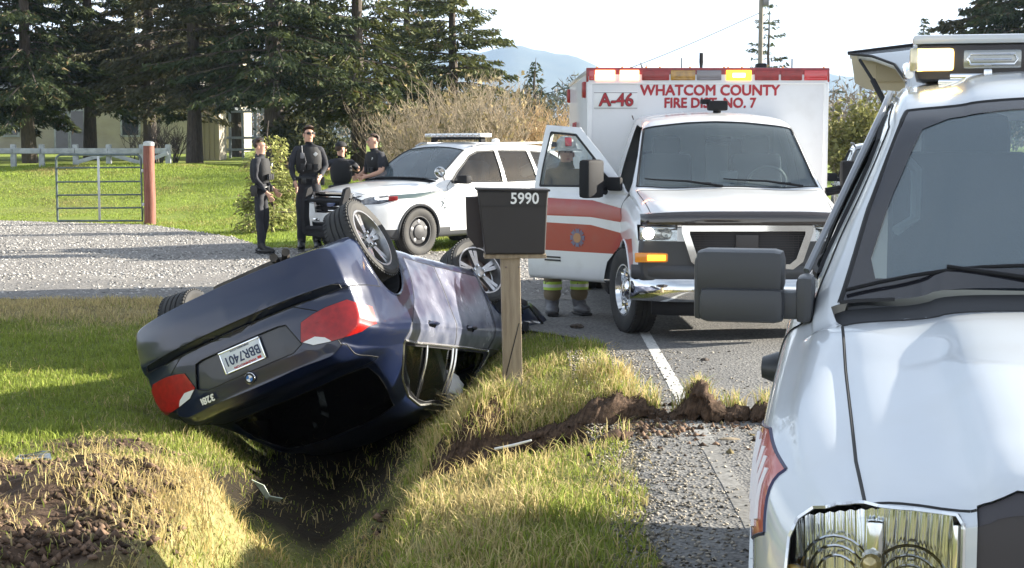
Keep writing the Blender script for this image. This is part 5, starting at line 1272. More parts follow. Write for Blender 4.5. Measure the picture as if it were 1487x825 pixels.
# wipers
for y0, y1 in ((-.80, -.22), (-.05, .60)):
    mb = MB(); P = []
    for t in np.linspace(0, 1, 7):
        y = y0 + (y1 - y0) * t; x = -1.455 - .03 * t - .015 * math.sin(math.pi * t); z = 1.335 - (abs(y) / .85) ** 2 * .07 + (-1.42 - x) * .85 + .010; P.append((x, y, z))
    mb.tube(P, [.006] * 7, 6); mb.tube([(-1.40, y1 + .12, 1.315), (-1.44, y1 - .05, 1.36), tuple(np.array(P[3]) + np.array([0, 0, .012]))], [.008, .007, .006], 6); mb.build('wiper', M_plas, suv)
# towing mirrors
for sg in (-1, 1):
    mb = MB(); mb.box((-1.50, sg * 1.115, 1.36), (.14, .265, .135), bev=.03); mb.box((-1.475, sg * 1.105, 1.262), (.13, .255, .105), bev=.028)
    mb.box((-1.50, sg * 1.235, 1.31), (.12, .03, .19), bev=.014)
    mi = mb.build('towing_mirror', M_plasg, suv)
    mb = MB(); mb.box((-1.50, sg * .985, 1.262), (.10, .18, .085), bev=.02); mb.box((-1.52, sg * .92, 1.28), (.16, .05, .14), bev=.02); mb.build('mirror_arm', M_plasg, mi)
    mb = MB(); mb.box((-1.575, sg * 1.115, 1.36), (.004, .23, .11)); mb.build('mirror_glass', mat('mirror_glass', (.8, .8, .8), .02, 1.), mi)
    mb = MB(); mb.lathe([(.0001, .05), (.03, .045), (.045, .0), (.05, -.04)], 16, Matrix.Translation((-1.62, sg * 1.01, 1.05)) @ Matrix.Rotation(0 if sg > 0 else math.pi, 4, 'Z') @ Matrix.Diagonal((1.6, 1, 1.1, 1))); mb.box((-2.5, sg * 1.015, 1.08), (.16, .05, .035), bev=.012)
    split(mb.build('door_handle', M_chrome if sg > 0 else M_plasg, suv))
    mb = MB(); mb.tube([(-1.62, sg * .925, 1.355), (-2.15, sg * .715, 1.855), (-2.5, sg * .695, 1.925), (-4.2, sg * .705, 1.955)], .011, 6); mb.build('drip_rail', mat('grey_trim', (.30, .31, .33), .3, .6), suv)
    mb = MB(); mb.tube([(-2.6, sg * .63, 1.995), (-2.75, sg * .64, 2.03), (-4.0, sg * .64, 2.05), (-4.2, sg * .63, 2.0)], .016, 8); mb.build('roof_rail', M_chrome, suv)
# interior
mb = MB()
for y in (-.42, .42):
    mb.box((-2.72, y, 1.36), (.20, .55, .72), rot=(0, rad(-12), 0), bev=.08); mb.box((-2.40, y, 1.02), (.55, .54, .18), bev=.06); mb.box((-2.83, y, 1.76), (.12, .32, .20), bev=.06)
split(mb.build('seat', mat('slate_seat', (.05, .055, .07), .85, bump=.002, bscale=120), suv), yside)
mb = MB(); mb.box((-1.72, 0, 1.18), (.52, 1.62, .20), bev=.06); mb.build('dashboard', mat('slate_dashboard', (.09, .10, .12), .7), suv)
mb = MB(); mb.box((-3.0, 0, .9), (2.6, 1.7, .1)); mb.box((-3.3, 0, 1.3), (.12, 1.4, .6), bev=.05); mb.build('cabin_floor', M_dark, suv)
for sg in (-1, 1):
    mb = MB(); mb.tube([(-2.08, sg * .64, 1.70), (-2.12, sg * .60, 1.66), (-2.12, sg * .60, 1.50), (-2.05, sg * .66, 1.46)], .018, 8); mb.tube([(-1.78, sg * .76, 1.45), (-2.15, sg * .63, 1.80)], .035, 8); mb.build('grab_handle', mat('pale_grey_trim', (.34, .38, .40), .6), suv)
mb = MB(); mb.tube([(-2.0 + .07 * math.sin(a), .42 + .19 * math.cos(a), 1.32 + .18 * math.sin(a)) for a in np.linspace(0, 2 * math.pi, 25)], .016, 8, cap=False); mb.build('steering_wheel', M_plas, suv)
# paper and tag hanging behind the windshield
mb = MB(); mb.box((-1.95, -.235, 1.60), (.01, .05, .16), rot=(rad(8), 0, 0)); mb.box((-1.95, -.21, 1.52), (.012, .03, .03)); mb.build('hanging_tag', mat('tag_paper', (.62, .55, .50), .6, col2=(.25, .18, .30), nscale=22), suv)
# roof light bar
mb = MB(); mb.box((-2.72, 0, 2.035), (.30, 1.22, .13), bev=.03); lb = mb.build('light_bar', mat('light_bar_black', (.035, .03, .03), .35), suv)
mb = MB(); mb.box((-2.74, 0, 2.118), (.30, 1.24, .035), bev=.014); mb.build('light_bar_top', M_swhite, lb)
M_litA = mat('lit_amber_flasher', (1, .75, .25), .3, emis=(1, .62, .14), estr=1.6)
M_litAc = mat('lit_amber_flasher_core', (1, .85, .5), .3, emis=(1, .84, .45), estr=8)
for sg in (-1, 1):
    mb = MB(); mb.box((-2.585, sg * .545, 2.045), (.05, .14, .082), bev=.016); mb.build('amber_module', M_litA if sg < 0 else M_moda, lb)
    mb = MB(); mb.box((-2.60, sg * .615, 2.045), (.10, .03, .085), bev=.01); mb.build('corner_lens', mat('clear_lamp_corner', (.62, .55, .38), .1, .5, 1), lb)
    if sg < 0: mb = MB(); mb.box((-2.562, sg * .545, 2.045), (.012, .10, .05), bev=.005); mb.build('flasher_core', M_litAc, lb)
for k in range(4):
    y = -.345 + .23 * k; mb = MB(); mb.box((-2.585, y, 2.045), (.04, .20, .068), bev=.010); mo = mb.build('clear_module', mat('clear_module', (.30, .31, .30), .12, .5, 1), lb)
    mb = MB(); a_ = [(-.075, -.018), (.075, -.018), (.085, 0), (.075, .018), (-.075, .018), (-.085, 0), (-.075, -.018)]
    mb.tube([(-2.562, y + p, 2.045 + q) for p, q in a_], .005, 6); mb.tube([(-2.562, y - .065, 2.045), (-2.562, y + .065, 2.045)], .004, 6); mb.build('module_tube', M_chrome, mo)
mb = MB(); mb.box((-2.62, 0, 1.985), (.10, .98, .022), bev=.006); mb.box((-2.56, -.36, 1.985), (.03, .03, .05), bev=.006); mb.box((-2.62, -.48, 1.965), (.12, .10, .02), bev=.006); mb.box((-2.62, .48, 1.965), (.12, .10, .02), bev=.006)
mb.build('light_bar_mount', M_chrome, suv)
mb = MB(); mb.box((-2.80, 0, 1.985), (.16, 1.14, .07), bev=.01); mb.build('light_bar_base', mat('brown_black', (.05, .038, .035), .5), suv)
# raised tailgate
mb = MB(); vs = []
top_ = [(-4.3, -.61, 1.99), (-4.53, -.70, 2.125), (-4.71, -.81, 2.175), (-4.87, -.925, 2.197)]
for x, y, z in top_:
    for t in (-1, -.5, 0, .5, 1): vs.append((x, y * t * -1, z + .055 * (1 - abs(t) ** 3)))
mb.add(vs, [(5 * k + q, 5 * k + q + 1, 5 * k + q + 6, 5 * k + q + 5) for k in range(3) for q in range(4)]); tg = mb.build('tailgate', M_swhite, suv, 40); q_ = tg.modifiers.new('s', 'SOLIDIFY'); q_.thickness = .025; tg['label'] = 'white tailgate swung up above the roof'
mb = MB(); mb.prism([(-.915, 2.19), (-.895, 2.06), (-.84, 2.028), (-.60, 2.01), (.60, 2.01), (.84, 2.028), (.895, 2.06), (.915, 2.19), (.5, 2.24), (-.5, 2.24)], .04, Matrix.Translation((-4.84, 0, -.01)) @ Matrix.Rotation(rad(90), 4, 'Z')); mb.build('tailgate_lining', mat('cream_lining', (.50, .44, .31), .7, col2=(.42, .37, .27), nscale=4), tg)
mb = MB(); mb.box((-4.815, -.46, 2.10), (.03, .66, .10), bev=.012); mb.box((-4.815, .46, 2.10), (.03, .66, .10), bev=.012); split(mb.build('lining_recess', mat('tan_lining', (.36, .31, .21), .7), tg))
for sg in (-1, 1):
    mb = MB(); mb.tube([(-4.78, sg * .87, 2.16), (-4.57, sg * .80, 2.05)], .008, 8); mb.tube([(-4.57, sg * .80, 2.05), (-4.35, sg * .73, 1.92)], .014, 8); mb.build('gas_strut', M_plas, tg)
mb = MB(); mb.tube([(-4.88, -.935, 2.20), (-4.89, -.5, 2.25), (-4.89, .5, 2.25), (-4.88, .935, 2.20)], .010, 6); mb.build('tailgate_edge', M_plas, tg)
mb = MB(); mb.tube([(x, y, z) for x, y, z in top_], .007, 6); mb.tube([(x, -y, z) for x, y, z in top_], .007, 6); split(mb.build('tailgate_seal', M_gap, tg))
for x, y in ((-.98, -.86), (-.98, .86), (-3.62, -.86), (-3.62, .86)): wheel(suv, (x, y, .39), 1 if y > 0 else -1, R=.39, Wd=.26, rim=.235, style='alloy')
# ------------------------------------------------------------------ white police SUV by the driveway
def mk_suv(name, label, cat, loc, yaw, Mp, police=True):
    P = thing(name, label, cat, loc, (0, 0, rad(yaw)))
    zb = [(-5.0, .36), (-4.5, .28), (-.5, .26), (0, .30), (.03, .34)]
    ys = [(-5.0, .86), (-4.6, .95), (-4, .985), (-1, .985), (-.6, .965), (-.3, .90), (-.1, .80), (.03, .70)]
    zl = [(-5.0, 1.10), (-4, 1.10), (-2, 1.075), (-1.4, 1.05), (-.9, .985), (-.5, .935), (-.15, .90), (.03, .86)]
    yb = [(-5.0, .80), (-4, .90), (-1.5, .905), (-.9, .87), (-.5, .82), (-.15, .70), (.03, .62)]
    yr = [(-5.0, .58), (-4.3, .66), (-3, .695), (-2.35, .67), (-2.1, .72), (-1.6, .80), (-1.38, .82), (-1.2, .74), (-.5, .66), (-.15, .58), (.03, .52)]
    zr = [(-5.0, 1.50), (-4.3, 1.64), (-3, 1.68), (-2.45, 1.655), (-2.25, 1.60), (-1.8, 1.335), (-1.45, 1.115), (-1.38, 1.095), (-1.2, 1.09), (-.9, 1.06), (-.4, 1.0), (-.1, .955), (.03, .90)]
    zt = [(-5.0, 1.58), (-4.3, 1.72), (-3, 1.765), (-2.5, 1.74), (-2.32, 1.68), (-1.8, 1.40), (-1.45, 1.19), (-1.38, 1.155), (-1.2, 1.145), (-.9, 1.12), (-.4, 1.065), (-.1, 1.015), (.03, .96)]
    def sec(x):
        b, s_, l, yb_, t, r, y2 = (float(interp(k, x)) for k in (zb, ys, zl, yb, zt, zr, yr))
        return [(0, b), (s_ * .8, b), (s_ * .96, b + .01), (s_ - .01, b + .08), (s_, .6), (s_ + .003, l - .20), (s_ - .012, l - .12), (s_ - .035, l - .06), (yb_ + .012, l - .008), (yb_, l),
                (yb_ * .66 + y2 * .34 + .018, l * .66 + r * .34), (yb_ * .33 + y2 * .67 + .012, l * .33 + r * .67), (y2 + .004, r - .004), (y2 - .05, r + (t - r) * .45), (y2 * .6, t - .014), (y2 * .3, t - .003), (0, t)]
    xs_ = sorted(set(list(np.linspace(-5, -.12, 90)) + list(np.linspace(-.12, .03, 8))))
    B = Body(-5., .03, 0, sec, lambda y, z: .18 * max(0, z - 1.0) + .05 * (abs(y) / .9) ** 3, lambda y, z: -.09 * (abs(y) / .75) ** 2 - .12 * max(0, z - .6) ** 1.0 * .5, xs=xs_)
    side = lambda c, n: abs(n.y) > .35 and abs(c.y) > .45
    ws = [(-1.46, 0), (-1.47, .45), (-1.50, .775), (-1.85, .725), (-2.27, .635), (-2.31, .3), (-2.32, 0)]
    B.cut('windshield', ws + [(x, -y) for x, y in ws[-2:0:-1]], (0, 1), lambda c, n: c.z > 1.1 and n.z > .2 and -2.4 < c.x < -1.4)
    B.cut('cowl', [(-1.36, .76), (-1.47, .80), (-1.465, 0), (-1.47, -.80), (-1.36, -.76), (-1.34, 0)], (0, 1), lambda c, n: c.z > 1.05 and n.z > .2, over=['body'])
    hd = [(-.06, 0), (-.08, .35), (-.14, .54), (-.5, .68), (-1.2, .77), (-1.35, .78), (-1.335, 0)]
    B.cut('hood', hd + [(x, -y) for x, y in hd[-2:0:-1]], (0, 1), lambda c, n: c.z > .85 and n.z > .35 and c.x > -1.4)
    ff = lambda c, n: n.x > .2 and c.x > -.45
    for sg in (1, -1): B.cut('headlight', [(sg * y, z) for y, z in [(.44, .93), (.62, .945), (.86, .955), (.93, .95), (.90, .875), (.80, .82), (.46, .80)]], (1, 2), lambda c, n: c.x > -.62 and n.z < .75)
    B.cut('grille', [(-.43, .965), (.43, .965), (.39, .66), (-.39, .66)], (1, 2), ff)
    B.cut('lower_grille', [(-.50, .52), (.50, .52), (.46, .36), (-.46, .36)], (1, 2), ff)
    B.cut('fog_pocket', [(.60, .60), (.80, .60), (.84, .48), (.64, .44)], (1, 2), ff); B.cut('fog_pocket', [(-.60, .60), (-.64, .44), (-.84, .48), (-.80, .60)], (1, 2), ff)
    B.cut('cladding', [(-5.1, .2), (-5.1, .44), (-.02, .42), (-.02, .2)], (0, 2), side)
    B.cut('front_window', [(-1.72, 1.12), (-1.95, 1.30), (-2.30, 1.53), (-2.50, 1.60), (-2.90, 1.615), (-2.93, 1.11)], (0, 2), side)
    B.cut('rear_window', [(-3.03, 1.11), (-3.0, 1.615), (-3.72, 1.61), (-3.80, 1.12)], (0, 2), side)
    B.cut('rear_window', [(-3.90, 1.12), (-3.83, 1.60), (-4.35, 1.575), (-4.7, 1.45), (-4.62, 1.15)], (0, 2), side)
    B.cut('door', [(-1.60, .36), (-1.58, 1.04), (-1.70, 1.13), (-1.96, 1.335), (-2.30, 1.57), (-2.5, 1.64), (-2.955, 1.655), (-2.99, .36)], (0, 2), side, over=['body', 'cladding'])
    B.cut('door', [(-3.005, .36), (-2.97, 1.655), (-3.80, 1.65), (-3.85, 1.0), (-3.62, .70), (-3.55, .36)], (0, 2), side, over=['body', 'cladding'])
    if police:
        B.cut('belt_stripe', [(-.46, .885), (-.46, .945), (-.9, .965), (-1.2, .985), (-1.57, .99), (-1.57, .92), (-1.2, .90)], (0, 2), side, over=['body'])
    for cx in (-.93, -3.80): B.cut('void', circ(cx, .37, .425, 190, -10, 20), (0, 2), lambda c, n: abs(c.y) > .5)
    for cx in (-.93, -3.80):
        for sg in (1, -1): B.cut('void', [(cx - .42, sg * .5), (cx + .42, sg * .5), (cx + .42, sg * 1.2), (cx - .42, sg * 1.2)], (0, 1), lambda c, n: c.z < .40)
    B.cut('tail_window', [(-.55, 1.12), (.55, 1.12), (.50, 1.50), (-.50, 1.50)], (1, 2), lambda c, n: n.x < -.2 and c.x < -4.5)
    for sg in (1, -1): B.cut('tail_lamp', [(sg * .66, .86), (sg * .95, .86), (sg * .92, 1.08), (sg * .66, 1.06)], (1, 2), lambda c, n: n.x < -.1 and c.x < -4.4)
    S = {'*': ('body_shell', Mp, None), 'windshield': ('windshield', M_wsglass, None), 'cowl': ('cowl', M_plas, None), 'hood': ('hood', Mp, None), 'headlight': ('headlight', mat('headlight_glass', (.25, .26, .28), .08, .4, 1, col2=(.05, .05, .06), nscale=9), None), 'grille': ('grille', M_plas, None),
         'lower_grille': ('lower_grille', M_plas, None), 'fog_pocket': ('fog_lamp_pocket', M_plas, None), 'cladding': ('sill_cladding', M_plasg, None), 'front_window': ('window', M_glass, None), 'rear_window': ('window', M_glassd, None),
         'door': ('door', Mp, None), 'belt_stripe': ('belt_stripe', mat('dark_green_grey_stripe', (.05, .075, .075), .4, 0, .6), None), 'side_panel': ('door_panel', mat('dark_plum_panel', (.035, .02, .025), .4, 0, .6), None), 'tail_window': ('window', M_glassd, None), 'tail_lamp': ('tail_lamp', M_redlens, None)}
    def seamk(a, b):
        p = {a, b}
        if 'void' in p: return 'arch'
        if p & {'front_window', 'rear_window', 'windshield'}: return 'win'
        if p == {'door'} or p & {'door'} and p & {'body', 'cladding', 'belt_stripe'} or p == {'hood', 'body'} or p == {'headlight', 'body'}: return 'gap'
        return None
    out = B.parts(P, S, seam=seamk, skip=('void',), pushes={'windshield': -.004, 'front_window': -.008, 'rear_window': -.008, 'grille': -.05, 'lower_grille': -.05, 'fog_pocket': -.03, 'cowl': -.02})
    link('panel_gap', seam_mesh(B.seams['gap'], .005, .003), M_gap, P); split(link('window_seal', seam_mesh(B.seams['win'], .014, .008), M_gap, P), yside)
    split(link('wheel_arch_trim', seam_mesh(B.seams['arch'], .022, .014), M_plasg, P), lambda c: (c.y > 0, c.x > -2.4))
    mb = MB()
    for cx in (-.93, -3.80):
        for sg in (1, -1):
            vs = [(cx + .43 * math.cos(rad(-15 + 210 * k / 14)), sg * y, .37 + .43 * math.sin(rad(-15 + 210 * k / 14))) for k in range(15) for y in (.55, .96)]
            mb.add(vs, [(2 * k, 2 * k + 1, 2 * k + 3, 2 * k + 2) for k in range(14)])
    split(mb.build('wheel_arch_liner', M_dark, P, None)); mb = MB(); mb.box((-2.4, 0, .30), (4.4, 1.2, .10)); mb.build('underbody', M_dark, P)
    for x, y in ((-.93, -.86), (-.93, .86), (-3.80, -.86), (-3.80, .86)): wheel(P, (x, y, .37), 1 if y > 0 else -1, R=.37, Wd=.245, rim=.24, style='steel' if police else 'alloy')
    mb = MB()
    for x, y in ((-2.75, -.4), (-2.75, .4)):
        mb.box((x, y, 1.12), (.18, .50, .66), rot=(0, rad(-12), 0), bev=.06); mb.box((x + .3, y, .78), (.5, .5, .16), bev=.05); mb.box((x - .10, y, 1.48), (.10, .26, .17), bev=.04)
    split(mb.build('seat', M_seat, P), yside)
    mb = MB(); mb.box((-1.75, 0, 1.02), (.50, 1.55, .18), bev=.05); mb.box((-3.2, 0, .9), (3.2, 1.6, .06)); mb.box((-3.1, 0, 1.3), (.03, 1.4, .62)); mb.build('dashboard', M_dark, P)
    mb = MB()
    for z in (.70, .77, .84, .91): mb.box((-.02, 0, z), (.05, .80, .022), bev=.006)
    tag(mb.build('grille_bar', M_chrome if police else M_plas, P), kind='stuff')
    mb = MB(); mb.lathe([(.0001, .02), (.085, .018), (.095, .0)], 24, Matrix.Translation((.03, 0, .80)) @ Matrix.Rotation(rad(-90), 4, 'Z') @ Matrix.Diagonal((1, 1, .42, 1))); mb.build('oval_badge', mat('blue_oval', (.03, .06, .18), .2, .3, 1), P)
    ringpoly([(-.46, .985), (.46, .985), (.41, .64), (-.41, .64)], [(-.41, .955), (.41, .955), (.37, .67), (-.37, .67)], -.07, .0).build('grille_surround', M_chrome, P, 20)
    bar('bumper_trim', .50, .60, -.08, .10, .66, M_chrome, .10, P)
    mb = MB(); mb.box((.045, 0, .50), (.01, .31, .15), bev=.003); mb.build('front_plate', M_plate, P)
    for sg in (1, -1):
        mb = MB(); mb.box((-1.83, sg * 1.07, 1.165), (.13, .22, .14), bev=.035); mb.tube([(-1.80, sg * .90, 1.12), (-1.82, sg * 1.0, 1.13)], .03); mb.build('side_mirror', M_plas, P)
        mb = MB()
        for y in (.58, .72): mb.lathe([(.0001, .03), (.040, .02), (.045, 0)], 16, Matrix.Translation((-.17 - .20 * (y - .5) * 2, sg * y, .885)) @ Matrix.Rotation(rad(-90 + sg * 20), 4, 'Z'))
        split(mb.build('headlamp_bulb', mat('bright_reflector', (.85, .87, .9), .2, .2, 1, emis=(.9, .95, 1), estr=.25), P)); mb = MB(); mb.box((-.43, sg * .90, .90), (.14, .06, .07), rot=(0, 0, sg * rad(-35)), bev=.01); mb.build('side_reflector', M_redlens, P)
        mb = MB()
        for x in (-2.82, -3.65): mb.box((x, sg * 1.0, 1.0), (.17, .035, .035), bev=.012)
        split(mb.build('door_handle', Mp, P)); mb = MB(); mb.tube([(-2.45, sg * .655, 1.685), (-2.6, sg * .67, 1.735), (-4.2, sg * .65, 1.745), (-4.4, sg * .62, 1.69)], .016, 8); mb.build('roof_rail', M_plasg if not police else mat('silver_rail', (.5, .5, .52), .3, .8), P)
    return P, out
police, pout = mk_suv('police_suv', 'white police patrol suv with black push bar parked beside the officers', 'police car', (-2.772, 24.06, 0), -131.8, M_wpaint)
mb = MB(); mb.box((-2.80, 0, 1.87), (.28, 1.30, .065), bev=.022); lb = mb.build('light_bar', mat('clear_white_light_bar', (.62, .62, .62), .15, 0, 1, col2=(.80, .80, .80), nscale=14), police)
mb = MB(); mb.box((-2.80, 0, 1.82), (.20, 1.0, .05), bev=.01); mb.box((-2.80, .55, 1.79), (.10, .06, .08)); mb.box((-2.80, -.55, 1.79), (.10, .06, .08)); mb.build('light_bar_foot', M_plas, lb)
mb = MB()
for k in range(9): mb.box((-2.655, -.56 + .14 * k, 1.87), (.02, .10, .035), bev=.005)
tag(mb.build('light_module', M_reflector, lb), kind='stuff')
mb = MB(); mb.lathe([(.07, -.02), (.06, .03), (.0001, .045)], 16, Matrix.Translation((-3.35, .35, 1.775)) @ Matrix.Rotation(rad(90), 4, 'X')); mb.build('roof_antenna', M_white, police)
# push bar
mb = MB()
for y in (-.44, .44):
    mb.prism([(.06, .30), (.20, .34), (.24, .60), (.22, .85), (.15, 1.04), (.07, 1.07), (.05, 1.0), (.12, .82), (.13, .60), (.10, .42)], .075, Matrix.Translation((0, y, 0)))
mb.tube([(.18, -.44, .86), (.18, .44, .86)], .03); mb.tube([(.17, -.44, .42), (.17, .44, .42)], .045); mb.box((.14, 0, .36), (.10, .9, .12), bev=.02)
mb.build('push_bar', M_plas, police)
# spot light by the windshield pillar
M_ = Matrix.Translation((-1.43, .93, 1.285)) @ Euler((0, 0, rad(-60))).to_matrix().to_4x4()
mb = MB(); mb.lathe([(.0001, -.09), (.05, -.08), (.085, -.02), (.09, .02), (.082, .024)], 24, M_); mb.tube([(-1.43, .93, 1.285), (-1.55, .90, 1.16)], .018); sp = mb.build('spot_light', M_chrome, police)
mb = MB(); mb.lathe([(.082, .02), (.0001, .028)], 24, M_); mb.build('spot_lens', M_lens, sp)
# badge star and small lettering
SMx = frame((-1.50, 1.004, .80), (-1, 0, 0), (0, 0, 1)); st = []
for k in range(12):
    a = math.pi / 2 + k * math.pi / 6; r_ = .13 if k % 2 == 0 else .06; st.append((r_ * math.cos(a), r_ * math.sin(a)))
mb = MB(); mb.add([SMx @ Vector((x, y, .002)) for x, y in st] + [SMx @ Vector((0, 0, .006))], [(i, (i + 1) % 12, 12) for i in range(12)]); mb.build('star_badge', mat('silver_star', (.42, .50, .50), .4, .3, col2=(.60, .64, .62), nscale=12), police, None)
put(text_mesh('SHERIFF', .075, .001, .001), 'fender_lettering', frame((-1.32, .955, 1.0), (-1, 0, 0), (0, .25, 1)), police, mat('grey_lettering', (.30, .31, .34), .5))
# another vehicle behind the ambulance on the right
dark, dout = mk_suv('parked_vehicle', 'dark suv half hidden behind the right side of the ambulance', 'car', (6.15, 24.5, 0), -100, paint('black_car_paint', (.02, .02, .022), dirt=(.05, .05, .05)), police=False)
# ------------------------------------------------------------------ mailbox, gate, fences
M_wood = mat('weathered_post_wood', (.26, .20, .135), .85, col2=(.36, .29, .20), nscale=6, bump=.002, bscale=60, stretch=(6, 6, .6))
M_mail = mat('mailbox_black', (.028, .024, .024), .5, bump=.0006, bscale=300)
mx_, my_ = 0.0, 11.83; mz = gz(mx_, my_)
mail = thing('mailbox', 'black mailbox with white number 5990 on a wooden post beside the overturned car', 'mailbox', (mx_, my_, mz), (0, 0, rad(3)))
mb = MB(); mb.box((.0, 0, .50 - .2), (.145, .145, 1.56), rot=(0, rad(-1.2), 0), bev=.006); mb.build('post', M_wood, mail)
H0 = .91 - mz; H1 = 1.39 - mz
mb = MB(); vs = []
for z, w0, w1, d in ((H0, -.21, .245, .25), (H0 + .40, -.255, .262, .27), (H1, -.265, .27, .28)):
    vs += [(w0, -d / 2 - .0, z), (w1, -d / 2, z), (w1, d / 2 + .05, z), (w0, d / 2 + .05, z)]
mb.add(vs, [(3, 2, 1, 0), (8, 9, 10, 11)] + [(4 * k + j, 4 * k + (j + 1) % 4, 4 * k + 4 + (j + 1) % 4, 4 * k + 4 + j) for k in range(2) for j in range(4)]); bo = mb.build('box', M_mail, mail, 20)
bvm = bo.modifiers.new('b', 'BEVEL'); bvm.width = .012; bvm.segments = 3
mb = MB(); mb.box((0, .02, H1 + .006), (.56, .34, .016), rot=(0, rad(1), 0), bev=.005); mb.build('lid', M_mail, mail)
mb = MB(); mb.box((.02, 0, H0 - .018), (.47, .20, .032), bev=.004); mb.build('shelf_board', M_wood, mail)
mb = MB(); mb.prism([(-.34, H0 + .13), (-.27, H0 + .04), (-.20, H0 + .05), (-.20, H1 - .05), (-.35, H1 - .055)], .22, Matrix.Translation((0, .12, 0))); mb.build('newspaper_slot', mat('dark_brown_plastic', (.03, .02, .02), .5), mail)
mb = MB(); mb.tube([(-.258, -.143, H1 - .115), (.262, -.1435, H1 - .115)], .0022, 4); mb.tube([(-.262, -.142, H1 - .01), (.266, -.142, H1 - .01)], .004, 4); split(mb.build('door_edge', M_gap, mail))
for sx_ in (-.05, .05):
    mb = MB(); mb.lathe([(.008, 0), (.008, -.006), (.0001, -.008)], 8, Matrix.Translation((sx_, -.076, H0 - .10))); mb.build('screw_head', M_disc, mail)
put(text_mesh('5990', .118, .001, .0022, sx=.92), 'house_number', frame((.088, -.1415, H1 - .062), (1, 0, 0), (0, 0, 1)), mail, mat('white_number', (.80, .80, .78), .5))
mb = MB(); mb.tube([(-.05, -.075, .15), (.05, -.075, .55)], .0035, 5); mb.build('post_crack', M_gap, mail)

M_galv = mat('dark_green_gate_paint', (.07, .095, .095), .35, .5, col2=(.12, .15, .15), nscale=10); M_galvl = mat('pale_gate_metal', (.42, .44, .44), .35, .7)
gy = 33.3; X0, X1 = (84 - 743.5) / 2260 * gy, (206 - 743.5) / 2260 * gy; gzz = gz(X0 * .5 + X1 * .5, gy)
gate = thing('metal_gate', 'dark metal tube farm gate standing on the lawn edge by the round post', 'gate', ((X0 + X1) / 2, gy, gzz + .03), (0, 0, rad(2)))
w_ = (X1 - X0) / 2; mb = MB(); r_ = .12; zt_ = 1.46
P = [(-w_, 0, .05), (-w_, 0, zt_ - r_)] + [(-w_ + r_ - r_ * math.cos(a), 0, zt_ - r_ + r_ * math.sin(a)) for a in np.linspace(.2, 1.57, 5)] + [(w_ - r_ + r_ * math.sin(a), 0, zt_ - r_ + r_ * math.cos(a)) for a in np.linspace(0, 1.37, 5)] + [(w_, 0, zt_ - r_), (w_, 0, .05), (-w_, 0, .05)]
mb.tube(P, .025, 8); mb.build('gate_frame', M_galv, gate)
for z in (.32, .60, .88, 1.18):
    mb = MB(); mb.tube([(-w_, 0, z), (w_, 0, z + .01)], .018, 8); mb.build('rail', M_galv, gate)
mb = MB(); mb.box((0, -.03, .74), (.05, .012, 1.38), bev=.003); mb.build('upright', M_galvl, gate)
for z in (.40, 1.12):
    mb = MB(); mb.tube([(w_, 0, z), (w_ + .05, 0, z), (w_ + .13, 0, z + .01)], .018, 8); mb.box((w_ + .03, 0, z), (.06, .06, .07), bev=.01); mb.build('hinge', M_galvl, gate)
py_ = 33.35; px_ = (217.5 - 743.5) / 2260 * py_; pz = gz(px_, py_)
post = thing('gate_post', 'round red-brown wooden post with a silver cap beside the metal gate', 'post', (px_, py_, pz - .02))
mb = MB(); mb.tube([(0, 0, -.1), (.01, 0, .5), (0, 0, 1.2), (.008, 0, 1.72)], [.125, .122, .12, .115], 20); mb.build('pole', mat('red_brown_wood', (.17, .055, .035), .7, col2=(.24, .09, .06), nscale=7, bump=.003, bscale=40, stretch=(5, 5, .5)), post)
mb = MB(); mb.tube([(.008, 0, 1.70), (.008, 0, 1.77), (.008, 0, 1.80)], [.123, .123, .07], 20); mb.build('cap', M_galvl, post)
mb = MB(); mb.tube([(-.115, 0, .38), (-.14, 0, .30), (-.15, 0, .1), (-.12, 0, .02)], .008, 6); mb.build('chain', M_galvl, post)

def W2(px, Y): return (px - 743.5) / 2260 * Y
# low white rail fence in front of the house
M_wh = mat('shaded_white_paint', (.40, .42, .43), .7, col2=(.28, .30, .31), nscale=6)  # white paint greyed so the colour carries shade
fy = 47.5
wf = thing('white_fence', 'low white plank fence running in front of the house', 'fence', (W2(100, fy), fy, gz(W2(100, fy), fy)))
bz = gz(W2(100, fy), fy); xsf = [W2(p, fy) - W2(100, fy) for p in (-60, -18, 22, 63, 112, 160, 208, 246)]
for a in xsf:
    mb = MB(); mb.box((a, 0, .28), (.16, .14, .75), bev=.02); mb.build('fence_post', M_wh, wf)
for a, b in zip(xsf[:-1], xsf[1:]):
    mb = MB(); mb.box(((a + b) / 2, -.09, .46), (b - a - .02, .04, .16), rot=(0, rad(random.uniform(-1, 1)), 0), bev=.006); mb.build('plank', M_wh, wf)
    if a > xsf[3]: 
        mb = MB(); L_ = math.hypot(b - a, .38); mb.box(((a + b) / 2, -.13, .24), (L_, .04, .12), rot=(0, math.atan2(.30, b - a) * (1 if int(a * 3) % 2 else -1), 0), bev=.006); mb.build('brace', M_wh, wf)
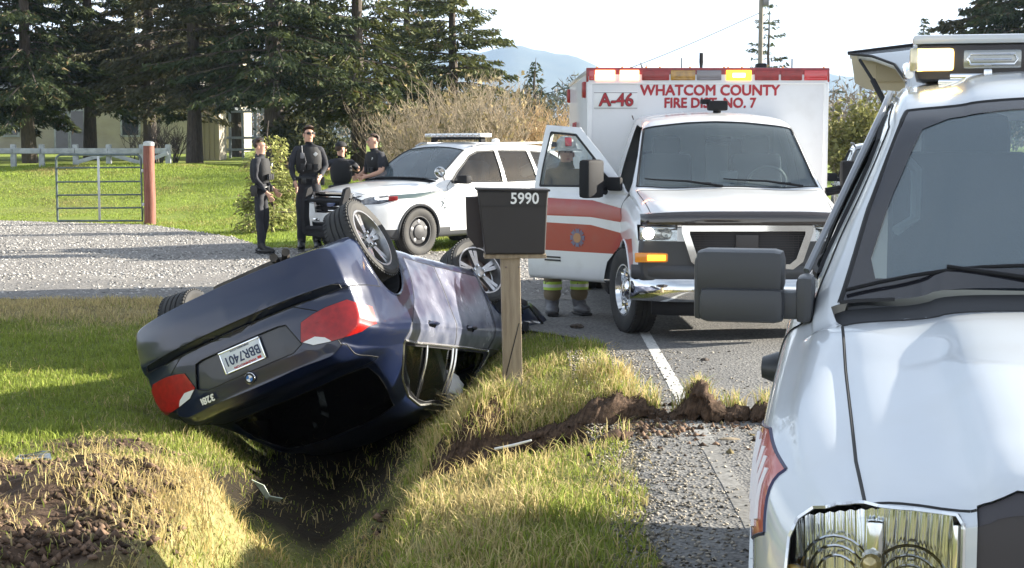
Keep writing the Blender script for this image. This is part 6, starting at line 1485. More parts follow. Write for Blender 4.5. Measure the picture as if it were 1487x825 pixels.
# split rail fence behind the officers
M_rail = mat('grey_rail_wood', (.30, .26, .21), .85, col2=(.20, .17, .14), nscale=8, bump=.004, bscale=20, stretch=(.6, 6, 6))
ry = 40.; rf = thing('rail_fence', 'weathered split rail fence behind the officers by the bushes', 'fence', (W2(600, ry), ry, gz(W2(600, ry), ry)))
xr = [W2(p, ry) - W2(600, ry) for p in (548, 584, 622, 662, 702, 742, 790)]
for a in xr:
    mb = MB(); mb.box((a, 0, .5), (.14, .14, 1.15), rot=(rad(random.uniform(-2, 2)), rad(random.uniform(-2, 2)), .3), bev=.02); mb.build('fence_post', M_rail, rf)
for a, b in zip(xr[:-1], xr[1:]):
    for z in (.25, .55, .88):
        mb = MB(); mb.tube([(a, -.06, z + random.uniform(-.03, .03)), ((a + b) / 2, -.06, z), (b, -.06, z + random.uniform(-.03, .03))], [.05, .055, .045], 6); mb.build('rail', M_rail, rf)
# ------------------------------------------------------------------ trees, shrubs, house, hills
M_bark = mat('dark_bark', (.055, .042, .034), .9, col2=(.10, .08, .065), nscale=9, bump=.02, bscale=14, stretch=(3, 3, .5))
M_needle = attrmat('needles', .65, trans=.22, spec=.2)
M_twig = mat('tan_twig', (.20, .16, .11), .85, col2=(.36, .29, .20), nscale=2)
def tris(C, D, U, size, asp, rg):
    """elongated leaf faces: centre C, direction D (unit), side U, returns V,F"""
    n = len(C); s = size[:, None]
    V = np.stack([C - D * s * .5 + U * s * asp, C - D * s * .45 - U * s * asp, C + D * s * .75], 1)
    return V.reshape(-1, 3), np.arange(3 * n).reshape(-1, 3)
def unit(v): return v / (np.linalg.norm(v, axis=-1, keepdims=True) + 1e-9)
def conifer(name, label, x, y, h, base, R, seed, cols, dens=1., droop=.35, power=.75, group='tall conifers in front of the house', tr=.24, leaf=.17, gap=0., z0=None, whorl=.34):
    rg = np.random.RandomState(seed); z = gz(x, y) if z0 is None else z0
    T = thing(name, label, 'tree', (x, y, z - .1), group=group)
    lean = rg.uniform(-.02, .02, 2); mb = MB(); P = []
    for k in range(9):
        t = k / 8; P.append((lean[0] * h * t + .05 * math.sin(k * 1.7 + seed), lean[1] * h * t, (h + .1) * t))
    mb.tube(P, [max(.012, tr * (1 - t) ** .85 * (1.25 if t == 0 else 1)) for t in np.linspace(0, 1, 9)], 10); mb.build('trunk', M_bark, T)
    lb = MB(); CC = []; DD = []; SS = []; zz = base
    while zz < h - .15:
        t = (zz - base) / (h - base); L0 = R * (1 - t) ** power * 1.1
        nb = rg.randint(4, 7)
        for b in range(nb):
            if rg.uniform() < gap + (.30 if zz > 5.2 and h > 15 else 0): continue
            a = rg.uniform(0, 2 * math.pi); L = L0 * rg.uniform(.6, 1.12) + .15; c, s = math.cos(a), math.sin(a)
            d = droop * rg.uniform(.6, 1.3) * (1 - .6 * t); up = .25 * t + rg.uniform(-.05, .1)
            pts_ = []; cx, cy = lean[0] * zz, lean[1] * zz
            for k in range(6):
                q = k / 5; r = L * q; pts_.append((cx + c * r, cy + s * r, zz + L * (up * q - d * q * q * 1.1 + .35 * d * q ** 4)))
            if L > .5: lb.tube(pts_, [max(.006, .013 * L * (1 - .8 * q)) for q in np.linspace(0, 1, 6)], 4, cap=False)
            n = int(max(6, (44 - 14 * t) * dens * L * min(1.6, .5 + L * .3))); pa = np.array(pts_)
            q = rg.uniform(.12, 1., n) ** .75; i = np.minimum((q * 5).astype(int), 4); f = (q * 5 - i)[:, None]
            cc = pa[i] * (1 - f) + pa[i + 1] * f; w = (.08 + .34 * L * (1 - q) ** .8 * q ** .3) * rg.uniform(-1, 1, n) ** 1
            sd = np.array([-s, c, 0.]); cc = cc + sd * w[:, None] + np.stack([0 * q, 0 * q, -np.abs(w) * .35 - rg.uniform(0, .12, n)], -1) + rg.normal(0, .03, (n, 3))
            dd = unit(np.array([c, s, -.35])[None] * .8 + sd[None] * np.sign(w)[:, None] * .7 + rg.normal(0, .35, (n, 3)) + np.array([0, 0, -.3]))
            CC.append(cc); DD.append(dd); SS.append(leaf * rg.uniform(.6, 1.5, n) * (1 - .25 * t))
        zz += whorl * rg.uniform(.6, 1.3) * (1 - .35 * t)
    lb.build('limbs', M_bark, T, None)
    C = np.concatenate(CC); D = np.concatenate(DD); S = np.concatenate(SS); U = unit(np.cross(D, rg.normal(0, 1, D.shape)))
    V, F = tris(C, D, U, S, .24, rg); ck = rg.uniform(0, 1, len(C)); clump = .5 + .5 * np.sin(C[:, 0] * 2.1 + seed) * np.sin(C[:, 2] * 2.7) 
    c0, c1 = np.array(cols[0]), np.array(cols[1]); cl = c0 + (c1 - c0) * np.clip(ck * .6 + clump * .4, 0, 1)[:, None]
    dead = ck > .955; cl[dead] = np.array([.16, .12, .06])
    link('crown', npmesh('crown', V, F, attr={'tint': np.repeat(cl, 3, 0)}), M_needle, T)
    return T
DK = ((.020, .034, .018), (.085, .105, .040)); DB = ((.030, .034, .022), (.105, .10, .045)); LT = ((.07, .085, .025), (.17, .17, .055)); MD_ = ((.035, .052, .022), (.15, .16, .05))
for nm, lab, px, Y, h, base, R, cols, kw in (
    ('pine_tree', 'dark conifer with thick trunk at the far left in front of the house window', 45, 57, 19, 2.3, 3.5, DK, dict(dens=1.7)),
    ('pine_tree', 'dark conifer behind the metal gate, second from the left', 135, 63, 20, 2.6, 3.4, DK, dict(dens=1.6)),
    ('pine_tree', 'bushy dark conifer above the round gate post', 222, 59, 18, 2.6, 3.0, DB, dict(dens=1.7)),
    ('pine_tree', 'brownish dark conifer whose bare trunk stands right of the gate post', 286, 52, 17, 2.8, 2.6, DB, dict(dens=1.5)),
    ('pine_tree', 'tall open conifer with thick trunk behind the bun-haired officer', 404, 50, 19, 2.8, 3.4, DK, dict(dens=1.15, gap=.08, tr=.34, droop=.3)),
    ('pine_tree', 'open conifer with reddish trunk behind the officer in the cap', 520, 52, 18, 2.4, 2.8, MD_, dict(dens=1.15, gap=.08, droop=.4)),
    ('spruce_tree', 'dense cone shaped spruce, sunlit on its right, nearest the hills', 655, 55, 10.5, .6, 2.9, MD_, dict(dens=1.7, droop=.3, power=.8, leaf=.16)),
    ('pine_tree', 'dark conifer partly hidden between the two open conifers', 462, 69, 19, 2.0, 2.8, MD_, dict(dens=1.4)),
    ('pine_tree', 'dark conifer partly hidden left of the thick trunked open conifer', 345, 70, 18, 2.5, 2.9, DK, dict(dens=1.5)),
    ('pine_tree', 'dark conifer filling the gap left of the cone shaped spruce', 592, 66, 13, 1.0, 3.0, DK, dict(dens=1.6)),
    ('pine_tree', 'dark conifer at the left edge of the picture', -40, 60, 19, 2.0, 4.4, DK, dict(dens=1.))):
    conifer(nm, lab, W2(px, Y), Y, h, base, R, int(px) + 77, cols, **kw)
conifer('young_conifer', 'small pale green young conifer just behind the bun-haired officer', W2(394, 30.2), 30.2, 2.15, .15, .68, 5, ((.13, .15, .04), (.42, .42, .14)), dens=2.1, droop=.15, group=None, tr=.04, leaf=.085, whorl=.10)
conifer('distant_fir', 'thin distant fir standing behind the utility pole', W2(1116, 115), 115, 12.0, 2.0, 2.7, 9, DK, dens=.5, group=None, leaf=.3, gap=.25, whorl=.7, droop=.15, power=.7)
conifer('distant_fir', 'dark fir crown at the top right above the rescue truck light bar', W2(1440, 70), 70, 12.5, 3.0, 3.8, 10, DB, dens=.9, group=None, leaf=.24)
conifer('distant_fir', 'fir at the top right corner of the picture behind the rescue truck', W2(1500, 66), 66, 13, 3.0, 4.0, 12, DK, dens=.9, group=None, leaf=.24)
conifer('distant_fir', 'little fir tip left of the larger fir crowns at the top right', W2(1337, 120), 120, 10.8, 2.0, 1.7, 11, DK, dens=.6, group=None, leaf=.3)
conifer('distant_fir', 'small distant fir between the spruce and the ambulance', W2(775, 90), 90, 6.2, .5, 1.5, 13, DK, dens=.7, group=None, leaf=.25)

def bare_bush(name, label, x, y, h, w, seed, n0=16, m=None, group=None, leafc=None, nleaf=0, cat='shrub'):
    rg = random.Random(seed); T = thing(name, label, cat, (x, y, gz(x, y) - .05), group=group); mb = MB(); tips = []
    def grow(p, d, L, r, dep):
        q = p + d * L * .5 + Vector((rg.uniform(-1, 1), rg.uniform(-1, 1), rg.uniform(-.3, 1))) * L * .08; e = q + d * L * .5 + Vector((rg.uniform(-1, 1), rg.uniform(-1, 1), .3)) * L * .10
        mb.tube([p, q, e], [r, r * .8, r * .6], 3 if r < .02 else 5, cap=False); tips.append(e)
        if dep <= 0: return
        for _ in range(rg.randint(2, 4)):
            nd = (d + Vector((rg.uniform(-1, 1), rg.uniform(-1, 1), rg.uniform(-.2, .7))) * .75).normalized(); st = rg.choice((q, e, e)); grow(st, nd, L * rg.uniform(.55, .85), max(.006, r * .6), dep - 1)
    for k in range(n0):
        a = rg.uniform(0, 6.28); d = Vector((math.cos(a) * w / h * rg.uniform(.1, .9), math.sin(a) * w / h * rg.uniform(.1, .9), 1)).normalized(); grow(Vector((math.cos(a) * w * .15, math.sin(a) * w * .15, 0)), d, h * rg.uniform(.28, .42), .024, 3)
    mb.build('branches', m or M_twig, T, None)
    if nleaf:
        r2 = np.random.RandomState(seed); tp = np.array([tuple(t) for t in tips]); C = tp[r2.randint(0, len(tp), nleaf)] + r2.normal(0, .14, (nleaf, 3)); D = unit(r2.normal(0, 1, C.shape)); U = unit(np.cross(D, r2.normal(0, 1, C.shape)))
        V, F = tris(C, D, U, .13 * r2.uniform(.5, 1.4, nleaf), .4, r2); cl = np.array(leafc[0]) + (np.array(leafc[1]) - np.array(leafc[0])) * r2.uniform(0, 1, nleaf)[:, None]
        link('leaves', npmesh('leaves', V, F, attr={'tint': np.repeat(cl, 3, 0)}), M_needle, T)
    return T
GB = 'bare shrubs between the spruce and the ambulance'
tanl = ((.16, .13, .07), (.34, .27, .13)); M_twig2 = mat('orange_twig', (.34, .21, .09), .85, col2=(.42, .30, .16), nscale=2)
for k, (px, Y, h, w, lab, nl) in enumerate([(612, 44, 3.0, 1.5, 'pale bare shrub leftmost in the row, behind the patrol suv windshield', 500), (655, 46, 3.6, 1.6, 'tall pale bare shrub under the spruce', 700), (700, 43, 3.5, 1.7, 'twiggy bare shrub right below the spruce edge', 700),
    (738, 47, 3.3, 1.6, 'tan bare shrub below the hill slope', 700), (772, 45, 2.9, 1.5, 'orange tinted bare shrub beside the open ambulance door', 900), (800, 50, 2.8, 1.6, 'orange tinted bare shrub touching the ambulance box', 900), (575, 50, 2.6, 1.5, 'low bare shrub behind the bald officer', 300)]):
    bare_bush('bare_shrub', lab, W2(px, Y), Y, h, w, 40 + k, n0=24, m=M_twig2 if px > 760 else M_twig, group=GB, leafc=tanl, nleaf=nl // 4)
for k, (px, Y, h, w, lab) in enumerate([(466, 48, 1.2, 1.4, 'olive evergreen shrub between the officers and the tall trees'), (428, 49, 1.5, .9, 'round dark evergreen shrub behind the sunglasses officer'), (615, 52, 2.2, 2.2, 'broad olive evergreen shrub beneath the spruce')]):
    bare_bush('evergreen_shrub', lab, W2(px, Y), Y, h, w, 60 + k, n0=12, leafc=((.02, .03, .015), (.09, .09, .035)), nleaf=4500)
bare_bush('evergreen_shrub', 'yellow green shrub between the ambulance and the rescue truck', W2(1248, 44), 44, 2.6, 1.5, 64, n0=12, leafc=((.10, .11, .03), (.30, .28, .10)), nleaf=6000)
bare_bush('bare_shrub', 'grey bare shrub right of the ambulance box', W2(1222, 60), 60, 3.6, 1.6, 65, n0=14, m=mat('grey_twig', (.20, .16, .13), .9), leafc=((.12, .10, .08), (.2, .17, .13)), nleaf=600)
bare_bush('bare_tree', 'bare grey tree rising behind the raised tailgate', W2(1262, 75), 75, 5.6, 2.2, 66, n0=10, m=mat('grey_twig', (.20, .16, .13), .9), cat='tree')
for k, px in enumerate((232, 205, 252)): bare_bush('bare_shrub', ('leafless shrub right behind the round gate post', 'leafless shrub between gate and post', 'leafless shrub by the brownish conifer trunk')[k], W2(px, 49), 49, 1.3, .8, 70 + k, n0=9, m=M_bark, group='leafless shrubs behind the gate')

# distant mixed wood, field hedge
rg = np.random.RandomState(31); n = 90000
Xt = rg.uniform(-260, 260, n); bt = rg.uniform(0, 1, n); Yt = 210 + 60 * rg.uniform(0, 1, n); hh = (5.5 + 3.2 * wnoise(Xt * .04, Yt * .02, 1.) + 2.4 * np.abs(np.sin(Xt * .35 + 2 * np.sin(Xt * .11)))) 
hh = np.clip(hh, 2.5, 13); C = np.stack([Xt, Yt, ground(Xt, Yt) + hh * bt ** .8], -1); D = unit(rg.normal(0, 1, C.shape) + [0, 0, .6]); U = unit(np.cross(D, rg.normal(0, 1, C.shape)))
V, F = tris(C, D, U, rg.uniform(.5, 1.3, n), .16, rg); k_ = (np.sin(Xt * .21) + rg.normal(0, .7, n)) > .5
cl = np.where(k_[:, None], np.array([.045, .055, .03]), np.array([.15, .125, .10])) * rg.uniform(.7, 1.3, (n, 1))
o = link('distant_wood', npmesh('distant_wood', V, F, attr={'tint': np.repeat(cl, 3, 0)}), M_needle); tag(o, 'far off hazy line of bare and evergreen trees', kind='stuff')
# hills
def hz_(X, Y):
    px = 743.5 + 2260 * X / 3600.
    k = np.interp(px, [-900, -300, 300, 600, 700, 738, 770, 800, 840, 870, 950, 1050, 1150, 1230, 1300, 1500, 2200], [60, 90, 120, 130, 132, 137, 130, 125, 118, 108, 96, 88, 92, 94, 86, 80, 50]) / 2260 * 3600 + 1.7
    k = k + 3.5 * np.sin(X * .021) + 2.5 * np.sin(X * .047 + 1) + 1.5 * np.sin(X * .11)
    w = np.exp(-((Y - 3600) / 700.) ** 2); return -30 + (k + 30) * w + 6 * np.sin(X * .01 + Y * .013) * w * (Y < 3500)
o = link('hills', sheet('hills', np.arange(-3600, 3601, 24.), np.arange(2200, 5000, 60.), hz_), mat('forested_hill', (.030, .045, .035), .95, col2=(.055, .065, .045), nscale=.02)); tag(o, 'wooded hills far beyond the fields', kind='structure')

# utility pole and wire
up_ = thing('utility_pole', 'grey wooden utility pole rising behind the ambulance roof', 'utility pole', (W2(1101, 88), 88, gz(W2(1101, 88), 88)))
mb = MB(); mb.tube([(0, 0, 0), (0, 0, 11.2)], [.17, .12], 10); mb.build('pole', mat('grey_pole_wood', (.20, .17, .15), .9, col2=(.30, .27, .24), nscale=5, stretch=(4, 4, .4)), up_)
mb = MB(); mb.box((0, 0, 10.6), (2.4, .12, .12)); mb.build('crossarm', M_wood, up_)
for a in (-1.0, 0, 1.0):
    mb = MB(); mb.lathe([(.05, 0), (.06, .08), (.03, .16), (.0001, .18)], 8, Matrix.Translation((a, 0, 10.66)) @ Matrix.Rotation(rad(90), 4, 'X')); mb.build('insulator', M_plasg, up_)
mb = MB(); mb.box((.25, 0, 9.3), (.35, .35, .7), bev=.08); mb.build('transformer', M_modg, up_)
mb = MB(); p0 = Vector((W2(640, 100), 100, 3.6)); p1 = Vector((W2(1101, 88), 88, 9.0)); mb.tube([p0.lerp(p1, t) - Vector((0, 0, 2.6 * math.sin(math.pi * t) * .35)) for t in np.linspace(0, 1, 20)], .022, 4, cap=False)
tag(mb.build('overhead_wire', M_plas, None), 'thin overhead wire dropping left from the utility pole', 'wire')

# house behind the trees
M_wall = mat('tan_siding', (.36, .32, .25), .85, col2=(.42, .38, .30), nscale=1.5)
tq = M_wall.node_tree; tw = tq.nodes.new('ShaderNodeTexWave'); tw.wave_type = 'BANDS'; tw.bands_direction = 'Z'; tw.wave_profile = 'SAW'; tw.inputs['Scale'].default_value = 1.7; tcw = tq.nodes.new('ShaderNodeTexCoord'); bw = tq.nodes.new('ShaderNodeBump'); bw.inputs['Distance'].default_value = .02
tq.links.new(tcw.outputs['Object'], tw.inputs[0]); tq.links.new(tw.outputs[0], bw.inputs['Height']); tq.links.new(bw.outputs[0], tq.nodes['Principled BSDF'].inputs['Normal'])
M_roof = mat('dark_shingles', (.06, .058, .06), .9, col2=(.10, .095, .09), nscale=6, bump=.02, bscale=8)
M_pane = mat('dark_window_pane', (.02, .025, .03), .08, .0, .5)
hy = 78.; hx = W2(105, hy); hzg = gz(hx, hy); HO = thing('house', 'tan two storey house with dark roof behind the row of conifers', 'house', (hx, hy, hzg))
L0, L1 = W2(-70, hy) - hx, W2(275, hy) - hx
mb = MB(); mb.box(((L0 + L1) / 2, 3.5, 1.6), (L1 - L0, 7, 3.2)); mb.build('wall', M_wall, HO)
mb = MB(); mb.prism([(L0 - .5, 3.1), (L1 + .5, 3.1), (L1 + .5, 3.3), (L0 - .5, 3.3)], .1, Matrix.Translation((0, -.5, 0))); mb.build('gutter', M_wh, HO)
mb = MB(); mb.add([(L0 - .5, -.6, 3.2), (L1 + .5, -.6, 3.2), (L1 + .5, 3.6, 5.4), (L0 - .5, 3.6, 5.4), (L0 - .5, 7.6, 3.2), (L1 + .5, 7.6, 3.2), (L0 - .5, -.6, 3.05), (L1 + .5, -.6, 3.05), (L0 - .5, 7.6, 3.05), (L1 + .5, 7.6, 3.05)], [(0, 1, 2, 3), (3, 2, 5, 4), (6, 7, 1, 0), (4, 5, 9, 8), (7, 6, 8, 9), (0, 3, 4, 8, 6), (1, 7, 9, 5, 2)]); mb.build('roof', M_roof, HO, None)
# taller gabled wing
gx0, gx1 = W2(232, 80) - hx, W2(338, 80) - hx; gm = (gx0 + gx1) / 2
mb = MB(); mb.prism([(gx0, 0), (gx1, 0), (gx1, 5.4), (gm, 7.9), (gx0, 5.4)], 6, Matrix.Translation((0, 5.2, 0))); mb.build('gable_wing', M_wall, HO)
for s_, e_ in (((gx0 - .5, 5.0), (gm, 8.1)), ((gx1 + .5, 5.0), (gm, 8.1))):
    mb = MB(); dx = (e_[0] - s_[0]) * .0; mb.add([(s_[0], 1.9, s_[1]), (e_[0], 1.9, e_[1]), (e_[0], 8.5, e_[1]), (s_[0], 8.5, s_[1]), (s_[0], 1.9, s_[1] + .18), (e_[0], 1.9, e_[1] + .18), (e_[0], 8.5, e_[1] + .18), (s_[0], 8.5, s_[1] + .18)], [(0, 1, 2, 3), (4, 5, 6, 7), (0, 1, 5, 4), (1, 2, 6, 5), (2, 3, 7, 6), (3, 0, 4, 7)]); mb.build('roof', M_roof, HO, None)
    mb = MB(); mb.tube([(s_[0], 1.86, s_[1] + .02), (e_[0], 1.86, e_[1] + .02)], .13, 4); mb.build('fascia', M_wh, HO)
for px0, px1, z0, z1, yy in ((84, 103, .1, 2.15, 0), (106, 126, .1, 2.15, 0), (10, 30, .9, 2.0, 0), (180, 205, .9, 2.1, 0)):
    a, b = W2(px0, hy) - hx, W2(px1, hy) - hx
    mb = MB(); mb.box(((a + b) / 2, yy - .03, (z0 + z1) / 2), (b - a + .14, .10, z1 - z0 + .14), bev=.01); fr = mb.build('window', M_wh, HO)
    mb = MB(); mb.box(((a + b) / 2, yy - .085, (z0 + z1) / 2), (b - a - .06, .02, z1 - z0 - .06)); mb.build('pane', M_pane, fr)
for z0 in (3.4,):
    mb = MB(); mb.box((gm, 2.17, 4.6), (1.3, .10, 1.3), bev=.01); fr = mb.build('window', M_wh, HO); mb = MB(); mb.box((gm, 2.11, 4.6), (1.1, .03, 1.1)); mb.build('pane', M_pane, fr)
# white porch with posts and railing at the right end
ph = thing('garden_pergola', 'white slatted pergola and railing right of the house behind the young conifer', 'pergola', (W2(340, 66), 66, gz(W2(340, 66), 66)))
for a in np.linspace(-1.2, 1.5, 6):
    mb = MB(); mb.box((a, 0, 1.0), (.10, .10, 2.0), bev=.01); mb.build('post', M_wh, ph)
for z in (.35, .85, 1.95):
    mb = MB(); mb.box((.15, -.08, z), (2.9, .06, .10), bev=.01); mb.build('rail', M_wh, ph)
for a in np.linspace(-1.0, 1.3, 7):
    mb = MB(); mb.box((a, .4, 2.07), (.07, 1.4, .10)); mb.build('slat', M_wh, ph)
sh = thing('garden_shed', 'small beige shed with vertical boards behind the brownish conifer trunk', 'shed', (W2(306, 62), 62, gz(W2(306, 62), 62)))
for k in range(6):
    mb = MB(); mb.box((-.72 + .205 * k, 0, 1.0), (.19, .06, 2.0), bev=.008); mb.build('board', mat('cream_board', (.40, .35, .26), .8) if k == 0 else bpy.data.materials['cream_board'], sh)
mb = MB(); mb.box((-.21, .8, 1.0), (1.2, 1.5, 1.98)); mb.build('wall', M_wall, sh); mb = MB(); mb.add([(-.95, -.2, 2.0), (.55, -.2, 2.0), (.55, 1.7, 2.0), (-.95, 1.7, 2.0), (-.95, .75, 2.7), (.55, .75, 2.7)], [(0, 1, 5, 4), (2, 3, 4, 5), (0, 4, 3), (1, 2, 5), (3, 2, 1, 0)]); mb.build('roof', M_roof, sh, None)

# air: a closed box of even, thin haze round the whole scene
mb = MB(); mb.box((0, 2450, 125), (9000, 5100, 330)); hz = mb.build('haze', None, None, None); hm = bpy.data.materials.new('thin_haze'); hm.use_nodes = True; ht = hm.node_tree; ht.nodes.clear()
ho = ht.nodes.new('ShaderNodeOutputMaterial'); pv = ht.nodes.new('ShaderNodeVolumePrincipled'); pv.inputs['Color'].default_value = (.50, .70, 1, 1); pv.inputs['Density'].default_value = .00015; pv.inputs['Anisotropy'].default_value = .2
ht.links.new(pv.outputs[0], ho.inputs['Volume']); hz.data.materials.append(hm); tag(hz, 'thin bluish air haze over the fields', kind='stuff')
# ------------------------------------------------------------------ people
M_skin = mat('skin', (.50, .29, .20), .55, col2=(.56, .33, .24), nscale=20, spec=.3)
M_navyc = mat('navy_uniform_cloth', (.012, .013, .018), .85, col2=(.022, .023, .030), nscale=9, bump=.006, bscale=9)
M_blackc = mat('black_vest_cloth', (.012, .012, .013), .8, bump=.004, bscale=22)
M_boot = mat('black_boot_leather', (.012, .011, .011), .4)
M_hairb = mat('brown_hair', (.035, .02, .012), .6, bump=.004, bscale=60, stretch=(1, 1, .2)); M_hairs = mat('short_brown_hair', (.06, .038, .024), .7, bump=.003, bscale=90)
M_bunk = mat('tan_turnout_cloth', (.13, .10, .06), .9, col2=(.18, .14, .085), nscale=6, bump=.008, bscale=12)
M_lime = mat('lime_reflective_band', (.42, .62, .08), .5); M_silv = mat('silver_reflective_band', (.55, .56, .55), .35, .2)
BONES = {'pelvis': (0, 0, .95), 'belly': (0, 0, 1.10), 'chest': (0, -.005, 1.28), 'upper': (0, 0, 1.40), 'neck': (0, .005, 1.49), 'jaw': (0, -.012, 1.565), 'head': (0, -.004, 1.635), 'crown': (0, .008, 1.70),
         'shL': (.17, .01, 1.425), 'elL': (.225, .03, 1.16), 'wrL': (.235, -.05, .92), 'shR': (-.17, .01, 1.425), 'elR': (-.225, .03, 1.16), 'wrR': (-.235, -.05, .92),
         'hiL': (.095, 0, .90), 'knL': (.105, -.02, .50), 'anL': (.11, .03, .09), 'toL': (.13, -.13, .045), 'hiR': (-.095, 0, .90), 'knR': (-.105, -.02, .50), 'anR': (-.11, .03, .09), 'toR': (-.13, -.13, .045)}
RAD = {'pelvis': (.155, .115), 'belly': (.145, .105), 'chest': (.165, .118), 'upper': (.150, .10), 'neck': (.058, .060), 'jaw': (.062, .078), 'head': (.076, .095), 'crown': (.062, .078),
       'sh': (.066, .066), 'el': (.046, .046), 'wr': (.030, .026), 'hi': (.095, .10), 'kn': (.074, .076), 'an': (.060, .064), 'to': (.050, .036)}
LINK = [('pelvis', 'belly'), ('belly', 'chest'), ('chest', 'upper'), ('upper', 'neck'), ('neck', 'jaw'), ('jaw', 'head'), ('head', 'crown'), ('upper', 'shL'), ('shL', 'elL'), ('elL', 'wrL'), ('upper', 'shR'), ('shR', 'elR'), ('elR', 'wrR'),
        ('pelvis', 'hiL'), ('hiL', 'knL'), ('knL', 'anL'), ('anL', 'toL'), ('pelvis', 'hiR'), ('hiR', 'knR'), ('knR', 'anR'), ('anR', 'toR')]
def person(label, loc, rotz, scale=1., pose={}, fat=1., mats=None, sleeves='long', hands={}, group=None, bulk=0.):
    """front of the body looks towards local -Y"""
    B_ = {k: Vector(pose.get(k, v)) for k, v in BONES.items()}; names = list(B_); V = [B_[k].copy() for k in names]; E = [(names.index(a), names.index(b)) for a, b in LINK]; lab = list(names)
    R_ = []
    for k in names:
        kk = k[:-1] if k[-1] in 'LR' and k not in RAD else k; r = RAD[kk]; f = fat if kk in ('pelvis', 'belly', 'chest', 'upper', 'sh', 'el', 'hi', 'kn') else 1; b = bulk if kk not in ('neck', 'jaw', 'head', 'crown', 'to', 'wr') else 0
        R_.append((r[0] * f + b, r[1] * f + b))
    def add(p, parent, r, nm):
        V.append(Vector(p)); E.append((parent, len(V) - 1)); R_.append((r, r)); lab.append(nm); return len(V) - 1
    for s in 'LR':
        w = names.index('wr' + s); e = B_['el' + s]; wr = B_['wr' + s]; d = Vector(hands.get(s, tuple(wr - e))).normalized(); sg = 1 if s == 'L' else -1
        side = d.cross(Vector((sg, 0, .2))).normalized(); 
        if side.y > 0: side = -side
        nrm = d.cross(side).normalized(); palm = add(wr + d * .055, w, .032, 'hand'); knk = add(wr + d * .085, palm, .034, 'hand')
        for i, (off, L) in enumerate(((.030, .062), (.011, .070), (-.010, .066), (-.029, .052))):
            k1 = add(wr + d * .10 + side * off, knk, .0105, 'hand'); k2 = add(wr + d * (.10 + L * .5) + side * off * 1.1 - nrm * sg * .008, k1, .0095, 'hand'); add(wr + d * (.10 + L * .9) + side * off * 1.05 - nrm * sg * .026, k2, .008, 'hand')
        t1 = add(wr + d * .05 + side * .042, palm, .0125, 'hand'); add(wr + d * .085 + side * .055 - nrm * sg * .012, t1, .010, 'hand')
    me = bpy.data.meshes.new('body'); me.from_pydata(V, E, []); o = bpy.data.objects.new('person', me); COL.objects.link(o)
    sk = o.modifiers.new('skin', 'SKIN'); sk.use_smooth_shade = True; sk.branch_smoothing = .6
    for i, sv in enumerate(me.skin_vertices[0].data): sv.radius = R_[i]; sv.use_root = (i == 0)
    sb = o.modifiers.new('sub', 'SUBSURF'); sb.levels = 2; sb.render_levels = 2
    dg = bpy.context.evaluated_depsgraph_get(); m2 = bpy.data.meshes.new_from_object(o.evaluated_get(dg)); bpy.data.objects.remove(o)
    mats = mats or (M_skin, M_navyc, M_navyc, M_boot)
    for q in mats: m2.materials.append(q)
    P = np.array([tuple(v) for v in V]); A = P[[e[0] for e in E]]; Bb = P[[e[1] for e in E]]
    cen = np.array([tuple(p.center) for p in m2.polygons]); AB = Bb - A; t = np.clip(((cen[:, None] - A) * AB).sum(-1) / ((AB ** 2).sum(-1) + 1e-9), 0, 1); dist = np.linalg.norm(cen[:, None] - (A + AB * t[..., None]), axis=-1) - np.array([min(R_[e[0]][0], R_[e[1]][0]) for e in E]) * .8
    bi = dist.argmin(1); mi = np.zeros(len(cen), int)
    for f in range(len(cen)):
        a, b = lab[E[bi[f]][0]], lab[E[bi[f]][1]]; tt = t[f, bi[f]]
        if b == 'hand' or a == 'hand': m_ = 0
        elif b in ('jaw', 'head', 'crown'): m_ = 0
        elif b == 'neck': m_ = 0 if tt > .55 else 1
        elif b[:2] == 'wr': m_ = (0 if tt > .93 else 1) if sleeves == 'long' else 0
        elif b[:2] == 'el': m_ = 1 if sleeves == 'long' or tt < .75 else 0
        elif b in ('hiL', 'hiR'): m_ = 2
        elif b[:2] in ('kn',): m_ = 2
        elif b[:2] == 'an': m_ = 2 if tt < .82 else 3
        elif b[:2] == 'to': m_ = 3
        elif b == 'belly': m_ = 2 if cen[f][2] < B_['pelvis'].z + .04 else 1
        else: m_ = 1
        mi[f] = m_
    m2.polygons.foreach_set('material_index', mi.astype(np.int32)); m2.polygons.foreach_set('use_smooth', np.ones(len(cen), bool))
    ve = np.zeros(len(m2.vertices) * 3); m2.vertices.foreach_get('co', ve); ve = ve.reshape(-1, 3); cloth = np.zeros(len(ve), bool)
    for p_ in m2.polygons:
        if mi[p_.index] in (1, 2):
            for q_ in p_.vertices: cloth[q_] = True
    for q_ in np.nonzero(cloth)[0]:
        c_ = Vector(ve[q_]); w_ = mnoise.noise_vector(Vector((c_.x * 7, c_.y * 7, c_.z * 13 + loc[0]))); ve[q_] += np.array(w_) * .011 + np.array(mnoise.noise_vector(c_ * 30)) * .004
    m2.vertices.foreach_set('co', ve.ravel()); m2.update()
    o = bpy.data.objects.new('person', m2); COL.objects.link(o); o.location = loc; o.rotation_euler = (0, 0, rotz); o.scale = (scale,) * 3
    tag(o, label, 'person', group)
    for s in 'LR':
        a_, t_ = B_['an' + s], B_['to' + s]; d_ = (t_ - a_); yw = math.atan2(d_.x, -d_.y)
        ell('boot', ((a_.x + t_.x) / 2, (a_.y + t_.y) / 2 + .01, .052), (.056 + bulk, .145 + bulk, .055), mats[3], o, (0, 0, yw), cut=lambda v: v.z > -.85, sub=3)
        mb = MB(); mb.box(((a_.x + t_.x) / 2, (a_.y + t_.y) / 2 + .01, .012), (.10 + bulk, .28 + bulk, .024), rot=(0, 0, yw), bev=.01); mb.build('boot_sole', M_gap, o)
    return o, B_
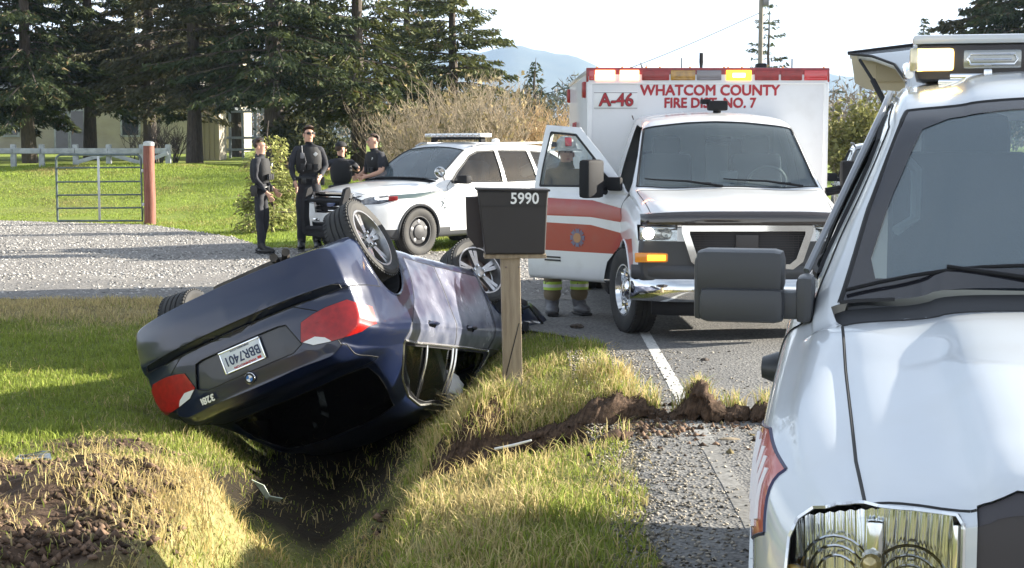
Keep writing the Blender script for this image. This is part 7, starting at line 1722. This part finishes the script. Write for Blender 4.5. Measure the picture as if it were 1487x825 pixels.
def ell(name, c, r, m, parent, rot=(0, 0, 0), cut=None, sub=3, noise=0.):
    bm = bmesh.new(); bmesh.ops.create_icosphere(bm, subdivisions=sub, radius=1)
    if cut is not None: bmesh.ops.delete(bm, geom=[v for v in bm.verts if not cut(v.co)], context='VERTS')
    M = Matrix.Translation(c) @ Euler(rot).to_matrix().to_4x4() @ Matrix.Diagonal((*r, 1))
    for v in bm.verts:
        v.co = M @ v.co
        if noise: v.co += mnoise.noise_vector(v.co * 22) * noise
    me = bpy.data.meshes.new(name); bm.to_mesh(me); bm.free(); me.polygons.foreach_set('use_smooth', [True] * len(me.polygons)); return link(name, me, m, parent)
def head_bits(o, B_, hair, glasses=False, yaw=0., bald=False):
    h = B_['head']; j = B_['jaw']; Rz = Euler((0, 0, yaw)).to_matrix(); c = (h + B_['crown']) / 2
    at = lambda x, y, z: h + Rz @ Vector((x, y, z))
    if hair and not bald: ell('hair', c + Rz @ Vector((0, .012, .008)), (.081, .101, .090), hair, o, (rad(-8), 0, yaw), cut=lambda v: v.z > .42 or (v.y > .12 and v.z > -.75), noise=.005)
    elif bald: ell('hair', c + Rz @ Vector((0, .012, -.002)), (.082, .099, .090), hair, o, (rad(-12), 0, yaw), cut=lambda v: (v.z > .5 or (v.y > .25 and v.z > -.5)), noise=.001)
    ell('nose', at(0, -.098, -.018), (.013, .018, .022), M_skin, o, (rad(20), 0, yaw), sub=2)
    for s in (-1, 1):
        ell('ear', at(s * .077, .008, -.02), (.010, .02, .03), M_skin, o, (0, 0, yaw), sub=2)
        if not glasses: ell('eye', at(s * .03, -.085, .008), (.012, .008, .007), M_gap, o, (0, 0, yaw), sub=1)
        ell('eyebrow', at(s * .031, -.088, .026), (.019, .007, .005), hair or M_hairs, o, (0, 0, yaw), sub=1)
    ell('mouth', at(0, -.084, -.062), (.024, .008, .006), mat('lip', (.36, .13, .10), .5) if "lip" not in bpy.data.materials else bpy.data.materials['lip'], o, (0, 0, yaw), sub=1)
    if glasses:
        mb = MB()
        for s in (-1, 1):
            p = at(s * .034, -.096, .006); mb.box(p, (.055, .012, .034), rot=(0, 0, yaw + s * .25), bev=.008); mb.tube([at(s * .058, -.085, .012), at(s * .082, .0, .010)], .004, 5)
        mb.build('sunglasses', M_gap, o)
def uniform_bits(o, B_, vest=True, radio=True, badge=True):
    z = B_['pelvis'].z; x0, y0 = B_['belly'].x, B_['belly'].y
    mb = MB(); n = 28; vs = []
    for zz in (z + .035, z + .085):
        for k in range(n): a = 2 * math.pi * k / n; vs.append((B_['pelvis'].x + .176 * math.cos(a), B_['pelvis'].y + .138 * math.sin(a), zz))
    mb.add(vs, [(k, (k + 1) % n, n + (k + 1) % n, n + k) for k in range(n)]); be = mb.build('duty_belt', M_boot, o)
    q = be.modifiers.new('s', 'SOLIDIFY'); q.thickness = .012
    for a, d in ((0.2, (.05, .09, .12)), (2.9, (.05, .10, .17)), (-1.2, (.07, .04, .08)), (-2.0, (.07, .04, .08)), (1.3, (.08, .04, .09))):
        mb = MB(); mb.box((B_['pelvis'].x + .20 * math.cos(a), B_['pelvis'].y + .16 * math.sin(a), z + .045 - d[2] * .2), d, bev=.012); mb.build('belt_pouch', M_boot, o)
    if vest:
        c = [(.152, .112, z + .13), (.178, .142, z + .20), (.188, .152, z + .34), (.172, .140, z + .44), (.125, .115, z + .50)]; mb = MB(); vs = []; n = 24
        cx = lambda zz: B_['belly'].lerp(B_['upper'], min(1, max(0, (zz - B_['belly'].z) / (B_['upper'].z - B_['belly'].z))))
        for a_, b_, zz in c:
            p = cx(zz)
            for k in range(n): a = 2 * math.pi * k / n; ca, sa = math.cos(a), math.sin(a); vs.append((p.x + a_ * math.copysign(abs(ca) ** .8, ca), p.y + b_ * math.copysign(abs(sa) ** .8, sa), zz))
        mb.add(vs, [(n * i + k, n * i + (k + 1) % n, n * i + n + (k + 1) % n, n * i + n + k) for i in range(len(c) - 1) for k in range(n)]); ve = mb.build('vest', M_blackc, o)
        p = cx(z + .28)
        for s in (-1, 0, 1):
            mb = MB(); mb.box((p.x + s * .09, p.y - .16, z + .22), (.07, .035, .09), bev=.01); mb.build('vest_pouch', M_blackc, o)
        if badge:
            mb = MB(); mb.box((p.x + .085, p.y - .158, z + .40), (.045, .01, .05), rot=(0, rad(45), 0), bev=.004); mb.build('badge', M_silv, o)
        if radio:
            mb = MB(); mb.box((p.x - .10, p.y - .155, z + .38), (.05, .03, .08), bev=.008); mb.tube([(p.x - .10, p.y - .155, z + .42), (p.x - .105, p.y - .15, z + .52)], .006, 6); mb.tube([(p.x - .08, p.y - .16, z + .42), (p.x - .05, p.y - .175, z + .30), (p.x - .09, p.y - .17, z + .16)], .005, 5); mb.build('radio', mat('radio_grey', (.16, .16, .17), .4) if 'radio_grey' not in bpy.data.materials else bpy.data.materials['radio_grey'], o)
GO = 'officers standing by the patrol suv'
P = lambda px, Y: (W2(px, Y), Y, gz(W2(px, Y), Y))
# bun-haired officer, profile towards the right
p1 = P(379, 24.4)
o, b = person('officer with brown hair in a bun standing in profile, hands low in front', (p1[0], p1[1], max(p1[2], 0) + .01), rad(82), 1.03, {'elL': (.20, .04, 1.17), 'wrL': (.16, -.15, .98), 'elR': (-.21, .02, 1.17), 'wrR': (-.15, -.14, .93), 'knL': (.10, -.04, .50), 'anL': (.105, .06, .09), 'toL': (.12, -.10, .045), 'knR': (-.09, .0, .50), 'anR': (-.10, -.04, .09), 'toR': (-.12, -.2, .045)}, fat=.90, group=GO)
head_bits(o, b, M_hairb); uniform_bits(o, b, radio=False); ell('hair_bun', b['crown'] + Vector((0, .075, .005)), (.04, .04, .04), M_hairb, o, sub=2, noise=.004)
# tall officer with sunglasses
p2 = (W2(449, 24.9), 24.9, .04)
o, b = person('tall officer in sunglasses resting one hand on the push bar of the patrol suv', p2, rad(12), 1.13, {'elR': (-.25, .0, 1.17), 'wrR': (-.20, -.12, .95), 'elL': (.24, .02, 1.17), 'wrL': (.14, -.20, 1.03), 'head': (.01, -.004, 1.635), 'crown': (.02, .008, 1.70)}, fat=1.08, group=GO)
head_bits(o, b, M_hairs, glasses=True, yaw=rad(14)); uniform_bits(o, b)
# officer in a cap with crossed raised forearms
p3 = (W2(496, 26.3), 26.3, .0)
o, b = person('officer in a black cap with bare forearms folded high in front of the chest', p3, rad(-170), 1.0, {'elL': (.31, -.10, 1.30), 'wrL': (.09, -.26, 1.33), 'elR': (-.31, -.10, 1.28), 'wrR': (-.07, -.25, 1.36)}, fat=1.05, sleeves='short', hands={'L': (-1, .1, .1), 'R': (1, .1, .1)}, group=GO)
head_bits(o, b, M_hairs, yaw=rad(-60)); uniform_bits(o, b, radio=False)
cp = b['crown']; ell('cap', cp + Vector((0, .005, -.012)), (.092, .108, .085), M_blackc, o, (0, 0, rad(-60)), cut=lambda v: v.z > -.15)
mb = MB(); R60 = Euler((0, 0, rad(-60))).to_matrix(); mb.add([cp + R60 @ Vector((.07 * math.sin(a) * 1.1, -.085 - .075 * math.cos(a), -.015 - .012 * math.cos(a))) for a in np.linspace(-1.5, 1.5, 9)], [tuple(range(9))]); q = mb.build('cap_brim', M_blackc, o); q.modifiers.new('s', 'SOLIDIFY').thickness = .006
# the two raised forearms also show from behind: second pair of elbows wide
p4 = (W2(556, 26.0), 26.0, .02)
o, b = person('officer with close-cropped hair leaning towards the patrol suv hood', p4, rad(-55), 1.09, {'belly': (0, -.04, 1.09), 'chest': (0, -.09, 1.26), 'upper': (0, -.12, 1.38), 'neck': (0, -.14, 1.47), 'jaw': (0, -.165, 1.54), 'head': (0, -.165, 1.61), 'crown': (0, -.155, 1.675), 'shL': (.17, -.12, 1.40), 'shR': (-.17, -.12, 1.40), 'elL': (.24, -.16, 1.14), 'wrL': (.14, -.34, 1.08), 'elR': (-.24, -.16, 1.14), 'wrR': (-.14, -.34, 1.08)}, fat=1.1, sleeves='short', group=GO)
head_bits(o, b, M_hairs, bald=True); uniform_bits(o, b, radio=False)
# firefighter behind the open ambulance door
fx, fyy = W2(822, 15.75), 15.75
o, b = person('firefighter in helmet and tan turnout gear behind the open ambulance door', (fx, fyy, .012), rad(10), 1.0, {'elL': (.27, -.06, 1.18), 'wrL': (.18, -.26, 1.10), 'elR': (-.28, -.02, 1.18), 'wrR': (-.20, -.22, 1.08), 'hiL': (.11, 0, .90), 'knL': (.135, -.02, .50), 'anL': (.145, .03, .09), 'toL': (.17, -.14, .05), 'hiR': (-.11, 0, .90), 'knR': (-.13, -.02, .50), 'anR': (-.14, .03, .09), 'toR': (-.16, -.14, .05)}, fat=1.15, mats=(M_skin, M_bunk, M_bunk, mat('grey_rubber_boot', (.10, .10, .11), .5)), bulk=.018)
head_bits(o, b, M_hairb)
c = b['crown']
mb = MB(); mb.lathe([(.0001, .105), (.05, .098), (.09, .06), (.108, .0), (.112, -.02), (.165, -.035), (.168, -.045), (.11, -.032)], 24, Matrix.Translation(c + Vector((0, .01, .0))) @ Matrix.Rotation(rad(90), 4, 'X')); hm_ = mb.build('helmet', mat('scuffed_helmet', (.42, .43, .42), .35, 0, .5, col2=(.22, .22, .21), nscale=14), o)
mb = MB(); mb.box(c + Vector((0, -.105, .045)), (.07, .012, .09), rot=(rad(-15), 0, 0), bev=.01); mb.build('helmet_shield', M_modR, hm_)
mb = MB(); mb.box(c + Vector((-.13, .0, .02)), (.05, .07, .05), bev=.012); mb.build('helmet_lamp', M_plas, hm_)
def band(o, c, r, h, m, name='reflective_band', ry=None):
    ry = ry or r; mb = MB(); n = 24; vs = [(c[0] + r * math.cos(2 * math.pi * k / n), c[1] + ry * math.sin(2 * math.pi * k / n), c[2] + z) for z in (-h / 2, h / 2) for k in range(n)]
    mb.add(vs, [(k, (k + 1) % n, n + (k + 1) % n, n + k) for k in range(n)]); q = mb.build(name, m, o, 80); return q
for s in 'LR':
    p = b['kn' + s].lerp(b['an' + s], .50); band(o, p, .094, .085, M_lime); band(o, p, .097, .03, M_silv)
    ell('trouser_cuff', b['kn' + s].lerp(b['an' + s], .70), (.092, .095, .10), M_bunk, o, sub=2)
for z in (1.02, 1.27): band(o, (0, 0, z), .222, .07, M_lime, ry=.175); band(o, (0, 0, z), .225, .025, M_silv, ry=.178)
for s in 'LR': p = b['el' + s].lerp(b['wr' + s], .5); ell('sleeve_band', p, (.066, .066, .035), M_lime, o, sub=2)

# small debris
def debris(name, label, cat, px, py, Y, build):
    x = W2(px, Y); T = thing(name, label, cat, (x, Y, gz(x, Y) + .02)); build(T); return T
def b1(T):
    mb = MB(); rr = random.Random(2)
    for k in range(5): mb.add([Vector((rr.uniform(-.12, .0) + .02 * k, rr.uniform(-.06, .02), .03 + .012 * k)), Vector((.13 - .02 * k, -.03 + .02 * k, .035 + .01 * k)), Vector((.10, .05, .05 + .006 * k)), Vector((-.10, .06 - .01 * k, .045))], [(0, 1, 2, 3)])
    q = mb.build('shard', mat('grey_plastic_shard', (.24, .28, .33), .3, .3), T, None); q.modifiers.new('s', 'SOLIDIFY').thickness = .004; split(q)
debris('plastic_shards', 'bluish grey plastic shards lying on the shaded grass at the left edge', 'debris', 36, 643, 9.25, b1)
def b2(T):
    mb = MB(); mb.tube([(-.09, 0, .06), (.02, .01, .08), (.12, .0, .11)], [.007, .009, .006], 6); mb.build('strip', M_white, T)
debris('white_strip', 'short white plastic strip on the grass below the torn verge', 'debris', 741, 706, 8.7, b2)
def b3(T):
    mb = MB(); mb.add([(-.10, 0, .16), (-.02, .01, .12), (.02, 0, .05), (.10, .02, .03), (.07, .05, .0), (-.01, .04, .02), (-.06, .03, .10)], [(0, 1, 6), (1, 2, 5, 6), (2, 3, 4, 5)]); q = mb.build('fragment', mat('pale_green_white_plastic', (.55, .62, .50), .4), T, None); q.modifiers.new('s', 'SOLIDIFY').thickness = .004
debris('plastic_fragment', 'pale twisted plastic fragment in the dark ditch under the car', 'debris', 382, 667, 10.1, b3)
for k, (px, Y, s_, lab) in enumerate(((838, 14.6, .05, 'small dark clod on the road in front of the firefighter boots'), (1063, 9.05, .022, 'pale stick lying on the road below the sod slab'), (1026, 12.4, .03, 'small dark clod on the asphalt left of the line'))):
    bm = bmesh.new(); bmesh.ops.create_icosphere(bm, subdivisions=2, radius=s_)
    for v in bm.verts: v.co += mnoise.noise_vector(v.co * 30) * s_ * .4; v.co.z *= .5; v.co.x *= (1.3 if k != 1 else 3)
    me = bpy.data.meshes.new('clod'); bm.to_mesh(me); bm.free(); o = link('clod' if k != 1 else 'stick', me, M_bark if k != 1 else M_twig); o.location = (W2(px, Y), Y, s_ * .4); tag(o, lab, 'debris')

for o in bpy.data.objects:
    if o.name.split('.')[0] in ('panel_gap', 'hood_gap', 'door_gap', 'window_seal', 'county_name', 'district_name', 'plate_characters', 'crushed_engine_part', 'decal_border', 'limbs'): o['kind'] = 'stuff'
